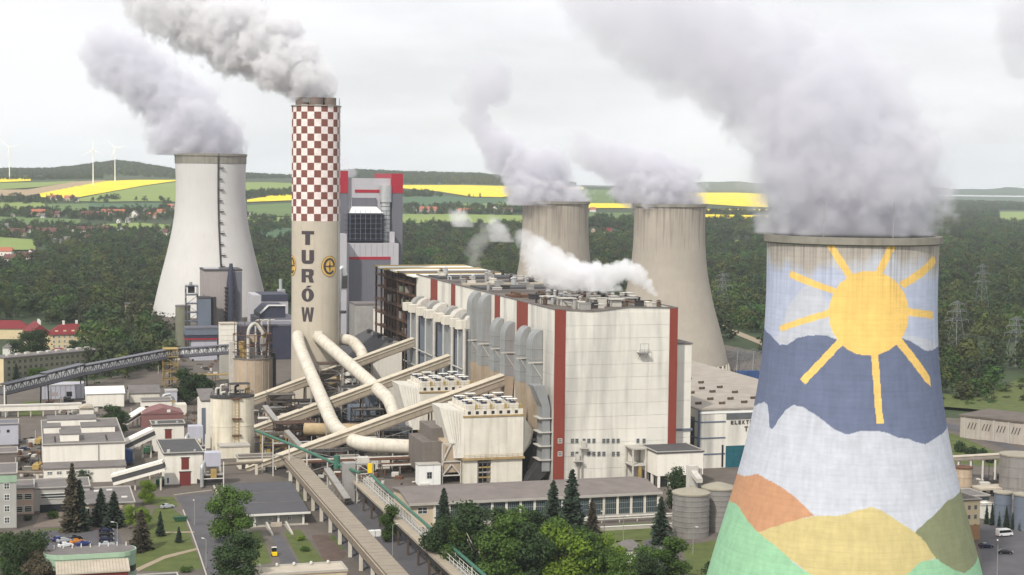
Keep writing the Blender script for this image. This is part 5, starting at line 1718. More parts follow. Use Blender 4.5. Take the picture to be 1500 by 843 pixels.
for k, (x, r, lab) in enumerate(((328, 5.2, 'white round silo with pipes on top, left one of the joined pair'), (350, 6.0, 'white round silo with ladder, right one of the joined pair'))):
    u, _ = onv(x, 660, 90)
    t = silo('white_silo', lab, u, 90 + k * 1.5, r, 22.3, 'silo_white', 0, 'steel_dark', 0.6, False, 1)
    for q in range(5):
        a, d = rr.uniform(0, 6.28), rr.uniform(0.5, 3.4)
        hh = rr.uniform(1.5, 5)
        MB().tube(arc([(math.cos(a) * d, math.sin(a) * d, 22.5), (math.cos(a) * d, math.sin(a) * d, 22.5 + hh), (math.cos(a) * d + 1.5, math.sin(a) * d, 22.6 + hh)], 0.8), 0.4, 8).build('vent_pipe', rr.choice(['galv', 'steel_pale', 'yellow_paint', 'steel_dark']), t, 'a')
    b = MB()
    for q in range(16):
        a = 2 * math.pi * q / 16
        b.bar((math.cos(a) * (r - .2), math.sin(a) * (r - .2), 22.5), (math.cos(a) * (r - .2), math.sin(a) * (r - .2), 24.2), 0.12)
        a2 = 2 * math.pi * (q + 1) / 16
        b.bar((math.cos(a) * (r - .2), math.sin(a) * (r - .2), 24.2), (math.cos(a2) * (r - .2), math.sin(a2) * (r - .2), 24.2), 0.12)
    b.build('railing', 'steel_dark', t)
    ws.append(t)
t = ws[1]
b = MB()
for s in (-1, 1):
    b.bar((-1.5 + s * 0.8, -6.3, 2), (-1.5 + s * 0.8, -6.3, 22), 0.2)
for z in np.arange(2.5, 22, 1.2):
    b.bar((-2.3, -6.3, z), (-0.7, -6.3, z), 0.14)
b.build('ladder', 'silo_ladder', t)
for z in (7.5, 14, 22):
    MB().box(-3.2, 0.4, -7.0, -5.6, z, z + 0.5).build('ladder_landing', 'rust', t)
MB().box(-4, 4, -5, 0, 27.5, 27.8).build('top_frame_deck', 'steel_dark', t)
legs4(t, -3.8, 3.8, -4.8, -0.2, 22.5, 27.5, 'steel_brown', 0.22, 'top_frame_post')
t = sth('silo_base_house', 'low pale block under the white silos', 'building', onv(313, 665, 80)[0], 78)
fb(t, 322, 655, 366, 672, 78, 10, 'silo_base', 'wall', 0)
fb(t, 321.5, 653.5, 366.5, 655, 78, 10, 'trim', 'roof', None, 0.3)
t = sth('bagging_house', 'tall narrow pale building with grey roof behind the white silos', 'building', onv(293, 640, 104)[0], 104)
fb(t, 295, 589, 318, 660, 104, 16, 'white_wall', 'wall', 0)
x0, _, z = up(t, 293.5, 588, 104)
x1, _, _ = up(t, 318, 588, 104)
MB().hexa([(x0, -0.4, z), (x1, -0.4, z), (x1, 16.4, z + 2.6), (x0, 16.4, z + 2.6)], [(x0, -0.4, z + 0.4), (x1, -0.4, z + 0.4), (x1, 16.4, z + 3.0), (x0, 16.4, z + 3.0)]).build('roof', 'roof_grey', t)
fb(t, 295.3, 598, 301, 655, 103.8, 1, 'blue_grey', 'side_door', 0)
# ------------------------------------------------------------------ right side: turbine hall, annex, steel silos
th = sth('turbine_hall', 'white turbine hall with blue trim and dark lettering, half behind the painted tower', 'building', 61, 16)
HT = 22.3
MB().box(0, 62, 0, 210, 0, HT).build('wall', 'cladding', th)
MB().box(-0.4, 62.4, -0.5, 210, HT + 0.01, HT + 0.6).build('roof', 'roof_taupe', th)
for k in range(26):
    x, y = 5 + (k % 4) * 9 + rr.uniform(-1, 1), 8 + (k // 4) * 16 + rr.uniform(-3, 3)
    o = MB().box(-0.8, 0.8, -0.6, 0.6, 0, 0.9).cyl(1.2, 0, 0.1, 1.0, 0.45, 10).build('roof_fan', 'steel_brown', th)
    o.location = (x, y, HT + 0.6)
yt = lambda x, y: up(th, x, y, 16)
for y0, y1, m in ((603, 606, 'roof_white'),):
    z0, z1 = yt(1050, y1)[2], yt(1050, y0)[2]
    MB().box(-0.1, 62, -0.25, 0.0, z0, z1).build('band', m, th)
xa, xb = yt(1064, 610)[0], yt(1112, 610)[0]
MB().box(xa, xb + 30, -0.18, 0.05, yt(1064, 615)[2], yt(1064, 605.5)[2]).build('upper_window_band', 'upper_glaze', th)
for y in (619, 642.5, 666, 690):
    z = yt(1050, y)[2]
    MB().box(-0.15, yt(1063, 610)[0] if y > 615 else 60, -0.2, 0.02, z, z + 0.45).build('trim_line', 'trim_blue', th)
    MB().box(-0.2, 0.02, 0, 60, z, z + 0.45).build('trim_line', 'trim_blue', th)
x = yt(1047.5, 640)[0]
MB().box(-0.25, 0.5, -0.25, 0.3, 0, HT).build('corner_trim', 'trim_blue', th)
xw, xw2 = yt(1057, 660)[0], yt(1059.5, 660)[0]
MB().box(xw, xw2, -0.2, 0.05, yt(1057, 684)[2], yt(1057, 652)[2]).build('slit_window', 'glass_dark', th)
xg, xg2 = yt(1063, 660)[0], yt(1112, 660)[0]
zg0, zg1 = yt(1063, 696)[2], yt(1063, 653.5)[2]
MB().box(xg, xg2 + 14, -0.12, 0.05, zg0, zg1).build('glazed_front', 'glass_teal', th)
n = 9
for i in range(n):
    for j in range(5):
        w, h = (xg2 + 14 - xg) / n, (zg1 - zg0) / 5
        link('glazing_pane', shared('gp', lambda: MB().box(0.12, w - 0.12, -0.22, -0.125, 0.12, h - 0.12).mesh('glazing_pane', 'glass_teal')), th, (xg + i * w, 0, zg0 + j * h))
for px0, y0, y1, s in ((1070.5, 616.5, 622.0, 'ELEKTROWNIA'), (1090.5, 624.8, 632.0, 'TUR\u00d3W')):
    xx = px0
    zb_, zt_ = yt(px0, y1)[2], yt(px0, y0)[2]
    hh = zt_ - zb_
    xx = yt(px0, y0)[0]
    for c in s:
        bm = font_bm(c, 0.03)
        wd = hh * (0.74 if c not in 'I' else 0.25) * (1.25 if c == 'W' else 1)
        fit(bm, wd, hh if c != '\u00d3' else hh * 1.25)
        g = bmesh.ops.extrude_face_region(bm, geom=bm.faces[:])
        for vtx in [e for e in g['geom'] if isinstance(e, bmesh.types.BMVert)]:
            vtx.co.z = 0.2
        for vtx in bm.verts:
            vtx.co = Vector((xx + wd / 2 + vtx.co.x, -0.02 - vtx.co.z, zb_ + vtx.co.y))
        me = bpy.data.meshes.new('sign_letter')
        bm.to_mesh(me)
        bm.free()
        me.materials.append(MATS['letter'])
        link('sign_letter', me, th)
        xx += wd + hh * 0.36
# left wing of the turbine hall with its pipe and tall windows
for y, z0, z1 in ((4, 8, 19), (12, 5, 17), (22, 6, 18), (34, 6, 18), (46, 6, 18)):
    MB().box(-0.16, 0.05, y, y + 3.2, z0, z1).build('tall_window', 'glass', th)
MB().tube(arc([(-1.6, 30, 0), (-1.6, 30, 19), (1, 30, 22)], 2), 1.3, 14).build('vent_duct', 'roof_white', th, 'a')
MB().box(-3.6, -0.3, 12, 16, 16.5, 20.5).build('vent_box', 'roof_white', th)

an = sth('annex', 'white box building on pillars with dark flat roof, in front of the boiler house', 'building', 31.3, -17)
MB().box(0, 17.6, 0, 17, 4.2, 12.2).build('wall', 'white_wall', an)
MB().box(-0.3, 17.9, -0.3, 17.3, 12.21, 12.7).build('roof', 'roof_dark', an)
for a_ in ((-0.3, 17.9, -0.3, 0.05), (-0.3, 0.05, 0.05, 17.3), (17.55, 17.9, 0.05, 17.3)):
    MB().box(*a_, 12.71, 13.0).build('parapet', 'trim', an)
MB().box(1.2, 16.6, 1.6, 16, 0, 4.15).build('recess_wall', 'glass_dark', an)
for x in (0.5, 4.4, 8.3, 12.2, 16.1):
    MB().box(x, x + 0.8, 0.1, 0.9, 0, 4.19).build('pillar', 'white_wall', an)
for y in (5.5, 10.5, 15.5):
    MB().box(0.1, 0.9, y, y + 0.8, 0, 4.19).build('pillar', 'white_wall', an)
t = sth('loading_dock', 'open pale steel frame with a yellow post left of the white annex', 'steel frame', 25.4, -8)
MB().box(0, 5.5, 0, 8, 12.3, 12.8).build('roof', 'trim', t)
legs4(t, 0.3, 5.2, 0.3, 7.6, 0, 12.3, 'steel_pale', 0.5)
MB().box(2.6, 3.6, 0.2, 1.2, 0, 6.5).build('yellow_post', 'yellow_paint', t)
MB().box(0, 5.5, 0, 8, 6.4, 6.8).build('deck', 'steel_pale', t)
silo('steel_silo', 'large corrugated steel silo with shallow cone roof left of the painted tower', 12.8, -92, 5.6, 13.0, 'silo_steel', 0, 'silo_roof', 1.6, False, 7)
silo('steel_silo', 'second corrugated steel silo half hidden by the painted tower edge', 24.6, -86, 5.2, 13.0, 'silo_steel', 0, 'silo_roof', 1.6, False, 7)
t = sth('silo_chute', 'pale upright loading chute standing behind the large steel silo', 'chute', 19, -78)
MB().box(-1.6, 1.6, -1.2, 1.2, 0, 19).build('shaft', 'steel_pale', t)
MB().box(2.0, 2.9, -1.0, 1.0, 0, 18).build('ladder_shaft', 'steel_grey', t)
MB().hexa([(-1, -6, 14.5), (1, -6, 14.5), (1, -1.2, 16), (-1, -1.2, 16)], [(-1, -6, 15.8), (1, -6, 15.8), (1, -1.2, 17.6), (-1, -1.2, 17.6)]).build('spout', 'steel_pale', t)

# ------------------------------------------------------------------ long glazed workshop hall in the foreground
hl = sth('workshop_hall', 'long low workshop hall with a band of tall glazed bays and grey roof', 'building', -68.2, -62)
HW, HD, HH = 82.6, 25, 7.3
MB().box(0, HW, 0.35, HD, 0, HH).build('wall', 'wall_beige', hl)
MB().exx([(-0.7, HH + 0.02), (HD * 0.55, HH + 1.9), (HD * 0.55, HH + 2.3), (-0.7, HH + 0.5)], -0.8, HW + 0.8).exx([(HD * 0.55, HH + 1.9), (HD + 0.6, HH + 0.6), (HD + 0.6, HH + 1.0), (HD * 0.55, HH + 2.3)], -0.8, HW + 0.8).build('roof', 'roof_taupe_dark', hl)
MB().exx([(0.4, HH + 0.01), (HD, HH + 0.01), (HD, HH + 0.55), (HD * 0.55, HH + 1.85)], 0.02, HW - 0.02).build('gable_wall', 'wall_beige', hl)
MB().box(-0.8, HW + 0.8, -0.85, -0.62, HH - 0.2, HH + 0.55).build('gutter', 'trim', hl)
n = 16
bw = (HW - 8) / n
pl = MB().box(0, 0.8, -0.1, 0.35, 0, HH - 0.1).mesh('pilaster', 'cream')
wm = MB()
w, h = bw - 0.8, HH - 1.7
for zf in (0, 0.31, 0.64, 0.97):
    wm.box(0, w, 0.02, 0.2, zf * h, zf * h + 0.16)
for k in range(0):
    wm.box(w * k / 6 - 0.05 + (0.05 if k == 0 else 0) - (0.05 if k == 6 else 0), w * k / 6 + 0.05 + (0.05 if k == 0 else 0) - (0.05 if k == 6 else 0), 0.06, 0.18, 0.22, h * 0.97)
for k in (1, 2, 3, 4, 5):
    wm.box(w * k / 6 - 0.04, w * k / 6 + 0.04, 0.1, 0.17, 0.22, h * 0.97)
wmesh = wm.mesh('window', 'frame_hall')
pmesh = MB().box(0, w, 0.14, 0.30, 0, h).mesh('pane', 'glass_hall')
for k in range(n + 1):
    link('pilaster', pl, hl, (8 + k * bw - 0.8, 0, 0))
    if k < n:
        o = link('window', wmesh, hl, (8 + k * bw, 0, 1.2))
        link('pane', pmesh, o)
MB().box(8, HW, -0.3, 0.3, 0.2, 1.1).build('sill_wall', 'trim', hl)
windows(hl, 'f', 2.2, 4.2, 1, 1, 1, 1, 3.2, 2.2, 0.35, 'frame_white', 'glass')
t = sth('pipe_rack', 'low white pipe run along the front of the glazed hall', 'pipe', -20, -69)
for z in (1.2, 1.9):
    MB().tube([(0, 0, z), (44, 0, z)], 0.3, 8).build('pipe_run', 'steel_pale', t, 'a')
for x in range(0, 45, 6):
    MB().box(x, x + 0.3, -0.15, 0.15, 0, 2.2).build('post', 'steel_pale', t)
t = sth('retaining_wall', 'low pale wall edging the lawn below the glazed hall', 'wall', -12, -80)
MB().box(0, 40, 0, 0.5, 0, 1.1).build('wall_run', 'kerb', t)
MB().box(-0.1, 40.1, -0.1, 0.6, 1.105, 1.3).build('coping', 'frame_white', t)

# ------------------------------------------------------------------ foreground conveyors
gallery((-90.5, 34, 4.4), (-92.6, -175, 5.2), 4.6, 2.9, 'long straight pipe-like conveyor gallery on concrete pillars running towards the viewer', 12, body='belt_brown', top='belt_taupe', legm='concrete', lw=1.1)
br = sth('conveyor_bridge', 'open conveyor bridge with white railings running towards the viewer beside the trees', 'conveyor', -75.5, -195)
L = 183.0
MB().box(-2.2, 0.4, 0, L, 6.2, 6.9).build('belt_cover', 'belt_pink', br)
MB().box(0.42, 2.5, 0, L, 6.2, 6.5).build('walkway', 'steel_grey', br)
MB().box(-1.6, 1.6, 0, L, 4.4, 6.15).build('girder', 'steel_dark', br)
for side in (0.6, 2.3):
    pm_ = MB().box(-0.08, 0.08, -0.08, 0.08, 0, 1.9).mesh('rail_post', 'steel_pale')
    for k in range(46):
        link('rail_post', pm_, br, (side, 2 + k * 4, 6.9))
    for z in (7.7, 8.7):
        MB().bar((side, 0, z), (side, L, z), 0.09).build('rail', 'frame_white', br)
for k in range(14):
    for s in (-1.7, 1.7):
        MB().box(s - 0.3, s + 0.3, 6 + k * 13, 6.6 + k * 13, 0, 4.4).build('pillar', 'steel_brown', br)
gp_ = [G(374, 631, 15), G(400, 641, 14.2), G(440, 657, 13), G(490, 679, 11.6), G(527, 693, 10.6)]
pipe('green_pipe', 'green pipe on tall pale posts crossing from the silos over the yard', gp_, 0.5, 'green_paint', 3, 0, cat='pipe', n=10)
t = bpy.data.objects['green_pipe']
for f in (0.1, 0.25, 0.4, 0.55, 0.7, 0.85, 0.97):
    i = min(3, int(f * 4))
    p = gp_[i].lerp(gp_[i + 1], f * 4 - i) - t.location
    MB().bar((p.x, p.y, 0), (p.x, p.y, p.z - 0.6), 0.4).build('post', 'steel_pale', t)
p = gp_[3].lerp(gp_[4], 0.1) - t.location
MB().cyl(p.x, p.y, p.z - 1.6, p.z + 3, 1.1, 10).build('valve_box', 'green_paint', t, 'a')
pipe('green_pipe', 'green pipe running along the railed conveyor bridge', [(-79.5, -34, 12), (-77.6, -46, 9.8), (-77.2, -195, 9.4)], 0.45, 'green_paint', 3, 0, n=10)
bpy.data.objects['green_pipe.001'].location += UX * 4.6
for k in range(9):
    MB().box(-0.15, 0.15, -0.15, 0.15, 0, 9).build('post', 'steel_pale', bpy.data.objects['green_pipe.001'], False, W(-77.4, -50 - k * 17, 0) - W(-79.5, -34, 0))
u0, v0 = uv(G(528, 735))
t = lattice('transfer_tower', 'pale transfer tower frame where the green pipe meets the bridge', u0 - 1, v0, 5.2, 5.2, 12.5, 4, 'steel_pale', 'steel_grey', every=2)
MB().box(3.4, 4.9, -0.5, 0.2, 9.6, 12.8).build('yellow_cover', 'yellow_bright', t)
MB().box(0.6, 4.2, 1, 4.4, 12.8, 14.6).build('drive_house', 'steel_pale', t)
MB().box(-4.5, -0.6, 0.5, 4.5, 0, 13).build('chute_house', 'steel_grey', t)

# ------------------------------------------------------------------ yard, roads, lawns, paths
def gp(*pts):
    return [G(x, y) for x, y in pts]
sheet('yard', gp((-250, 900), (1750, 900), (1680, 625), (1380, 612), (1130, 520), (1060, 505), (900, 500), (600, 472), (430, 462), (262, 468), (250, 530), (150, 556), (-200, 592)), 'yard', 0.03, 'grey-brown yard of the power plant')
sheet('road', gp((258, 728), (312, 722), (330, 760), (352, 812), (372, 860), (305, 860), (293, 820), (280, 780), (272, 750)), 'asphalt', 0.09, 'wide asphalt road between lawn and grey-roofed building')
sheet('parking_lot', gp((40, 812), (60, 778), (172, 776), (186, 815), (190, 860), (20, 860)), 'asphalt', 0.09, 'asphalt parking lot by the green curved building')
sheet('road', gp((455, 735), (530, 728), (600, 790), (640, 850), (560, 860), (500, 800)), 'asphalt', 0.09, 'asphalt yard road under the conveyor gallery')
sheet('road', gp((1436, 770), (1520, 764), (1560, 800), (1580, 870), (1440, 870)), 'asphalt', 0.09, 'asphalt road with parked cars right of the painted tower')
sheet('road', gp((945, 792), (968, 786), (992, 850), (950, 850)), 'asphalt', 0.09, 'short asphalt drive left of the steel silo')
sheet('road', gp((1376, 618), (1420, 626), (1500, 660), (1500, 668), (1410, 634), (1376, 628)), 'asphalt', 0.09, 'service road behind the grey hall')
for i, (p, lab) in enumerate((([(196, 836), (196, 800), (216, 770), (226, 745), (250, 744), (268, 756), (280, 790), (292, 820), (296, 834), (240, 838)], 'lawn with shrubs left of the asphalt road'),
                              ([(213, 736), (222, 728), (254, 728), (262, 742), (240, 745)], 'small lawn by the little green tree'), ([(366, 780), (382, 778), (398, 824), (372, 832), (352, 805)], 'grass beside the loading ramp, left side'),
                              ([(416, 780), (440, 776), (474, 822), (440, 826)], 'grass beside the loading ramp, right side'), ([(482, 785), (492, 784), (508, 804), (500, 808)], 'grass strip under the conveyor gallery'),
                              ([(412, 700), (432, 716), (452, 735), (432, 738)], 'weedy verge by the grey-roofed building'), ([(868, 778), (912, 768), (962, 766), (958, 792), (905, 796)], 'bright lawn in front of the glazed hall'),
                              ([(24, 610), (32, 589), (62, 588), (62, 609)], 'small square lawn behind the pale wall'), ([(1374, 630), (1408, 640), (1470, 668), (1460, 685), (1392, 678)], 'lawn below the grey hall'),
                              ([(1440, 812), (1462, 816), (1452, 860), (1436, 860)], 'verge with the lamp post'), ([(512, 740), (540, 738), (548, 750), (520, 752)], 'weeds at the transfer tower foot'),
                              ([(550, 800), (600, 795), (625, 850), (575, 856)], 'grass between the two foreground conveyors'), ([(640, 800), (940, 792), (960, 870), (660, 870)], 'grass under the foreground trees'),
                              ([(36, 800), (56, 776), (120, 772), (120, 779), (62, 782), (46, 805)], 'grass strip along the parking lot'), ([(1000, 800), (1060, 790), (1075, 850), (1010, 860)], 'grass round the silo foot'))):
    sheet('lawn', gp(*p), 'grass', 0.06, lab)
sheet('path', gp((198, 834), (240, 815), (290, 803), (291, 806), (242, 819), (202, 838)), 'path', 0.12, 'trodden path across the lawn')
sheet('path', gp((240, 780), (284, 779), (285, 781), (240, 782)), 'path', 0.12, 'thin path across the upper lawn')
sheet('soil_strip', gp((456, 785), (478, 783), (508, 812), (500, 822), (474, 822)), 'soil', 0.10, 'bare soil strip beside the conveyor gallery')
sheet('works_floor', gp((372, 580), (440, 548), (540, 512), (655, 505), (690, 540), (662, 600), (660, 700), (560, 700), (450, 708), (375, 690)), 'works_floor', 0.06, 'dark ground between the conveyor galleries')  # ground coloured darker than the yard to deepen the recesses between the steelwork
sheet('forecourt', gp((48, 774), (60, 752), (95, 750), (92, 772)), 'paving', 0.10, 'paved forecourt of the office entrance')
sheet('ramp_floor', gp((398, 786), (412, 786), (440, 830), (414, 834)), 'asphalt', 0.12, 'asphalt ramp in front of the grey-roofed building')
sheet('dirt_road', gp((1046, 472), (1116, 500), (1116, 507), (1046, 478)), 'path', 0.4, 'pale dirt road on the slope right of the old cooling tower')
def kerb(name, label, pts, w=0.35, h=0.14):
    p = [G(*q) for q in pts]
    base = p[0].copy()
    t = thing(name, label, 'kerb', base)
    for i in range(len(p) - 1):
        MB().bar(p[i] - base + Vector((0, 0, h / 2 + 0.1)), p[i + 1] - base + Vector((0, 0, h / 2 + 0.1)), w, h + 0.1).build('kerb_stone', 'kerb', t)
    return t
kerb('kerb', 'pale kerb along the left side of the asphalt road', [(268, 748), (280, 778), (292, 812), (306, 855)])
kerb('kerb', 'pale kerb at the upper edge of the asphalt road', [(255, 726), (285, 722), (310, 719)])
kerb('kerb', 'low kerb wall on the right side of the upper road', [(309, 703), (314, 716), (322, 734)], 0.6, 0.6)

# ------------------------------------------------------------------ left and front buildings
def at(px, py):
    return uv(G(px, py))
def wid(px0, px1, py):
    return uv(G(px1, py - 0.041 * (px1 - px0)))[0] - uv(G(px0, py))[0]
u, v = at(63.5, 705)
w = 28.2
t = bld('workshop_block', 'white two-step workshop building with grey flat roofs and raised roof lights', 'building', u, v, w, 60, 12.6, 'white_wall', 'roof_grey')
MB().box(0.1, w - 0.1, -6.5, -0.14, 0, 5.2).build('front_wing', 'white_wall', t)
MB().hexa([(-0.2, -6.9, 5.25), (w + 0.2, -6.9, 5.25), (w + 0.2, -0.02, 6.3), (-0.2, -0.02, 6.3)], [(-0.2, -6.9, 5.6), (w + 0.2, -6.9, 5.6), (w + 0.2, -0.02, 6.65), (-0.2, -0.02, 6.65)]).build('front_roof', 'roof_grey', t)
windows(t, 'f', 1.2, 0.8, 5, 3.2, 1, 1, 1.9, 1.6, -6.5)
windows(t, 'f', 1.2, 3.2, 5, 3.2, 1, 1, 1.9, 1.3, -6.5)
for x0, y0, x1, d, h in ((6, 6, 12.5, 12, 2.4), (0.5, 26, 6.5, 10, 2.2), (14, 25, 26, 12, 2.0), (2, 44, 20, 12, 2.2)):
    MB().box(x0, x1, y0, y0 + d, 12.95, 12.95 + h).build('roof_light', 'white_wall', t)
    MB().box(x0 - 0.2, x1 + 0.2, y0 - 0.2, y0 + d + 0.2, 12.955 + h, 13.25 + h).build('roof_light_cover', 'roof_grey', t)
for k in range(8):
    MB().box(0, 0.5, 0, 0.5, 0, 0.6).build('roof_vent', 'steel_dark', t, False, (4 if k < 4 else 22, 5 + (k % 4) * 3.2, 12.95))
MB().tube([(19.0, -0.3, 0.6), (19.0, -0.3, 12.5)], 0.15, 6).build('downpipe', 'steel_grey', t)

u, v = at(-22, 778)
t = bld('office_block', 'tall pale grey office block cut by the picture edge, above the dark tree', 'building', u, v, 9.2, 18, 17.0, 'wall_greyblue', 'roof_grey', 0.4)
windows(t, 'f', 5.6, 2.0, 1, 1, 4, 3.5, 1.7, 2.0)
windows(t, 'f', 1.6, 2.0, 1, 1, 4, 3.5, 1.7, 2.0)
MB().box(-0.2, 9.4, -0.25, 0.05, 14.6, 16.9).build('top_band', 'mint_wall', t)
u, v = at(20, 757)
t = bld('office_wing', 'small beige two-storey office wing with banded windows', 'building', u, v, 6.2, 14, 8.6, 'wall_pink', 'roof_grey')
windows(t, 'f', 0.4, 1.2, 2, 2.8, 2, 4.0, 2.5, 2.1, 0, 'frame_white', 'glass_dark', (0, 2))
u, v = at(49, 752)
t = bld('entrance_building', 'low grey office building with a long strip window over the entrance', 'building', u, v, 17.5, 16, 7.6, 'wall_greyblue', 'roof_grey')
MB().box(2.4, 17.0, -0.12, 0.05, 4.5, 6.1).build('strip_window', 'glass', t)
for z in (4.4, 5.25, 6.1):
    MB().box(2.3, 17.1, -0.25, 0.03, z, z + 0.18).build('strip_bar', 'frame_white', t)
MB().box(2.0, 15, -0.15, 0.04, 0, 2.6).build('entrance_glass', 'glass_dark', t)
u, v = at(122, 770)
t = bld('canteen_building', 'low beige building with grey roof behind the three spruces', 'building', u, v, 15.5, 27, 6.2, 'wall_beige', 'roof_grey')
windows(t, 'f', 0.6, 3.2, 2, 1.9, 1, 1, 1.5, 2.2, 0, 'frame_white', 'glass_dark')
MB().box(1.0, 2.6, -0.1, 0.05, 0, 2.6).build('door', 'glass_dark', t)
for k in range(5):
    MB().box(5.2 + k * 2, 6.6 + k * 2, -0.12, 0.05, 1.0, 3.0).build('shutter', 'frame_grey', t)
for x, y in ((4, 20), (8, 21), (12, 8)):
    MB().box(x, x + 1.8, y, y + 0.8, 6.6, 7.0).build('roof_hatch', 'frame_white', t)
u, v = at(139, 706)
t = bld('gatehouse', 'small glazed kiosk with flat dark roof beside the workshop', 'building', u, v, 6.5, 5, 3.2, 'frame_white', 'roof_grey')
windows(t, 'f', 0.3, 0.8, 3, 1.25, 1, 1, 1.1, 1.9, 0, 'frame_white', 'glass')
for name, lab, x0, yb, w, d, h, yr, red in (('transfer_house', 'white transfer house with dark roof and red-brown window, upper of two', 223.5, 664, 12.2, 9.5, 10.8, 0, ((4.8, 7.3, 4.4, 9.0),)),
                                             ('transfer_house', 'white transfer house with dark roof and red gate beside the asphalt road, lower of two', 241, 713, 13.2, 30, 11.2, 0, ((5.8, 8.4, 5.8, 9.8), (5.2, 9.0, 0, 4.8)))):
    u, v = at(x0, yb)
    t = bld(name, lab, 'building', u, v, w, d, h, 'white_wall', 'roof_dark', 0.5, 0.5)
    for a, b, z0, z1 in red:
        MB().box(a, b, -0.15, 0.05, z0, z1).build('red_gate', 'red_gate', t)
        MB().box(a - 0.25, b + 0.25, -0.22, 0.03, z1 + 0.005, z1 + 0.3).build('gate_lintel', 'steel_dark', t)
    MB().box(1.0, 2.0, 1, 2, h + 0.5, h + 1.5).build('roof_vent', 'steel_pale', t)
    MB().box(w - 3, w - 2.2, 1, 1.8, h + 0.5, h + 1.3).build('roof_vent', 'galv', t)
    if red[-1][2] == 0:
        MB().box(11.2, 12.3, -0.1, 0.04, 0, 2.2).build('door', 'steel_dark', t)
        MB().box(0.9, 1.5, -0.1, 0.04, 1.2, 3.0).build('notice_board', 'blue_tarp', t)
def ramp_gallery(label, p0, p1, w=4.0, h=3.8):
    a, b = p0, p1
    base = Vector((a.x, a.y, 0))
    t = thing('inclined_gallery', label, 'conveyor', base)
    a, b = a - base, b - base
    d = (b - a).normalized()
    s = d.cross(Vector((0, 0, 1))).normalized()
    upv = s.cross(d)
    def slab(nm, m, s0, s1, z0, z1):
        MB().hexa([a + s * s0 + upv * z0, a + s * s1 + upv * z0, b + s * s1 + upv * z0, b + s * s0 + upv * z0], [a + s * s0 + upv * z1, a + s * s1 + upv * z1, b + s * s1 + upv * z1, b + s * s0 + upv * z1]).build(nm, m, t)
    slab('bottom_beam', 'white_wall', -w / 2 - 0.1, w / 2 + 0.1, 0, h * 0.27)
    slab('roof', 'white_wall', -w / 2 - 0.2, w / 2 + 0.2, h * 0.74, h)
    slab('glazed_side', 'roof_dark', -w / 2, w / 2, h * 0.275, h * 0.735)
    for k in range(4):
        c = a + d * ((b - a).length * (k + 0.6) / 4)
        if c.z > 1:
            MB().bar((c.x, c.y, 0), c, 0.6).build('trestle_leg', 'concrete', t)
ramp_gallery('white-sided sloping gallery into the upper transfer house', G(176, 664, 3), G(226, 640, 8))
ramp_gallery('white-sided sloping gallery into the lower transfer house', G(168, 710, 2), G(243, 689, 7))
ramp_gallery('white-sided short gallery into the white hut behind the pink shed', G(183, 622, 2), G(211, 604, 6), 3.6, 2.2)
u, v = at(208, 629)
t = bld('pink_shed', 'dull pink gabled shed between the white transfer houses', 'building', u, v, 17.5, 14, 6.2, 'shed_pink', 'shed_pink', 0.2, 0.25)
MB().exy([(-0.3, 6.55), (17.8, 6.55), (8.8, 9.0)], -0.3, 14.2).build('gable_roof', 'shed_pink', t)
MB().box(10.5, 12, -0.45, -0.3, 7.0, 8.2).build('sign_plate', 'frame_white', t)
u, v = at(208, 610)
t = bld('white_hut', 'low white building with an arched dark opening, above the pink shed', 'building', u, v, 13.2, 11, 6.5, 'white_wall', 'roof_grey')
MB().box(1.2, 2.9, -0.1, 0.05, 1.2, 4.6).cyl(2.05, 0, 0, 0.01, 0.01, 4).build('opening', 'glass_dark', t)
MB().box(13.3, 20, 1, 9, 0, 4.6).build('side_wing', 'cream', t)
u, v = at(127, 599)
t = bld('white_shed', 'big white-roofed shed beside the truss bridge', 'building', u, v, 17, 20, 6.8, 'white_wall', 'roof_white', 0.5, 0.3, pitch=2.0)
u, v = at(117, 612)
t = bld('round_roof_hut', 'small pale hut with barrel roof before the white-roofed shed', 'building', u, v, 6, 7, 3.6, 'white_wall', 'roof_beige')
MB().exy([(6.2 * (0.5 - 0.5 * math.cos(a)) - 0.1, 3.6 + 1.8 * math.sin(a)) for a in np.linspace(math.pi, 0, 9)], -0.3, 7.3).build('barrel_roof', 'roof_beige', t)
u, v = at(62, 587)
t = bld('lilac_shed', 'long pale lilac metal shed under the truss bridge', 'building', u, v, 19.5, 12, 7.0, 'shed_lilac', 'shed_lilac', 0.2, 0.2)
for k in range(8):
    MB().box(2.4 * k + 1.2, 2.4 * k + 1.35, -0.06, 0.02, 0.6, 6.9).build('panel_joint', 'slate', t)
MB().box(11.2, 13.8, -0.12, 0.05, 1.6, 4.0).build('gate', 'glass_dark', t)
MB().box(4.4, 7.2, -0.1, 0.05, 2.0, 3.8).build('shutter', 'slate_warm', t)
u, v = at(190, 592)
t = bld('grey_gable_shed', 'cream shed with grey double-pitched roof, right of the white-roofed shed', 'building', u, v, 14, 16, 5.0, 'cream', 'roof_grey', 0.5, 0.3, pitch=2.6)
u, v = at(243, 597)
t = bld('plant_cabin', 'grey metal cabin with silver duct and yellow fittings above the pink shed', 'building', u, v, 5.2, 6, 7.4, 'shed_lilac', 'slate_light')
MB().tube(arc([(-1.5, -2, 0), (-1.5, -2, 6), (2, -2, 6.5)], 1.2), 0.7, 10).build('duct', 'galv', t, 'a')
MB().box(1.6, 4.2, -2.6, -0.6, 0, 3.2).build('yellow_unit', 'yellow_paint', t)
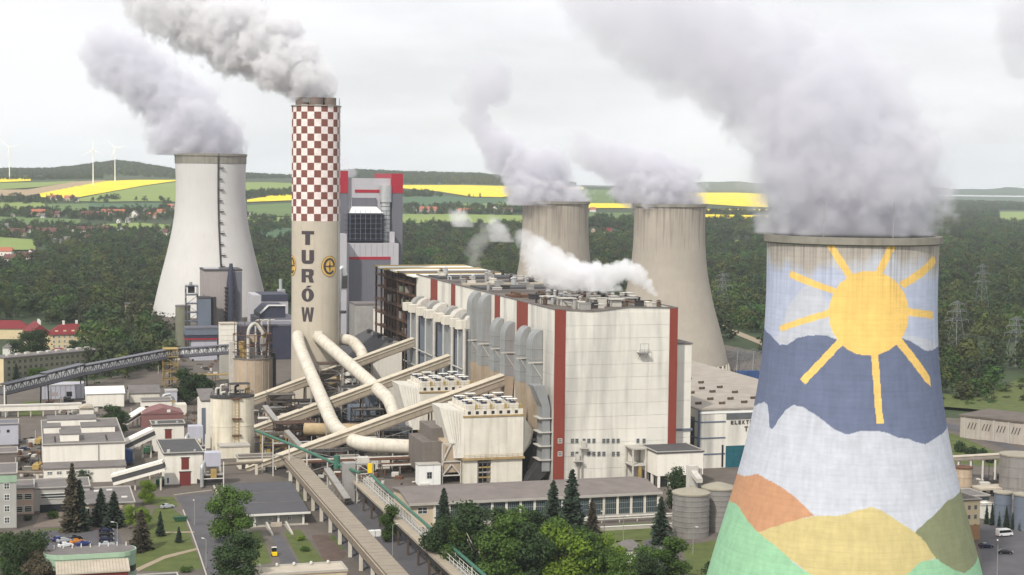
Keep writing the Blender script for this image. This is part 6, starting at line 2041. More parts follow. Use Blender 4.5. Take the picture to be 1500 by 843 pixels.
for i, (x, y, lab) in enumerate(((276, 672, 'grey filter cabin with silver duct beside the upper transfer house'), (300, 716, 'grey filter cabin with silver duct beside the lower transfer house'))):
    u, v = at(x, y)
    t = bld('filter_cabin', lab, 'building', u, v + 2, 6.2, 6, 4.0, 'steel_dark', 'roof_grey', group='filter cabins beside the transfer houses')
    MB().box(0.4, 5.8, 0.5, 5.5, 7.2, 12.0).build('filter_head', 'shed_lilac', t)
    legs4(t, 0.6, 5.6, 0.7, 5.3, 4.35, 7.2, 'steel_pale', 0.25)
    MB().tube(arc([(-0.9, -1, 0.4), (-0.9, -1, 8), (0.6, 2, 9)], 1.5), 0.65, 10).build('duct', 'galv', t, 'a')
    MB().box(2.2, 4.2, -0.8, -0.14, 3.4, 6.5).build('yellow_unit', 'yellow_paint', t)
    MB().bar((6.6, -1, 0), (6.6, -1, 9), 0.3).bar((-2, -1, 3.2), (6.6, -1, 3.2), 0.25).build('pipe_frame', 'frame_white', t)
u, v = at(-25, 655)
t = bld('blue_house', 'blue-grey metal building with small square windows at the left edge', 'building', u, v, 13.5, 12, 8.6, 'shed_lilac', 'slate')
windows(t, 'f', 5.5, 5.5, 2, 3.6, 1, 1, 1.1, 1.1, 0, 'steel_dark', 'glass_dark')
u, v = at(-10, 686)
t = bld('dark_workshop', 'dark cluttered workshop shed at the left edge', 'building', u, v, 8.5, 12, 5.2, 'concrete_dark', 'roof_grey')
u, v = at(-30, 613)
t = sth('pipe_wall', 'long pale elevated pipe casing running behind the blue-grey building', 'pipe', u, v)
MB().box(0, 44, 0, 1.6, 2.8, 5.0).build('casing', 'white_wall', t)
for k in range(9):
    MB().box(k * 5.4, k * 5.4 + 0.5, 0.2, 1.2, 0, 2.38).build('post', 'concrete', t)
MB().tube([(0, -0.4, 5.6), (44, -0.4, 5.6)], 0.3, 8).build('pipe_run', 'frame_white', t, 'a')
pw_ = [G(-10, 692, 3.4), G(120, 692, 3.4), G(230, 687, 3.6), G(385, 677, 4.6)]
pipe('steam_pipe', 'long thin brown pipe crossing low in front of the transfer houses', pw_, 0.55, 'gallery_dark', 4, 10, n=8)
t = bpy.data.objects['steam_pipe']
for f in np.linspace(0.05, 0.98, 9):
    q = f * 3
    i = min(2, int(q))
    p = pw_[i].lerp(pw_[i + 1], q - i) - t.location
    MB().box(p.x - 0.5, p.x + 0.5, p.y - 0.4, p.y + 0.4, 0, p.z - 0.55).build('post', 'concrete', t)

# grey-roofed foreground building with white columns
u, v = at(364, 773)
gr = sth('grey_roof_building', 'building with a large dark grey sloping roof and white porch columns', 'building', u, v)
GW, GD = 18.0, 45.0
MB().box(0.4, GW - 0.6, 1.8, GD, 0, 3.6).build('wall', 'wall_greyblue', gr)
MB().hexa([(-1.2, -0.6, 3.7), (GW + 1.0, -0.6, 3.7), (GW + 2.4, GD + 1, 5.0), (-1.6, GD + 1, 5.0)], [(-1.2, -0.6, 4.1), (GW + 1.0, -0.6, 4.1), (GW + 2.4, GD + 1, 5.4), (-1.6, GD + 1, 5.4)]).build('roof', 'roof_slate', gr)
MB().box(-1.4, GW + 1.2, -0.95, -0.62, 3.6, 4.2).build('fascia', 'frame_white', gr)
for y in (15, 30):
    MB().bar((-1.3, y, 4.58 + (y - 15) * 0.029), (GW + 1.6, y, 4.58 + (y - 15) * 0.029), 0.3, 0.1).build('roof_seam', 'roof_grey', gr)
for x in (1.6, 9.0, 16.8):
    MB().box(x, x + 0.6, 0, 0.6, 0, 3.65).build('column', 'frame_white', gr)
windows(gr, 'f', 6.2, 1.3, 1, 1, 1, 1, 1.4, 1.3, 1.8, 'frame_white', 'glass_dark')
windows(gr, 'f', 12.2, 1.3, 1, 1, 1, 1, 1.4, 1.3, 1.8, 'frame_white', 'glass_dark')
MB().box(3.4, 4.8, 1.68, 1.85, 0, 2.4).build('door', 'frame_grey', gr)
MB().box(-0.6, GW + 0.6, -0.4, 2, -0.2, 0.25).build('porch', 'kerb', gr)
for k, s in enumerate((5.2, 11.2)):
    MB().hexa([(s, -14, -0.2), (s + 0.6, -14, -0.2), (s + 0.6, -0.5, -0.2), (s, -0.5, -0.2)], [(s, -14, 0.5), (s + 0.6, -14, 0.5), (s + 0.6, -0.5, 1.6), (s, -0.5, 1.6)]).build('ramp_wall', 'kerb', gr)
MB().box(6.8, 10.2, -1.2, -0.6, -0.2, 1.4).build('ramp_gate', 'roof_beige', gr)

u, v = at(375, 868)
t = bld('pale_roof_building', 'low building with pale beige flat roof at the bottom edge', 'building', u, v, 24, 9, 4.2, 'wall_beige', 'roof_beige')
for k in range(5):
    MB().cyl(2 + k * 4.6, 8, 4.9, 5.5, 0.35, 8).build('roof_vent', 'frame_white', t)
# the curved green building
u, v = at(132, 862)
t = sth('green_round_end_building', 'mint green building with rounded ends and dark roof strip at the bottom left', 'building', u, v)
def stadium(w, d, n=10):
    r = d / 2
    return [(-w / 2 + r + r * math.cos(a), r * math.sin(a)) for a in np.linspace(math.pi / 2, 3 * math.pi / 2, n)] + [(w / 2 - r + r * math.cos(a), r * math.sin(a)) for a in np.linspace(-math.pi / 2, math.pi / 2, n)]
MB().prism(stadium(23.5, 9.5), 0, 9.0).build('wall', 'mint_wall', t)
MB().prism(stadium(23.9, 9.9), 9.01, 10.2).build('parapet', 'mint_wall', t)
MB().prism(stadium(23.0, 9.0), 10.21, 10.3).build('roof', 'roof_grey', t)
MB().prism(stadium(23.65, 9.65), 4.6, 6.2).build('window_strip', 'glass_dark', t)
for k in range(9):
    MB().box(-0.12, 0.12, -0.12, 0.12, 10.3, 11.3).build('roof_post', 'frame_white', t, False, (-9 + k * 2.3, 2.6 + 0.5 * (k % 2), 0))
t = sth('ramp_roof_building', 'low building with ribbed beige roof and dark red wall before the mint green one', 'building', u - 8.4, v - 13, 3.4)
MB().box(0, 17.5, 0, 8, -3.4, 3.6).build('wall', 'red_gate', t)
MB().hexa([(-0.4, -0.4, 3.65), (17.9, -0.4, 3.65), (17.9, 8.2, 4.9), (-0.4, 8.2, 4.9)], [(-0.4, -0.4, 4.0), (17.9, -0.4, 4.0), (17.9, 8.2, 5.25), (-0.4, 8.2, 5.25)]).build('roof', 'roof_beige', t)
for k in range(22):
    MB().bar((0.2 + k * 0.8, -0.4, 4.03), (0.2 + k * 0.8, 8.2, 5.28), 0.14, 0.1).build('roof_rib', 'gallery', t)
MB().box(-0.2, 17.7, -0.35, -0.05, 1.8, 2.2).build('wall_rail', 'frame_white', t)
u, v = at(150, 880)
t = bld('flat_grey_roof_building', 'flat grey roof poking in at the bottom edge', 'building', u + 3, v, 16, 5, 4.4, 'wall_greyblue', 'roof_slate')

# ------------------------------------------------------------------ truss conveyor bridge on the left
def truss(label, p, q, w=4.0, h=4.4, n=16):
    base = Vector((p.x, p.y, 0))
    t = thing('truss_bridge', label, 'conveyor', base)
    a, b = p - base, q - base
    d = (b - a).normalized()
    s = d.cross(Vector((0, 0, 1))).normalized() * (w / 2)
    upv = Vector((0, 0, h))
    MB().hexa([a - s * .8, a + s * .8, b + s * .8, b - s * .8], [a - s * .8 + upv * .8, a + s * .8 + upv * .8, b + s * .8 + upv * .8, b - s * .8 + upv * .8]).build('belt_casing', 'wind_white', t)
    MB().hexa([a - s * 1.15 + upv * .98, a + s * 1.15 + upv * .98, b + s * 1.15 + upv * .98, b - s * 1.15 + upv * .98], [a - s * 1.15 + upv * 1.04, a + s * 1.15 + upv * 1.04, b + s * 1.15 + upv * 1.04, b - s * 1.15 + upv * 1.04]).build('roof', 'slate', t)
    MB().hexa([a - s * 1.05 - upv * .1, a + s * 1.05 - upv * .1, b + s * 1.05 - upv * .1, b - s * 1.05 - upv * .1], [a - s * 1.05 - upv * .02, a + s * 1.05 - upv * .02, b + s * 1.05 - upv * .02, b - s * 1.05 - upv * .02]).build('floor', 'steel_dark', t)
    for sg in (-1, 1):
        MB().bar(a + s * sg + upv * .97, b + s * sg + upv * .97, 0.35).build('top_chord', 'steel_dark', t)
        MB().hexa([a + s * sg * 1.0 - upv * .02, a + s * sg * 1.12 - upv * .02, b + s * sg * 1.12 - upv * .02, b + s * sg * 1.0 - upv * .02], [a + s * sg * 1.0 + upv * .3, a + s * sg * 1.12 + upv * .3, b + s * sg * 1.12 + upv * .3, b + s * sg * 1.0 + upv * .3]).build('side_skirt', 'slate', t)
        for k in range(n):
            f0, f1 = a.lerp(b, k / n), a.lerp(b, (k + 1) / n)
            MB().bar(f0 + s * sg, f0 + s * sg + upv * .97, 0.22).build('post', 'steel_dark', t)
            if k % 2:
                MB().bar(f0 + s * sg, f1 + s * sg + upv * .97, 0.22).build('diagonal', 'steel_dark', t)
            else:
                MB().bar(f0 + s * sg + upv * .97, f1 + s * sg, 0.22).build('diagonal', 'steel_dark', t)
    for f in (0.02,):
        c = a.lerp(b, f)
        for sg in (-1, 1):
            MB().bar(Vector((c.x, c.y, 0)) + s * sg * 1.2, c + s * sg, 0.5).build('trestle_leg', 'steel_dark', t)
    return t
zz = 12.0
P0, P1, P2, P3, P4 = G(2, 578, 9), G(64, 563, 10.5), G(120, 549, 12), G(248, 524, 15), G(342, 517, 16)
truss('lowest span of the dark truss conveyor bridge at the left edge', P0, P1, n=10)
truss('second span of the dark truss conveyor bridge above the lilac shed', P1, P2, h=5.2, n=8)
truss('long third span of the dark truss conveyor bridge in front of the forest', P2, P3, n=22)
truss('level top span of the truss conveyor bridge leading to the brown silo', P3, P4, n=14)
u, v = uv(Vector((P3.x, P3.y, 0)))
lattice('yellow_steel_tower', 'yellow steel support tower under the truss bridge', u - 3, v - 4, 7, 8, 19.5, 5, 'yellow_paint', 'yellow_paint')
lattice('yellow_walkway', 'long low yellow steel walkway under the level truss span', u + 10, v + 2, 26, 4, 5.0, 1, 'yellow_paint', 'yellow_paint')
u, v = uv(Vector((P0.x, P0.y, 0)))
t = sth('transfer_tower', 'tall pale grey transfer tower at the left picture edge where the truss bridge ends', 'building', u - 9, v - 6)
MB().box(0, 8.2, 0, 10, 0, 30).build('wall', 'wall_greyblue', t)
MB().box(-0.3, 8.5, -0.3, 10.3, 30.01, 30.6).build('roof', 'roof_grey', t)
MB().box(7.6, 8.35, -0.15, 0.6, 0, 29.8).build('corner_post', 'cream', t)
t = thing('vent_mast', 'slim white mast with a box at its foot near the left edge', 'mast', G(7, 610))
MB().cyl(0, 0, 0, 14, 0.35, 8).build('mast_pole', 'frame_white', t)
MB().box(-1.2, 1.2, -1, 1, 0, 3).build('mast_box', 'frame_white', t)

# ------------------------------------------------------------------ left background: offices, red roofs
u, v = at(8, 566)
t = thing('slab_office', 'long olive-grey flat-roofed office slab with rows of windows, left of the forest', 'building', G(6, 566), R(52))
MB().box(0, 62, 0, 13, 0, 14).build('wall', 'wall_olive', t)
MB().box(-0.3, 62.3, -0.3, 13.3, 14.01, 14.6).build('roof', 'roof_grey', t)
MB().box(-0.15, 0.02, 0.2, 12.8, 0, 13.9).build('end_wall', 'wall_yellow', t)
windows(t, 'f', 2, 1.6, 18, 3.3, 4, 3.2, 1.9, 1.7, 0, 'wall_olive', 'glass_dark')
for k in range(9):
    MB().box(5 + k * 6.4, 7.6 + k * 6.4, 4 + k % 3, 6 + k % 3, 14.65, 15.7).build('roof_unit', 'steel_pale', t)
def hip(name, label, base, rz, w, d, h, rh, wall, roof, over=0.6, ridge=0.5, group=None):
    t = thing(name, label, 'house', base, rz, group)
    MB().box(0, w, 0, d, -1.5, h).build('wall', wall, t)
    ri = d * ridge
    lo = [(-over, -over, h), (w + over, -over, h), (w + over, d + over, h), (-over, d + over, h)]
    a, b = (ri, d / 2, h + rh), (w - ri, d / 2, h + rh)
    MB().add(lo + [a, b], [(3, 2, 1, 0), (0, 1, 5, 4), (1, 2, 5), (2, 3, 4, 5), (3, 0, 4)]).build('roof', roof, t)
    return t
pb = G(74, 513)
t = hip('yellow_school', 'large yellow two-wing building with red hipped roof among the trees', pb, R(22), 24, 13, 9.5, 6.0, 'wall_yellow', 'roof_red', 0.9)
windows(t, 'f', 1.4, 1.2, 7, 3.2, 3, 3.0, 1.4, 1.8, 0, 'frame_white', 'glass_dark')
MB().box(-12.5, 1, 3.5, 36, -1, 9.5).build('wing_wall', 'wall_yellow', t)
MB().exy([(-13.4, 9.5), (1.8, 9.5), (-5.8, 15.6)], 2.9, 36.6).build('wing_roof', 'roof_red', t)
windows(t, 'l', 5, 1.2, 9, 3.4, 3, 3.0, 1.4, 1.8, -12.5, 'frame_white', 'glass_dark')
for x, y in ((-6, 10), (-5.5, 22), (8, 6), (16, 6.5)):
    MB().box(x, x + 1.4, y, y + 1.4, 12.5, 17.6).build('chimney_stack', 'frame_white', t)
for k in range(4):
    MB().box(3 + k * 5, 4.8 + k * 5, 1.2, 3, 10.2, 12).build('dormer', 'wall_yellow', t)
hip('red_roof_house', 'cream building with red hipped roof cut by the left edge', G(-18, 497), R(4), 26, 13, 7, 5.0, 'wall_yellow', 'roof_red', 0.8)
hip('red_roof_house', 'small grey house with flat-looking red roof below the yellow building', G(68, 535), R(8), 12.5, 9, 6, 3.4, 'wall_greyblue', 'roof_red', 0.6)
hip('white_house', 'small white house between the trees above the olive office slab', G(4, 527), R(10), 8.5, 8, 7, 3.5, 'frame_white', 'roof_grey', 0.5)
u, v = at(186, 468)
t = sth('pink_pump_house', 'pale pink pump house with dark flat roof beside the new cooling tower', 'building', u, v + 10)
MB().box(0, 17, 0, 20, 0, 10).build('wall', 'wall_pink', t)
MB().box(-0.5, 17.5, -0.5, 20.5, 10.01, 10.8).build('roof', 'roof_dark', t)
for k in range(5):
    MB().box(1.2 + k * 3.2, 2.8 + k * 3.2, -0.15, 0.05, 2, 8).build('tall_window', 'glass_dark', t)
MB().exy([(12, 0), (24, 0), (24, 8), (18, 11), (12, 8)], -6, -0.1).build('gable_wing', 'wall_pink', t)
MB().box(-2, 30, -9, -7.5, 0, 3).build('front_wall', 'frame_white', t)

# ------------------------------------------------------------------ right of the painted tower
t = thing('grey_hall', 'long grey windowless hall with flat roof below the grass slope at the right', 'building', G(1406, 641), R(-42))
MB().box(0, 75, 0, 26, 0, 9.2).build('wall', 'hall_grey', t)
MB().box(-0.5, 75.5, -0.5, 26.5, 9.21, 9.9).build('roof', 'roof_brown', t)
for k in range(11):
    MB().box(2 + k * 6.6, 2.6 + k * 6.6, -0.3, 0.05, 0, 9.0).build('pier', 'trim', t)
for k in range(10):
    b = MB()
    for q in range(3):
        b.bar((3.6 + k * 6.6 + q * 1.4, -0.15, 4.2), (4.6 + k * 6.6 + q * 1.4, -0.15, 7.0), 0.35, 0.2)
    b.build('louvre', 'steel_dark', t)
u, v = uv(G(1490, 727))
silo('grey_silo', 'large pale grey concrete silo at the right edge', u, v, 6.2, 14.5, 'silo_steel', 0, 'silo_roof', 0.8, False, 3)
u, v = uv(G(1468, 770))
silo('grey_silo', 'slim grey silo below the large one at the right edge', u, v, 2.8, 10.5, 'blue_grey', 0, 'silo_roof', 0.5, False, 2)
u, v = uv(G(1498, 776))
silo('grey_silo', 'slim grey silo cut by the right edge', u, v, 3.0, 11.0, 'blue_grey', 0, 'silo_roof', 0.5, False, 2)
u, v = uv(G(1410, 725))
silo('grey_silo', 'brownish round tank half behind the painted tower', u, v, 3.0, 9.5, 'silo_brown', 0, 'rust', 0.5, False, 2)
t = gallery((uv(G(1392, 700))[0], uv(G(1392, 700))[1], 6.5), (uv(G(1470, 706))[0], uv(G(1470, 706))[1], 9.0), 3.6, 1.2, 'grey pipe bridge running from the painted tower to the large silo', 4, 'pipe_bridge', 'steel_grey', 'roof_beige', 'steel_pale')
t = sth('service_deck', 'low pale concrete deck with pipes before the large grey silo', 'platform', *uv(G(1436, 730)))
MB().box(0, 15, 0, 7, 2.6, 3.2).build('deck', 'roof_beige', t)
legs4(t, 0.5, 14.5, 0.5, 6.5, 0, 2.6, 'concrete', 0.6)
u, v = at(1407, 795)
t = bld('beige_apartment_house', 'beige four-storey house with small dark windows right of the painted tower', 'building', u - 1.0, v, 7.4, 16, 12.6, 'wall_yellow', 'roof_brown', 0.4)
windows(t, 'f', 1.0, 1.2, 3, 2.2, 4, 2.9, 0.95, 1.35, 0, 'frame_grey', 'glass_dark')
MB().box(-0.08, 7.48, -0.1, 0.02, 0.6, 5.2).build('brick_base', 'brick_tan', t)
u, v = at(1440, 765)
t = bld('pump_cabin', 'teal-grey low tank house behind the beige house', 'building', u, v + 10, 8.5, 12, 6.0, 'glass_hall', 'roof_grey')
t = bld('white_cabin', 'small white cabin between the thin cypresses at the right', 'building', u + 1, v + 2, 3.6, 4, 5.0, 'frame_white', 'frame_white')
t = thing('gatehouse', 'small white house with grey hipped roof among the foreground trees', 'house', G(908, 828), SA)
MB().box(0, 7.5, 0, 6.5, 0, 4.2).build('wall', 'white_wall', t)
MB().add([(-0.5, -0.5, 4.2), (8, -0.5, 4.2), (8, 7, 4.2), (-0.5, 7, 4.2), (2.8, 3.2, 6.4), (4.8, 3.2, 6.4)], [(3, 2, 1, 0), (0, 1, 5, 4), (1, 2, 5), (2, 3, 4, 5), (3, 0, 4)]).build('roof', 'roof_grey', t)
windows(t, 'f', 1.2, 1.4, 2, 3.2, 1, 1, 1.4, 1.5, 0)
t = sth('white_cabin', 'white panelled cabin with one dark window beside the cream pipe end', 'building', *at(613, 712))
for k in range(3):
    MB().box(k * 2.7 + 0.03, k * 2.7 + 2.67, 0, 5, 0.1, 7.2).build('panel', 'roof_white', t)
windows(t, 'f', 3.0, 2.4, 1, 1, 1, 1, 1.9, 2.4, 0, 'frame_grey', 'glass_dark')
MB().box(-0.2, 8.3, -0.2, 5.2, 7.21, 7.5).build('roof', 'trim', t)
# fan house between cabin and filter house
t = sth('fan_house', 'dull grey stepped fan house between the cream pipe and the front filter house', 'building', -47, 12)
MB().box(0, 7.5, 0, 22, 3, 14.5).build('casing', 'fan_grey', t)
MB().box(4, 13.2, 3, 22, 4, 19.0).build('casing', 'fan_grey', t)
MB().hexa([(6.5, -4, 4), (13.2, -4, 4), (13.2, 3, 4), (6.5, 3, 4)], [(8.5, -4, 13), (11.8, -4, 13), (13.2, 3, 15.5), (6.5, 3, 15.5)]).build('hopper', 'duct_taupe', t)
b = MB()
for p, q in (((6.2, -4.4, 0), (6.2, -4.4, 14.5)), ((13, -4.4, 0), (13, -4.4, 8)), ((13, -4.4, 8), (11, -4.4, 14.5)), ((6.2, -4.4, 14.5), (11, -4.4, 14.5)), ((6.2, -4.4, 8), (13, -4.4, 8)), ((6.2, -4.4, 8), (9.5, -4.4, 14.5)), ((6.2, -4.4, 3), (13, -4.4, 3)), ((6.2, -4.4, 3), (9.6, -4.4, 7)), ((13, -4.4, 3), (9.6, -4.4, 7))):
    b.bar(p, q, 0.4)
b.build('pale_frame', 'steel_pale', t)
legs4(t, 0.5, 12.5, 0.5, 24, 0, 4, 'steel_dark', 0.6)
for i, (v0, lab) in enumerate(((82, 'dark fan casings below the second filter house'), (150, 'dark fan casings below the third filter house'))):
    t = sth('fan_house', lab, 'building', -48, v0)
    MB().box(0, 8, 0, 24, 2, 10).build('casing', 'steel_dark', t)
    MB().box(8.1, 13, 2, 22, 2, 13).build('casing', 'blue_grey', t)
    MB().hexa([(0, -5, 3), (8, -5, 3), (8, -0.1, 3), (0, -0.1, 3)], [(1, -5, 8), (7, -5, 8), (8, -0.1, 9.8), (0, -0.1, 9.8)]).build('hopper', 'blue_grey', t)
    legs4(t, 0.5, 12.5, 0.5, 23, 0, 2, 'steel_brown', 0.6)

# ------------------------------------------------------------------ steelwork and pipe racks that fill the yard round the chimney foot
rr = random.Random(11)
FR = [((393, 612), 12, 10, 10, 3, 'steel_brown', 'brown steel frame under the middle gallery, left end'), ((405, 655), 16, 9, 9, 3, 'rust_dark', 'dark stacked steel decks left of the cream pipe'),
      ((438, 640), 9, 9, 12, 3, 'steel_brown', 'brown steel trestle just left of the falling cream pipe'), ((505, 600), 7, 7, 22, 6, 'steel_grey', 'tall thin lattice tower right of the chimney base'),
      ((520, 640), 12, 9, 11, 3, 'steel_dark', 'dark steel frame under the right cream pipe'), ((468, 612), 10, 10, 24, 6, 'steel_grey', 'grey scaffold standing at the chimney foot'),
      ((432, 590), 8, 8, 28, 7, 'steel_grey', 'tall scaffold on the left flank of the chimney foot'), ((556, 668), 13, 8, 10, 3, 'steel_grey', 'grey pipe frame below the curved cream pipe'),
      ((600, 640), 10, 8, 12, 3, 'steel_dark', 'dark frame beside the fan house'), ((545, 560), 14, 12, 10, 3, 'steel_brown', 'brown frame between the middle and far galleries'),
      ((590, 545), 18, 12, 9, 2, 'steel_grey', 'wide low grey pipe frame before the square ducts'), ((640, 520), 14, 10, 10, 3, 'steel_brown', 'brown frame at the foot of the square ducts'),
      ((455, 690), 14, 7, 7, 2, 'steel_grey', 'low grey frame under the nearest gallery'), ((385, 668), 9, 7, 8, 2, 'yellow_paint', 'yellow and pale frame beside the white silos'),
      ((500, 560), 9, 9, 12, 3, 'rust', 'rusty frame right behind the chimney'), ((575, 690), 9, 6, 8, 2, 'steel_pale', 'pale frame under the end of the curved cream pipe'),
      ((420, 612), 14, 8, 7, 2, 'rust_dark', 'dark low decks between the far and middle galleries'), ((450, 625), 16, 8, 6, 2, 'rust_dark', 'dark low decks behind the falling cream pipe'), ((425, 676), 14, 6, 6, 2, 'steel_dark', 'dark decks under the nearest gallery, left part'), ((480, 655), 15, 8, 8, 3, 'steel_dark', 'dark stacked decks right of the falling cream pipe'),
      ((530, 618), 14, 8, 9, 3, 'rust_dark', 'rusty decks behind the nearest gallery, middle'), ((575, 618), 12, 8, 10, 3, 'steel_dark', 'dark decks under the elbow of the right cream pipe'), ((610, 590), 12, 9, 9, 3, 'steel_brown', 'brown decks before the second filter house'), ((500, 625), 8, 7, 17, 5, 'steel_grey', 'slim grey mast frame right of the chimney, nearer one'),
      ((560, 580), 14, 9, 8, 2, 'steel_dark', 'dark deck under the middle gallery, right part'), ((605, 530), 16, 10, 10, 3, 'steel_dark', 'dark pipe deck behind the second filter house'), ((560, 520), 16, 9, 12, 4, 'rust_dark', 'rusty pipe deck under the far gallery'), ((660, 545), 10, 8, 14, 4, 'steel_dark', 'dark frame below the tall duct pair')]
for (q, w, d, h, n, m, lab) in FR:
    u, v = at(*q)
    t = lattice('equipment_trestle', lab, u, v, w, d, h, n, m, rr.choice(['steel_dark', 'steel_brown', 'rust_dark', 'concrete_dark']), 'steel frame', 'steel frames in the yard')
    for k in range(rr.randint(2, 5)):
        z = h * rr.randint(0, n - 1) / n + 0.3
        x, y = rr.uniform(0.5, w - 2.5), rr.uniform(0.5, d - 2.5)
        if rr.random() < 0.5:
            MB().box(x, x + rr.uniform(1.2, 3), y, y + rr.uniform(1.2, 3), z, z + rr.uniform(1, 2.6)).build('machine_box', rr.choice(['steel_brown', 'rust', 'concrete', 'steel_grey', 'yellow_paint', 'gallery']), t)
        else:
            MB().tube([(x, y, z + 0.7), (x + rr.uniform(2, w - 1 - x if w - 1 - x > 2 else 2.5), y, z + 0.7)], rr.uniform(0.4, 0.8), 10).build('vessel', rr.choice(['galv', 'steel_brown', 'gallery', 'steel_pale']), t, 'a')
RK = [((378, 632), (470, 612), 5), ((388, 648), (520, 622), 4), ((400, 668), (560, 640), 4), ((430, 700), (600, 668), 5), ((500, 668), (640, 640), 6), ((540, 612), (660, 592), 4), ((520, 575), (640, 556), 5), ((560, 696), (660, 690), 3)]
for i, (a, b, z) in enumerate(RK):
    ua, va = at(*a)
    ub, _ = at(*b)
    t = sth('pipe_rack', ['pipe rack behind the white silos', 'pipe rack under the middle gallery', 'pipe rack crossing below the falling cream pipe', 'front pipe rack beneath the nearest gallery', 'pipe rack under the curved cream pipe', 'pipe rack behind the nearest gallery top', 'pipe rack between middle and far gallery', 'short pipe rack before the white cabin'][i], 'pipe', ua, va)
    L = ub - ua
    for k in range(4):
        MB().tube([(0, k * 0.9, z + 0.4 + 0.25 * (k % 2)), (L, k * 0.9, z + 0.4 + 0.25 * (k % 2))], rr.uniform(0.2, 0.42), 8).build('pipe_run', rr.choice(['galv', 'steel_pale', 'steel_brown', 'rust', 'gallery']), t, 'a')
    for k in range(max(2, int(L / 6)) + 1):
        x = L * k / max(2, int(L / 6))
        MB().box(x - 0.15, x + 0.15, -0.2, 0.1, 0, z).box(x - 0.15, x + 0.15, 2.7, 3.0, 0, z).box(x - 0.15, x + 0.15, -0.2, 3.0, z, z + 0.25).build('rack_frame', rr.choice(['steel_grey', 'steel_brown']), t)
SH = [((415, 628), 8, 7, 5, 'gallery', 'beige low hut under the middle gallery'), ((490, 645), 9, 7, 5, 'concrete', 'grey concrete hut between the cream pipes'), ((530, 600), 8, 8, 6, 'blue_grey', 'blue-grey hut behind the right cream pipe'),
      ((470, 662), 7, 6, 4, 'roof_brown', 'brown hut below the falling cream pipe'), ((540, 690), 8, 5, 4.5, 'cream', 'cream hut under the green pipe'), ((500, 692), 7, 5, 5, 'steel_grey', 'grey hut behind the transfer tower'), ((350, 690), 13, 7, 4.5, 'silo_base', 'pale flat block below the white silos'),
      ((588, 602), 9, 9, 7, 'cream', 'cream block behind the nearest gallery'), ((610, 560), 10, 8, 6, 'yellow_cream', 'cream and yellow machinery block among the galleries'), ((560, 535), 9, 8, 7, 'yellow_cream', 'small cream machinery block under the far gallery'), ((440, 612), 10, 8, 6, 'duct_taupe', 'rounded taupe block at the chimney foot'),
      ((660, 560), 8, 8, 10, 'steel_dark', 'dark funnel block under the ducts, second bay'), ((725, 590), 8, 8, 12, 'steel_dark', 'dark funnel block under the ducts, first bay')]
for (q, w, d, h, m, lab) in SH:
    u, v = at(*q)
    t = bld('service_hut', lab, 'hut', u, v, w, d, h, m, rr.choice(['roof_grey', 'roof_brown', 'roof_beige']), group='service huts in the yard')
    MB().box(1, 2.4, -0.1, 0.04, 0.2, 2.4).build('door', 'steel_dark', t)
    windows(t, 'f', 3.4, 1.2, max(1, int((w - 4) / 2.2)), 2.2, 1, 1, 1.4, 1.2, 0, 'frame_grey', 'glass_dark')
# stair conveyors: small sloping belts
for i, (a, b, lab) in enumerate((((388, 598, 12), (420, 640, 4), 'small sloping belt conveyor behind the middle gallery'), ((418, 634, 12), (452, 670, 4), 'small sloping belt conveyor left of the falling cream pipe'), ((478, 690, 9), (508, 735, 1.5), 'small sloping belt conveyor by the transfer tower'))):
    pa, pb2 = G(*a), G(*b)
    gallery((*uv(Vector((pa.x, pa.y, 0))), a[2]), (*uv(Vector((pb2.x, pb2.y, 0))), b[2]), 1.6, 1.0, lab, 3, 'belt_conveyor', 'steel_brown', 'steel_grey', 'steel_grey', 0, 0.25)

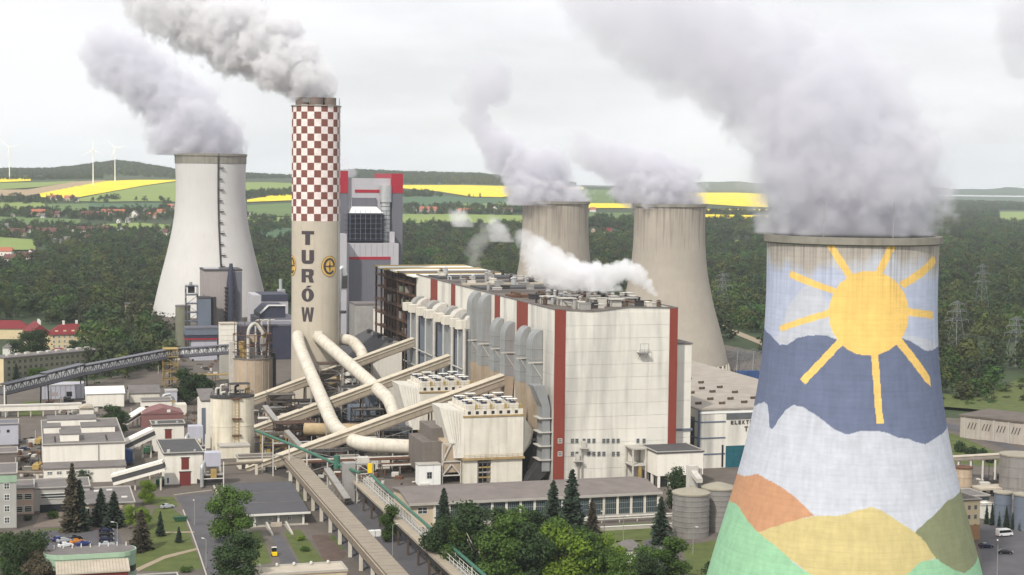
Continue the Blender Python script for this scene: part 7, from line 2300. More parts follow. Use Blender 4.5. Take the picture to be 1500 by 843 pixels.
# ------------------------------------------------------------------ cars
def paint(nm, c):
    return mat('car_' + nm, c, 0.25, var=0.0, spec=0.6)
for nm, c in (('blue', lin(36, 52, 110)), ('navy', lin(30, 34, 60)), ('white', lin(226, 226, 226)), ('silver', lin(168, 172, 176)), ('orange', lin(210, 130, 40)), ('black', lin(24, 24, 26)), ('grey', lin(90, 92, 96)), ('red', lin(140, 30, 30))):
    paint(nm, c)
def car(label, px, py, rz, col, van=False, group='parked cars'):
    t = thing('van' if van else 'car', label, 'van' if van else 'car', G(px, py) + Vector((0, 0, 0.1)), rz, group)
    if van:
        side = [(-2.6, 0.35), (2.6, 0.35), (2.65, 0.9), (2.45, 1.15), (1.75, 2.1), (1.4, 2.3), (-2.5, 2.35), (-2.6, 2.2)]
        win = [(1.55, 2.05), (2.3, 1.2), (-2.45, 1.25), (-2.45, 2.05)]
        W2, ww = 0.98, 0.985
    else:
        side = [(-2.15, 0.3), (2.15, 0.3), (2.2, 0.6), (2.0, 0.82), (0.95, 0.95), (0.3, 1.42), (-0.9, 1.46), (-1.75, 1.0), (-2.15, 0.92)]
        win = [(0.85, 0.97), (0.27, 1.36), (-0.88, 1.39), (-1.55, 1.0)]
        W2, ww = 0.88, 0.70
    k = 'van' if van else 'car'
    def body():
        b = MB()
        n = len(side)
        ys = (-W2, -W2 * 0.96, W2 * 0.96, W2)
        def ring(y, f):
            return [(x * (1 - 0.02 * f), y * (1 - (0.16 if z > 1.05 and not van else 0.05 if z > 1.8 else 0) * 1), z) for x, z in side]
        vs = ring(-W2, 1) + ring(W2, 1)
        fs = [tuple(range(n)), tuple(range(2 * n - 1, n - 1, -1))] + [(i, n + i, n + (i + 1) % n, (i + 1) % n) for i in range(n)]
        return b.add(vs, fs)
    me = shared((k, 'body', col), lambda: body().mesh('body', 'car_' + col))
    link('body', me, t)
    def glass():
        b = MB()
        f = 0.86 if not van else 0.975
        for s in (-1, 1):
            y = s * (W2 * f + 0.03)
            q = [(x, y, z) for x, z in win]
            b.add(q, [(0, 1, 2, 3) if s > 0 else (3, 2, 1, 0)])
        if van:
            b.add([(2.46, -0.85, 1.2), (2.46, 0.85, 1.2), (1.82, 0.82, 2.06), (1.82, -0.82, 2.06)], [(0, 1, 2, 3)])
        else:
            b.add([(0.93, -0.74, 0.99), (0.93, 0.74, 0.99), (0.36, 0.68, 1.41), (0.36, -0.68, 1.41)], [(0, 1, 2, 3)])
            b.add([(-1.70, -0.72, 1.05), (-0.97, -0.68, 1.46), (-0.97, 0.68, 1.46), (-1.70, 0.72, 1.05)], [(0, 1, 2, 3)])
        return b
    link('windows', shared((k, 'glass'), lambda: glass().mesh('windows', 'car_glass')), t)
    ty = shared('tyre', lambda: MB().tube([(0, -0.11, 0), (0, 0.11, 0)], 0.33, 14).mesh('tyre', 'rubber', 'a'))
    ri = shared('rim', lambda: MB().tube([(0, -0.125, 0), (0, 0.125, 0)], 0.2, 10).mesh('rim', 'rim_metal', 'a'))
    for x in (-1.35, 1.35) if not van else (-1.7, 1.75):
        for s in (-1, 1):
            o = link('wheel', ty, t, (x, s * (W2 - 0.1), 0.33))
            link('rim', ri, o)
    for s in (-1, 1):
        link('headlight', shared((k, 'hl', s), lambda: MB().box(2.1 if not van else 2.58, 2.21 if not van else 2.67, s * 0.62 - 0.16, s * 0.62 + 0.16, 0.6, 0.76).mesh('headlight', 'head_clear')), t)
        link('tail_light', shared((k, 'tl', s), lambda: MB().box(-2.18 if not van else -2.63, -2.1 if not van else -2.55, s * 0.66 - 0.14, s * 0.66 + 0.14, 0.66, 0.86).mesh('tail_light', 'tail_red')), t)
    return t
a = SA + 0.35
for lab, x, y, c in (('blue car at the back left of the parked row of six', 86, 793, 'blue'), ('silver car in the middle of the parked row of six', 94, 795, 'silver'), ('black car at the back of the parked row of six', 110, 792, 'black'), ('white car in front, left end of the parked row of six', 96, 802, 'white'),
                     ('orange car in the parked row of six', 113, 797, 'orange'), ('dark blue car at the right end of the parked row of six', 122, 800, 'blue')):
    car(lab, x, y, a, c)
for lab, x, y, c in (('dark car at the top of the short parked column', 155, 780, 'navy'), ('dark grey car second in the short parked column', 155.5, 787, 'black'), ('navy car third in the short parked column', 155.5, 793.5, 'navy'), ('silver-white car at the bottom of the short parked column', 156.5, 801, 'silver')):
    car(lab, x, y, SA + 0.05, c)
car('silver car parked alone by the lawn', 245, 745, SA + 0.3, 'silver')
car('white car under the dark tree at the bottom left', 12, 826, SA + 0.6, 'white')
car('second white car under the dark tree at the bottom left', 24, 838, SA + 0.6, 'white')
car('dark blue car right of the painted tower, left of the pair', 1444, 803, 0.1, 'navy')
car('black car right of the painted tower, right of the pair', 1472, 812, -0.1, 'black')
car('white van driving right of the painted tower', 1471, 786, 0.35, 'white', True, None)
car('dark car beside the spruce at the silo drive', 969, 791, SA + 1.2, 'black')
car('small dark car near the plant cabins on the left', 36, 660, SA, 'navy')
# small yard things
t = thing('yellow_loader', 'small yellow machine on the ramp of the grey-roofed building', 'machine', G(402, 815), SA)
t.scale = (0.75, 0.75, 0.75)
MB().box(-0.9, 0.9, -1.2, 1.2, 0.35, 1.6).build('body', 'yellow_bright', t)
MB().box(-0.85, 0.85, 0.2, 1.3, 1.62, 3.2).build('cab', 'car_black', t)
MB().box(-0.95, 0.95, 0.1, 1.4, 3.21, 3.35).build('cab_roof', 'frame_white', t)
for x in (-0.9, 0.9):
    for y in (-0.8, 0.8):
        MB().tube([(x - 0.15, y, 0.4), (x + 0.15, y, 0.4)], 0.4, 12).build('wheel', 'rubber', t, 'a')
t = thing('skip', 'green waste skip on the lawn by the road', 'container', G(264, 764), SA)
MB().hexa([(-1.6, -0.7, 0.15), (1.6, -0.7, 0.15), (1.6, 0.7, 0.15), (-1.6, 0.7, 0.15)], [(-2.3, -0.9, 1.5), (2.3, -0.9, 1.5), (2.3, 0.9, 1.5), (-2.3, 0.9, 1.5)]).build('bin', 'skip_green', t)
MB().box(-2.35, 2.35, -0.97, -0.91, 1.35, 1.55).box(-2.35, 2.35, 0.91, 0.97, 1.35, 1.55).build('bin_rim', 'skip_green', t)
t = thing('blue_container', 'blue tarpaulin-covered container right of the workshop block', 'container', G(185, 680), SA)
MB().box(-2.2, 2.2, -2.5, 2.5, 0.2, 5).build('bin', 'blue_tarp', t)
MB().exy([(-2.3, 5.0), (2.3, 5.0), (0, 6.0)], -2.6, 2.6).build('tarpaulin', 'blue_tarp', t)
t = thing('blue_truck', 'blue covered truck behind the turbine hall roof', 'truck', G(1100, 557), SA)
MB().box(-8, 4, -1.6, 1.6, 1.2, 5.2).build('cargo_box', 'blue_tarp', t)
MB().box(4.4, 7.4, -1.5, 1.5, 0.8, 3.8).build('cab', 'blue_tarp', t)
for x in (-6, -3, 5.6):
    for y in (-1.4, 1.4):
        MB().tube([(x, y - 0.2, 0.6), (x, y + 0.2, 0.6)], 0.6, 12).build('wheel', 'rubber', t, 'a')
t = thing('white_crate', 'white boxes standing on the yard road between the conveyors', 'crate', G(549, 786), SA)
MB().box(-1.8, -0.1, -0.8, 0.8, 0, 1.9).build('box', 'roof_white', t)
MB().box(0.1, 1.8, -0.8, 0.8, 0, 1.9).build('box', 'roof_white', t)
for i, (x, y, c, lab) in enumerate(((58, 652, 'yellow_paint', 'yellow excavator-like machine left of the workshop block, upper'), (55, 690, 'yellow_paint', 'yellow machine left of the workshop block, lower'), (217, 665, 'skip_green', 'dark green truck by the upper transfer house'), (236, 712, 'skip_green', 'dark green truck left of the lower transfer house'))):
    t = thing('yard_machine', lab, 'machine', G(x, y), SA + 1.2)
    MB().box(-2.2, 0.6, -1.2, 1.2, 0.8, 2.6).build('body', c, t)
    MB().box(0.8, 2.2, -1.1, 1.1, 0.7, 3.0).build('cab', c, t)
    MB().box(1.2, 2.25, -0.95, 0.95, 1.9, 2.7).build('cab_window', 'car_glass', t)
    for q in (-1.5, 1.4):
        for s in (-1.1, 1.1):
            MB().tube([(q, s - 0.2, 0.55), (q, s + 0.2, 0.55)], 0.55, 12).build('wheel', 'rubber', t, 'a')
LP = [((1460, 843 + 18), 13, 'tall pale lamp post at the right picture edge by the cars'), ((285, 770), 8, 'lamp post beside the asphalt road'), ((302, 833), 8, 'lamp post at the lower end of the asphalt road'), ((172, 812), 9, 'green lamp post beside the parked cars'), ((575, 815), 9, 'lamp post between the two foreground conveyors'), ((885, 790), 8, 'lamp post on the bright lawn'), ((1015, 812), 8, 'lamp post near the large steel silo'), ((913, 795), 8, 'pale lamp post left of the small white house')]
for (q, h, lab) in LP:
    t = thing('street_lamp', lab, 'street lamp', G(*q), rr.uniform(0, 6), 'street lamps')
    MB().tube([(0, 0, 0), (0, 0, h)], [0.12, 0.07], 8).build('pole', 'steel_grey', t, 'a')
    MB().tube([(0, 0, h - 0.05), (0.5, 0, h + 0.2), (1.3, 0, h + 0.25)], 0.06, 6).build('arm', 'steel_grey', t, 'a')
    MB().box(1.0, 1.9, -0.18, 0.18, h + 0.18, h + 0.34).build('lamp_head', 'frame_white', t)

# ------------------------------------------------------------------ wind turbines and pylons
for i, (x, yb, yt, ph, lab) in enumerate(((14, 264, 217.5, 0.3, 'leftmost white wind turbine near the picture edge'), (136.5, 273, 221, 1.57, 'middle white wind turbine standing in the ploughed field'), (168.5, 267, 218, 0.2, 'white wind turbine right of the other two, before the hill'))):
    b = hit(x, yb)
    h = (yb - yt) / (F / b.y)
    t = thing('wind_turbine', lab, 'wind turbine', b, 0.25, 'wind turbines')
    MB().tube([(0, 0, -2), (0, 0, h)], [1.5, 0.9], 16).build('tower', 'wind_white', t, 'a')
    MB().box(-2, 2, -5, 6, h - 0.5, h + 3.4).build('nacelle', 'wind_white', t)
    hub = MB().tube([(0, -8, h + 1.6), (0, -5, h + 1.6)], [0.8, 2.2], 12).build('hub', 'wind_white', t, 'a')
    for k in range(3):
        a = ph + k * 2.094
        d = Vector((math.cos(a), 0, math.sin(a)))
        p = Vector((-d.z, 0, d.x))
        c = Vector((0, -6.4, h + 1.6))
        L = h * 0.34
        MB().hexa([c - p * 0.8, c + p * 1.1, c + p * 1.1 + Vector((0, 0.6, 0)), c - p * 0.8 + Vector((0, 0.6, 0))], [c + d * L - p * .3, c + d * L + p * .3, c + d * L + p * .3 + Vector((0, .2, 0)), c + d * L - p * .3 + Vector((0, .2, 0))]).build('blade', 'wind_white', t)
def pylon(label, px, py, hpx):
    b = G(px, py)
    h = hpx / (F / b.y)
    t = thing('power_pylon', label, 'pylon', b, 0.5, 'power pylons')
    def w(z):
        f = z / h
        return 4.6 * (1 - f) + 0.5 if f < 0.62 else (4.6 * 0.38 + 0.5) * (1 - (f - 0.62) / 0.38 * 0.75)
    zs = [h * q for q in (0, 0.14, 0.27, 0.39, 0.5, 0.6, 0.68, 0.76, 0.84, 0.92, 1.0)]
    for sx in (-1, 1):
        for sy in (-1, 1):
            m = MB()
            for i in range(len(zs) - 1):
                m.bar((sx * w(zs[i]), sy * w(zs[i]), zs[i]), (sx * w(zs[i + 1]), sy * w(zs[i + 1]), zs[i + 1]), 0.18)
            m.build('leg', 'pylon', t)
    m = MB()
    for i in range(len(zs) - 1):
        a, c, za, zc = w(zs[i]), w(zs[i + 1]), zs[i], zs[i + 1]
        for (p, q) in (((-a, -a, za), (c, -c, zc)), ((a, -a, za), (-c, -c, zc)), ((-a, -a, za), (-c, c, zc)), ((-a, a, za), (-c, -c, zc))):
            m.bar(p, q, 0.09)
        m.bar((-c, -c, zc), (c, -c, zc), 0.09)
    m.build('bracing', 'pylon', t)
    for f, L in ((0.68, 9.5), (0.82, 8.0), (0.94, 6.0)):
        for s in (-1, 1):
            m = MB()
            z = h * f
            m.bar((0, 0, z), (s * L, 0, z + 0.2), 0.2).bar((0, 0, z + 2.2), (s * L, 0, z + 0.2), 0.15).bar((s * L, 0, z + 0.2), (s * L, 0, z - 1.6), 0.2)
            for q in range(1, 5):
                m.bar((s * L * q / 5, 0, z), (s * L * (q - 0.5) / 5, 0, z + 2.2 * (1 - (q - 0.5) / 5)), 0.16)
            m.build('crossarm', 'pylon', t)
pylon('tallest lattice power pylon in the forest at the right', 1437, 470, 84)
pylon('lattice power pylon close behind the painted tower edge', 1400, 532, 92)
pylon('lattice power pylon in the forest cut near the right edge', 1487, 536, 72)
pylon('lattice power pylon left of the painted tower in the forest', 1058, 462, 62)
pylon('slim lattice mast on the slope right of the old tower', 1081, 548, 36)
pylon('slim lattice mast on the slope beside the painted tower', 1104, 552, 38)

# ------------------------------------------------------------------ village houses
def house(px, py, wpx, wall, roof, label, hpx=None, rz=0.0, d=10.0, flat=False):
    b = hit(px - wpx / 2, py)
    s = F / b.y
    w = wpx / s
    h = (hpx / s if hpx else 6.0)
    t = thing('village_house', label, 'house', b + Vector((0, 0, -0.5)), rz, 'village houses')
    MB().box(0, w, 0, d, -2, h).build('wall', wall, t)
    if flat:
        MB().box(-0.4, w + 0.4, -0.4, d + 0.4, h + 0.01, h + 0.8).build('roof', roof, t)
    elif flat is None:
        MB().exy([(-0.6, h), (w + 0.6, h), (w / 2, h + w * 0.55)], -0.6, d + 0.6).build('roof', roof, t)
        MB().exy([(0.2, h + .05), (w - 0.2, h + .05), (w / 2, h + w * 0.46)], -0.7, -0.61).build('gable', wall, t)
    else:
        MB().exx([(-0.7, h), (d + 0.7, h), (d / 2, h + d * 0.5)], -0.6, w + 0.6).build('roof', roof, t)
    n = max(1, int(w / 4))
    windows(t, 'f', w / n * 0.3, 1.6, n, w / n, 1, 1, w / n * 0.4, 2.0, 0, 'frame_white', 'glass_dark')
    return t
RO, RM, RR, RG, RB = 'roof_orange', 'roof_maroon', 'roof_red', 'roof_grey', 'roof_brown'
WW, WY, WB, WP = 'white_wall', 'wall_yellow', 'wall_beige', 'wall_pink'
H = [(80, 293, 13, WW, RO, 'orange-roofed house under the tip of the wide rapeseed field'), (101, 294, 15, WB, RO, 'orange-roofed farmhouse right below the wide rapeseed field'), (112, 296, 6, WW, RG, 'tiny white hut below the wide rapeseed field'),
     (55, 316, 20, WB, RO, 'long orange-roofed barn among trees at the left of the village'), (80, 318, 14, WB, RM, 'brownish house right of the long orange barn'), (131, 319, 25, WP, RM, 'long reddish barn left of the big orange barn'),
     (165, 316, 33, WW, RO, 'big bright orange barn with white gable wall in mid-village'), (196, 319, 12, WW, RG, 'white gabled house right of the big orange barn'), (214, 314, 8, WW, RG, 'small pointed white house behind the pink ones'), (222, 320, 14, WP, RO, 'pink house among the right-hand village houses'),
     (236, 315, 13, WW, RO, 'orange-roofed house left of the new cooling tower'), (249, 307, 15, WB, RO, 'red-orange house touching the edge of the new cooling tower'), (256, 308, 6, WW, RG, 'narrow white gable at the edge of the new cooling tower'), (173, 327, 5, WW, RG, 'tiny white house below the big orange barn, left'), (186, 327, 5, WW, RG, 'tiny white house below the big orange barn, right'),
     (18, 319, 6, WW, RG, 'tiny white house at the left end of the village'), (62, 321, 5, WW, RG, 'tiny white shed below the long orange barn'), (20, 346, 30, WY, RM, 'long cream apartment block, first from the left edge'), (40, 341, 10, WW, RM, 'tall white gable end of the first apartment block'), (67, 345, 30, WY, RM, 'long cream apartment block, second from the left edge'), (103, 341, 9, WW, RM, 'white gable right of the second apartment block'),
     (122, 343, 24, WW, RM, 'long maroon roof with white wall right of the apartment blocks'), (150, 341, 16, WB, RM, 'maroon-roofed house at the end of the apartment row'), (177, 342, 9, WW, RG, 'tall white block standing alone in the trees'), (5, 337, 12, WW, RG, 'grey-roofed white house at the left edge above the apartment blocks'), (84, 361, 13, WY, RG, 'yellow house with pointed roof at the forest edge'),
     (97, 358, 9, WB, RG, 'grey house right of the yellow one'), (131, 355, 13, WP, RM, 'brick-red house beside the forest'), (116, 362, 11, WW, RG, 'low white house at the forest edge'), (87, 367, 6, WW, RG, 'white hut below the yellow house'), (8, 375, 17, WW, RO, 'white house with orange roof at the left edge by the meadow'), (13, 386, 17, WW, RM, 'dark red roofed house below the meadow, left'),
     (34, 384, 20, WW, RM, 'dark red roofed house below the meadow, widest'), (44, 378, 12, WW, RM, 'maroon-roofed house behind the widest one'), (21, 392, 12, WW, RG, 'low white house nearest the forest at the left edge'), (236, 342, 5, WW, RG, 'white cottage in the row beside the new tower, first'), (242, 345, 5, WW, RM, 'white cottage in the row beside the new tower, second'), (248, 341, 5, WW, RG, 'white cottage in the row beside the new tower, third'), (231, 347, 5, WW, RM, 'white cottage in the row beside the new tower, lowest'),
     (605, 311, 9, WW, RG, 'white gabled house left of the central farm'), (627, 311, 25, WP, RO, 'long orange-roofed central farm'), (680, 313, 18, WP, RO, 'orange-roofed barn behind the steam, right of the central farm'), (744, 312, 14, WW, RM, 'white houses beside the old cooling tower rim'), (724, 310, 8, WW, RG, 'small white house in the fields left of the old tower'),
     (888, 344, 15, WW, RR, 'white house with red roof in the forest between the old towers'), (869, 343, 8, WP, RM, 'small maroon-roofed house in the forest clearing'), (869, 311, 8, WW, RO, 'small house by the rapeseed strip between the old towers'), (366, 318, 5, WW, RG, 'white hut between the new tower and the chimney'), (1447, 302, 8, WW, RM, 'lone pale house in the far forest at the right')]
for i, (x, y, w, wa, ro, lab) in enumerate(H):
    house(x, y, w, wa, ro, lab, None if w > 5 else 4, random.Random(i).uniform(-0.15, 0.2), 11 if w < 20 else 13, None if (w < 13 and i % 2) else False)

# loose material lying about the yard: pallets, drums, pipe ends, skips of scrap
def clutter(name, label, m, zones, n, seed):
    rg = random.Random(seed)
    b = MB()
    for k in range(n):
        x0, y0, x1, y1 = zones[k % len(zones)]
        p = G(rg.uniform(x0, x1), rg.uniform(y0, y1))
        q = rg.random()
        if q < 0.5:
            w, d, h = rg.uniform(0.4, 1.8), rg.uniform(0.4, 1.6), rg.uniform(0.3, 1.7)
            b.box(p.x - w, p.x + w, p.y - d, p.y + d, 0, h)
        elif q < 0.75:
            a, L = rg.uniform(0, 3.14), rg.uniform(1, 4.5)
            z = rg.uniform(0.2, 0.7)
            b.tube([(p.x, p.y, z), (p.x + math.cos(a) * L, p.y + math.sin(a) * L, z)], rg.uniform(0.12, 0.4), 6)
        elif q < 0.9:
            b.cyl(p.x, p.y, 0, rg.uniform(0.8, 2.2), rg.uniform(0.3, 0.8), 8)
        else:
            h = rg.uniform(3, 9)
            b.box(p.x - 0.1, p.x + 0.1, p.y - 0.1, p.y + 0.1, 0, h)
    tag(b.build(name, m), label, 'clutter', kind='stuff')
ZA = [(375, 600, 500, 700), (480, 600, 660, 700), (520, 530, 640, 600), (440, 640, 640, 712)]
ZB = [(20, 640, 62, 700), (180, 600, 312, 700), (70, 585, 150, 608), (300, 560, 372, 600), (230, 520, 330, 552), (1050, 545, 1110, 562), (1440, 700, 1500, 730)]
clutter('yard_clutter', 'pale scattered crates, drums and pipe ends between the galleries', 'steel_pale', ZA, 150, 1)
clutter('yard_clutter', 'dark scattered crates, drums and pipe ends between the galleries', 'steel_dark', ZA, 230, 2)
clutter('yard_clutter', 'brown scattered scrap between the galleries', 'rust', ZA, 150, 3)
clutter('yard_clutter', 'pale stored material round the small left buildings', 'steel_pale', ZB, 110, 4)
clutter('yard_clutter', 'dark stored material round the small left buildings', 'steel_dark', ZB, 170, 5)
clutter('yard_clutter', 'rusty stored material round the small left buildings', 'rust', ZB, 80, 6)

# ------------------------------------------------------------------ trees that stand alone
T = [('spruce', 'tallest brownish spruce in front of the entrance building', 'spruce', 'needle_brown', 106, 779, 104, 1.0, 0), ('spruce', 'dark green spruce right beside the tallest brownish one', 'spruce', 'needle', 117, 778, 78, 1.15, 1), ('spruce', 'dark spruce before the beige canteen, left of two', 'spruce', 'needle', 148, 770, 56, 1.6, 2),
     ('spruce', 'dark spruce before the beige canteen, right of two', 'spruce', 'needle', 167, 772, 54, 1.7, 1), ('broadleaf_tree', 'bright green bushy tree by the path, wider than tall', 'wide', 'leaf_bright', 201, 775, 40, 1.0, 0), ('broadleaf_tree', 'small round bright tree beside the lower transfer house', 'round', 'leaf_bright', 215, 738, 36, 1.1, 0),
     ('conifer_shrub', 'grey-purple conifer clump on the lawn edge', 'spruce', 'needle_brown', 207, 806, 62, 1.6, 0), ('conifer_shrub', 'smaller grey-purple conifer in front of the clump', 'spruce', 'needle_brown', 203, 810, 34, 1.5, 2), ('broadleaf_tree', 'big dark tree at the bottom left corner over the cars', 'wide', 'leaf_dark', 38, 862, 92, 1.0, 1),
     ('broadleaf_tree', 'olive tree behind the dark corner tree', 'wide', 'leaf_mid', 20, 838, 62, 1.1, 0), ('broadleaf_tree', 'brownish tree in front of the dark corner tree', 'round', 'leaf_brown', 62, 868, 70, 1.2, 1), ('broadleaf_tree', 'green tree between workshop block and pink shed', 'round', 'leaf_dark', 171, 640, 52, 1.15, 1), ('broadleaf_tree', 'big round green tree on the road side of the grey roof', 'round', 'leaf_mid', 340, 796, 84, 1.15, 0),
     ('broadleaf_tree', 'big grey-green tree below it at the bottom edge', 'round', 'leaf_dark', 341, 866, 94, 1.2, 2), ('round_shrub', 'round dark tree before the workshop front wing', 'wide', 'leaf_dark', 121, 706, 26, 1.2, 0), ('small_conifer', 'small cone-shaped conifer on the lawn', 'spruce', 'needle', 262, 795, 24, 1.4, 1), ('small_conifer', 'dark narrow conifer left on the lawn', 'spruce', 'needle', 235, 786, 38, 1.1, 0),
     ('shrub', 'low shrub on the office forecourt', 'shrub', 'leaf_mid', 78, 760, 12, 1.0, 0), ('shrub', 'dark clipped shrub by the beige office wing', 'shrub', 'leaf_dark', 40, 763, 9, 1.0, 1), ('shrub', 'low shrub at the lower lawn edge', 'shrub', 'leaf_mid', 272, 838, 10, 1.4, 1), ('shrub', 'pair of low shrubs on the ramp lawn, upper', 'shrub', 'leaf_bright', 440, 792, 8, 1.3, 0), ('shrub', 'pair of low shrubs on the ramp lawn, lower', 'shrub', 'leaf_mid', 446, 808, 9, 1.2, 1),
     ('broadleaf_tree', 'dark green tree cluster under the level truss span, left', 'round', 'leaf_dark', 272, 592, 54, 1.2, 0), ('broadleaf_tree', 'dark green tree under the level truss span, right', 'round', 'leaf_dark', 296, 592, 50, 1.2, 1), ('small_conifer', 'dark cone-shaped conifer at the road by the new tower', 'spruce', 'needle', 240, 518, 34, 1.3, 0), ('broadleaf_tree', 'dense dark tree before the yellow building', 'wide', 'leaf_dark', 48, 532, 58, 1.1, 0),
     ('broadleaf_tree', 'dark tree right of the small red roof', 'round', 'leaf_dark', 112, 528, 32, 1.3, 1), ('small_conifer', 'dark conifer before the olive office slab', 'spruce', 'needle', 24, 566, 34, 1.3, 2), ('broadleaf_tree', 'green bush at the foot of the olive office slab', 'wide', 'leaf_mid', 54, 564, 28, 1.1, 1),
     ('spruce', 'dark spruce before the left end of the glazed hall', 'spruce', 'needle', 650, 800, 88, 1.2, 1), ('spruce', 'dark spruce before the hall, left of the tallest', 'spruce', 'needle', 810, 790, 88, 1.4, 2), ('spruce', 'tallest blue-green spruce before the middle of the hall', 'spruce', 'needle', 837, 800, 116, 1.2, 0), ('spruce', 'brownish spruce right of the tallest', 'spruce', 'needle_brown', 867, 798, 70, 1.2, 1), ('spruce', 'dark spruce at the right end of the glazed hall', 'spruce', 'needle', 968, 798, 72, 1.4, 2),
     ('broadleaf_tree', 'round dark tree in front of the white annex', 'round', 'leaf_dark', 995, 746, 64, 1.0, 2), ('broadleaf_tree', 'green tree by the drive left of the steel silo', 'tall', 'leaf_mid', 981, 856, 78, 1.7, 0), ('broadleaf_tree', 'leafy tree at the foot of the painted tower', 'wide', 'leaf_dark', 1075, 885, 74, 0.9, 0), ('shrub', 'shrub at the foot of the painted tower', 'shrub', 'leaf_dark', 1046, 850, 26, 1.2, 0)]
for (nm, lab, kd, lf, x, y, h, w, vr) in T:
    tree(nm, lab, kd, lf, x, y, h, w, vr)
FT = [(570, 800, 52, 'tall', 'leaf_mid', 'slim green tree between the foreground conveyors'), (648, 850, 90, 'tall', 'leaf_dark', 'dark tree right beside the railed bridge'), (676, 858, 96, 'tall', 'leaf_mid', 'second tree from the railed bridge'), (700, 864, 110, 'tall', 'leaf_dark', 'third tree from the railed bridge'), (728, 850, 98, 'tall', 'leaf_dark', 'birch standing fourth from the railed bridge'),
      (728, 872, 104, 'round', 'leaf_mid', 'round tree at the bottom edge below the birch'), (758, 850, 92, 'tall', 'leaf_mid', 'birch before the glazed bays, fifth from the bridge'), (772, 872, 100, 'round', 'leaf_dark', 'dark round tree at the bottom edge'), (800, 862, 88, 'round', 'leaf_mid', 'round tree under the left spruce of the hall'), (830, 868, 92, 'wide', 'leaf_bright', 'brightest wide tree under the tallest spruce'),
      (868, 870, 84, 'round', 'leaf_mid', 'round green tree right of the brightest one'), (896, 868, 72, 'round', 'leaf_bright', 'light green tree beside the small white house'), (926, 878, 70, 'wide', 'leaf_mid', 'low wide tree before the small white house'), (846, 842, 66, 'round', 'leaf_dark', 'dark tree between the brightest tree and the hall'), (952, 886, 66, 'round', 'leaf_dark', 'dark tree at the bottom edge by the drive'), (690, 830, 76, 'round', 'leaf_dark', 'dark round tree behind the third tree from the bridge'), (775, 828, 74, 'round', 'leaf_dark', 'dark round tree close before the hall')]
for i, (x, y, h, kd, lf, lab) in enumerate(FT):
    tree('birch_tree' if 'birch' in lab else 'broadleaf_tree', lab, kd, lf, x, y - 6, h * 1.16, 1.3 if kd == 'tall' else 1.05, i % 3, 'trees in front of the glazed hall')
CYP = [(1445, 768, 30), (1453, 770, 34), (1464, 772, 28), (1474, 774, 34), (1483, 776, 26), (1494, 778, 30)]
for i, (x, y, h) in enumerate(CYP):
    tree('cypress', 'thin dark cypress in the row right of the painted tower, number %s from the tower' % ('one', 'two', 'three', 'four', 'five', 'six')[i], 'spruce', 'needle', x, y, h, 0.75, i % 3, 'cypress row')
for i, (x, y) in enumerate(((1404, 662), (1422, 668), (1436, 672), (1450, 678))):
    tree('shrub', ('dark bush before the grey hall, nearest the painted tower', 'dark bush before the grey hall, second', 'dark bush before the grey hall, third', 'dark bush before the grey hall, last')[i], 'shrub', 'leaf_dark', x, y, 16, 1.0, i % 2, 'bushes before the grey hall')

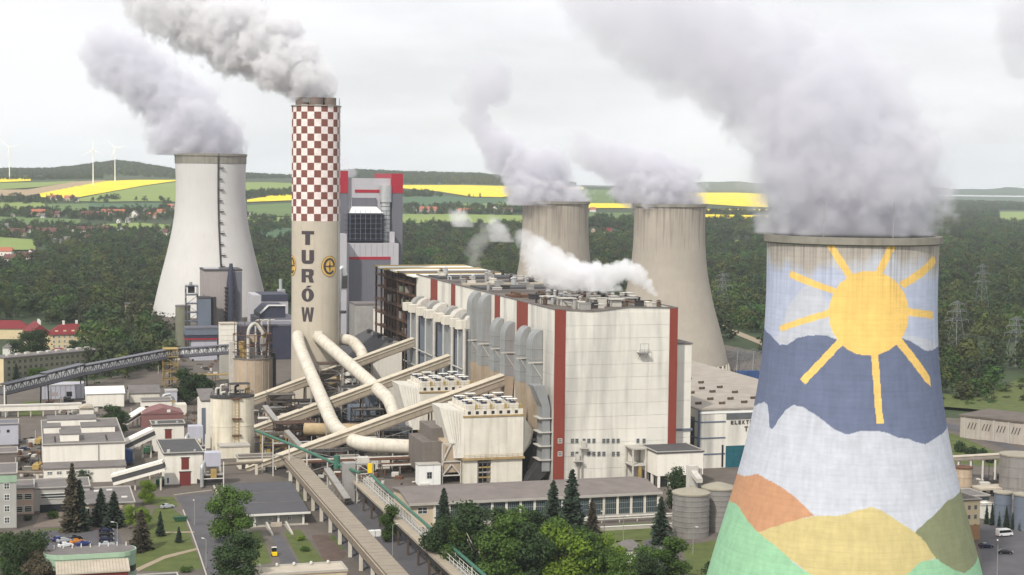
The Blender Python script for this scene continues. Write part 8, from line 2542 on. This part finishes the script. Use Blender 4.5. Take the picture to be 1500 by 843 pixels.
# ------------------------------------------------------------------ steam and smoke
def plume_group():
    ng = bpy.data.node_groups.new('plume', 'GeometryNodeTree')
    I = ng.interface
    I.new_socket('Geometry', in_out='INPUT', socket_type='NodeSocketGeometry')
    for nm, dv in (('Noise Size', 30.0), ('Billow', 0.9), ('Sharp', 3.0), ('Warp', 0.4), ('Voxels', 120)):
        s = I.new_socket(nm, in_out='INPUT', socket_type='NodeSocketInt' if nm == 'Voxels' else 'NodeSocketFloat')
        s.default_value = dv
    for nm in ('Min', 'Max', 'Count'):
        I.new_socket(nm, in_out='INPUT', socket_type='NodeSocketVector')
    I.new_socket('Material', in_out='INPUT', socket_type='NodeSocketMaterial')
    I.new_socket('Geometry', in_out='OUTPUT', socket_type='NodeSocketGeometry')
    n, l = ng.nodes, ng.links
    gi, go = n.new('NodeGroupInput'), n.new('NodeGroupOutput')
    vc = n.new('GeometryNodeVolumeCube')
    pos = n.new('GeometryNodeInputPosition')
    def math_(op, a, b=None, clamp=False):
        q = n.new('ShaderNodeMath')
        q.operation = op
        q.use_clamp = clamp
        for i, v in enumerate((a, b)):
            if v is None:
                continue
            if isinstance(v, (int, float)):
                q.inputs[i].default_value = v
            else:
                l.new(v, q.inputs[i])
        return q.outputs[0]
    def vmath(op, a, b=None, scale=None):
        q = n.new('ShaderNodeVectorMath')
        q.operation = op
        for i, v in enumerate((a, b)):
            if v is None:
                continue
            if isinstance(v, tuple):
                q.inputs[i].default_value = v
            else:
                l.new(v, q.inputs[i])
        if scale is not None:
            if isinstance(scale, (int, float)):
                q.inputs['Scale'].default_value = scale
            else:
                l.new(scale, q.inputs['Scale'])
        return q
    inv = math_('DIVIDE', 1.0, gi.outputs['Noise Size'])
    sp = vmath('SCALE', pos.outputs[0], None, inv).outputs[0]
    nt = n.new('ShaderNodeTexNoise')
    nt.inputs['Scale'].default_value = 0.7
    nt.inputs['Detail'].default_value = 2
    l.new(sp, nt.inputs['Vector'])
    wv = vmath('SUBTRACT', nt.outputs['Color'], (0.5, 0.5, 0.5)).outputs[0]
    wamt = math_('MULTIPLY', gi.outputs['Warp'], gi.outputs['Noise Size'])
    p2 = vmath('ADD', pos.outputs[0], vmath('SCALE', wv, None, wamt).outputs[0]).outputs[0]
    sn = n.new('GeometryNodeSampleNearest')
    l.new(gi.outputs['Geometry'], sn.inputs['Geometry'])
    l.new(p2, sn.inputs['Sample Position'])
    def samp(dtype, src):
        s = n.new('GeometryNodeSampleIndex')
        s.data_type = dtype
        l.new(gi.outputs['Geometry'], s.inputs['Geometry'])
        l.new(src, [x for x in s.inputs if x.enabled and x.name == 'Value'][0])
        l.new(sn.outputs[0], s.inputs['Index'])
        return [x for x in s.outputs if x.enabled][0]
    def na(nm):
        a = n.new('GeometryNodeInputNamedAttribute')
        a.data_type = 'FLOAT'
        a.inputs['Name'].default_value = nm
        return [s for s in a.outputs if s.enabled and s.name == 'Attribute'][0]
    pc = samp('FLOAT_VECTOR', pos.outputs[0])
    rad = samp('FLOAT', na('rad'))
    dn = samp('FLOAT', na('dens'))
    dist = vmath('DISTANCE', p2, pc).outputs['Value']
    q = math_('SUBTRACT', 1.0, math_('DIVIDE', dist, rad))
    f = n.new('ShaderNodeTexNoise')
    f.inputs['Scale'].default_value = 1.6
    f.inputs['Detail'].default_value = 7
    f.inputs['Roughness'].default_value = 0.68
    l.new(sp, f.inputs['Vector'])
    fb_ = math_('MULTIPLY', math_('SUBTRACT', f.outputs['Fac'], 0.5), gi.outputs['Billow'])
    d = math_('MULTIPLY', math_('ADD', q, fb_), gi.outputs['Sharp'], True)
    d = math_('MULTIPLY', d, dn)
    l.new(d, vc.inputs['Density'])
    l.new(gi.outputs['Min'], vc.inputs['Min'])
    l.new(gi.outputs['Max'], vc.inputs['Max'])
    sx = n.new('ShaderNodeSeparateXYZ')
    l.new(gi.outputs['Count'], sx.inputs[0])
    for i, a in enumerate(('Resolution X', 'Resolution Y', 'Resolution Z')):
        l.new(sx.outputs[i], vc.inputs[a])
    sm = n.new('GeometryNodeSetMaterial')
    l.new(vc.outputs[0], sm.inputs['Geometry'])
    l.new(gi.outputs['Material'], sm.inputs['Material'])
    l.new(sm.outputs[0], go.inputs[0])
    return ng
NG_PL = plume_group()
def steam_mat(name, col, dens, aniso=0.0):
    m = bpy.data.materials.new(name)
    m.use_nodes = True
    n, l = m.node_tree.nodes, m.node_tree.links
    n.clear()
    o = n.new('ShaderNodeOutputMaterial')
    pv = n.new('ShaderNodeVolumePrincipled')
    pv.inputs['Color'].default_value = (*col, 1)
    pv.inputs['Density'].default_value = dens
    pv.inputs['Anisotropy'].default_value = aniso
    pv.inputs['Density Attribute'].default_value = 'density'
    l.new(pv.outputs[0], o.inputs['Volume'])
    return m
def plume(label, base, spine, dens, col, noise, billow, sharp, warp, step, seed=0, name='steam_plume', jitter=0.35):
    """spine: pixel x, pixel y, half-width in pixels, relative density, all at the depth of the plume's source"""
    rg = random.Random(seed)
    Y = base.y
    s = F / Y
    P = []
    for i in range(len(spine) - 1):
        a, b = spine[i], spine[i + 1]
        L = math.hypot(b[0] - a[0], b[1] - a[1])
        k = max(1, int(L / (0.16 * min(a[2], b[2]) + 1)))
        for j in range(k):
            t = j / k
            q = [a[m] + (b[m] - a[m]) * t for m in range(4)]
            for rep in range(3):
                jj = 0 if i == 0 and j < 2 else jitter
                dx, dy, dz = rg.gauss(0, 1) * q[2] * jj * .6, rg.gauss(0, 1) * q[2] * jj * .6, rg.gauss(0, 1) * q[2] * jj * .6
                w = atY(q[0] + dx, q[1] + dy, Y)
                w.y += dz / s + (spine[0][0] - q[0]) / s * 0.25
                P.append((w, q[2] / s * rg.uniform(0.8, 1.1), q[3]))
    o0 = Vector((base.x, base.y, 0))
    me = bpy.data.meshes.new(name)
    me.from_pydata([tuple(p[0] - o0) for p in P], [], [])
    me.attributes.new('rad', 'FLOAT', 'POINT').data.foreach_set('value', [p[1] for p in P])
    me.attributes.new('dens', 'FLOAT', 'POINT').data.foreach_set('value', [p[2] for p in P])
    o = link(name, me, None, o0)
    tag(o, label, 'smoke' if 'smoke' in name else 'steam', kind='stuff')
    mxr = max(p[1] for p in P)
    lo = [min((p[0] - o0)[i] - p[1] * 1.25 for p in P) for i in range(3)]
    hi = [max((p[0] - o0)[i] + p[1] * 1.25 for p in P) for i in range(3)]
    lo[2] = max(lo[2], min((p[0] - o0).z for p in P[:3]) - 0.6)
    cnt = [max(8, int((hi[i] - lo[i]) / step)) for i in range(3)]
    md = o.modifiers.new('steam', 'NODES')
    md.node_group = NG_PL
    ids = {it.name: it.identifier for it in NG_PL.interface.items_tree if it.in_out == 'INPUT'}
    for k, v in (('Noise Size', noise), ('Billow', billow), ('Sharp', sharp), ('Warp', warp)):
        md[ids[k]] = float(v)
    md[ids['Min']] = lo
    md[ids['Max']] = hi
    md[ids['Count']] = [float(c) for c in cnt]
    md[ids['Material']] = steam_mat(name, col, dens)
    print('PLUME', label[:30], cnt, cnt[0] * cnt[1] * cnt[2] / 1e6)
    return o
GREY = (0.875, 0.87, 0.91)
plume('broad pale steam column leaning left from the painted cooling tower', BASE_SUN, [(1247, 337, 116, 1), (1246, 318, 116, 1), (1238, 290, 116, 1), (1228, 245, 115, .85), (1212, 200, 115, .8), (1190, 150, 106, .7), (1145, 112, 88, .65), (1080, 75, 78, .55), (1005, 40, 76, .5), (935, 10, 70, .45), (880, -30, 60, .4)], 0.16, GREY, 10, 1.9, 7.0, 0.45, 0.72, 1, jitter=0.3)
plume('grey steam puffing left from the tall new cooling tower', BASE_L, [(310, 225, 50, 1), (303, 212, 48, 1), (284, 190, 40, 1), (264, 160, 37, 1), (235, 135, 39, .9), (205, 118, 39, .9), (178, 100, 38, .8), (150, 84, 36, .7), (128, 75, 24, .6)], 0.11, GREY, 16, 2.0, 8, 0.6, 1.15, 2)
plume('thin steam wisp rising and curling from the half hidden old cooling tower', BASE_M, [(811, 298, 48, 1), (803, 285, 44, 1), (775, 255, 32, .9), (745, 230, 25, .8), (718, 205, 20, .7), (700, 180, 17, .6), (692, 160, 16, .45), (702, 138, 24, .4), (722, 115, 28, .4), (715, 100, 22, .35), (675, 138, 17, .3)], 0.16, GREY, 10, 2.0, 6.5, 0.6, 1.05, 3)
plume('low grey steam drifting left from the old cooling tower behind the boiler house', BASE_R, [(977, 303, 53, 1), (968, 290, 48, 1), (944, 265, 38, .9), (918, 248, 28, .75), (890, 232, 24, .65), (862, 218, 24, .5), (848, 214, 16, .4)], 0.16, GREY, 10, 2.0, 6.5, 0.6, 0.95, 4)
plume('thick rolling smoke pouring left from the checked chimney top', CH, [(466, 148, 19, 1), (463, 134, 23, 1), (450, 112, 29, 1), (425, 92, 36, 1), (395, 74, 42, 1), (358, 55, 45, .95), (318, 36, 45, .9), (278, 18, 42, .85), (235, 0, 38, .8), (185, -22, 36, .7)], 0.26, (0.955, 0.951, 0.962), 8, 1.8, 11.0, 0.6, 0.7, 5, 'smoke_plume')
WHT = (0.985, 0.985, 0.99)
RT = W(40, 8, 62)
plume('bright white steam curling left from the end of the boiler house roof', RT, [(960, 431, 4, 1), (950, 420, 6, 1), (936, 402, 10, 1), (915, 396, 13, 1), (890, 408, 15, 1), (862, 408, 19, 1), (832, 398, 20, .9), (808, 388, 20, .8), (796, 372, 18, .6)], 0.32, WHT, 5, 1.9, 9.0, 0.9, 0.4, 6)
plume('low white steam bank lying on the boiler house roof', W(24, 60, 62), [(905, 424, 6, .8), (880, 421, 12, .9), (845, 416, 17, .9), (812, 408, 18, .8), (790, 385, 18, .7), (772, 352, 15, .45)], 0.24, WHT, 6, 1.9, 8.0, 0.9, 0.45, 7)
plume('small white puff left of the roof steam', W(24, 150, 62), [(748, 352, 9, .7), (735, 342, 13, .8), (720, 330, 9, .5)], 0.16, WHT, 6, 1.9, 4.0, 0.9, 0.6, 21)
plume('small white puff over the orange barn', W(24, 200, 62), [(684, 330, 8, .6), (672, 324, 13, .8), (664, 316, 8, .5)], 0.16, WHT, 6, 1.9, 4.0, 0.9, 0.6, 22)
plume('faint steam wisp behind the far end of the boiler house', W(24, 260, 62), [(700, 395, 8, .5), (692, 372, 11, .5), (712, 345, 12, .5), (722, 318, 9, .4)], 0.06, WHT, 8, 1.8, 3.0, 0.9, 0.9, 8)
plume('grey smoke patch cut by the upper right corner', BASE_SUN + Vector((30, 120, 0)), [(1505, 110, 20, .7), (1490, 80, 26, .9), (1500, 40, 40, 1), (1510, 0, 40, 1)], 0.08, GREY, 11, 1.6, 3.4, 0.6, 0.95, 9, 'smoke_wisp')
plume('small torn smoke wisp right of the big steam column', BASE_SUN + Vector((30, 120, 0)), [(1470, 205, 14, .6), (1450, 198, 16, .7), (1432, 205, 10, .5), (1455, 180, 12, .5)], 0.07, GREY, 7, 1.8, 3.0, 0.8, 0.7, 10, 'smoke_wisp')
plume('small smoke puff beside the chimney above the red block', W(40, 640, 0), [(512, 258, 10, .7), (505, 245, 12, .7), (498, 236, 10, .6)], 0.08, GREY, 10, 1.6, 3.0, 0.7, 1.0, 12, 'smoke_wisp')

# ------------------------------------------------------------------ the hazy air
hz = MB().box(-10500, 10500, -420, 16450, -12, 330).mesh('haze', None)
hm = bpy.data.materials.new('haze')
hm.use_nodes = True
hn, hl_ = hm.node_tree.nodes, hm.node_tree.links
hn.clear()
ho = hn.new('ShaderNodeOutputMaterial')
hv = hn.new('ShaderNodeVolumePrincipled')
hv.inputs['Color'].default_value = (0.87, 0.935, 1.0, 1)
hv.inputs['Density'].default_value = 0.000042
hv.inputs['Anisotropy'].default_value = 0.0
hl_.new(hv.outputs[0], ho.inputs['Volume'])
hz.materials.append(hm)
tag(link('haze', hz), 'thin pale haze over the whole valley', 'haze', kind='stuff')
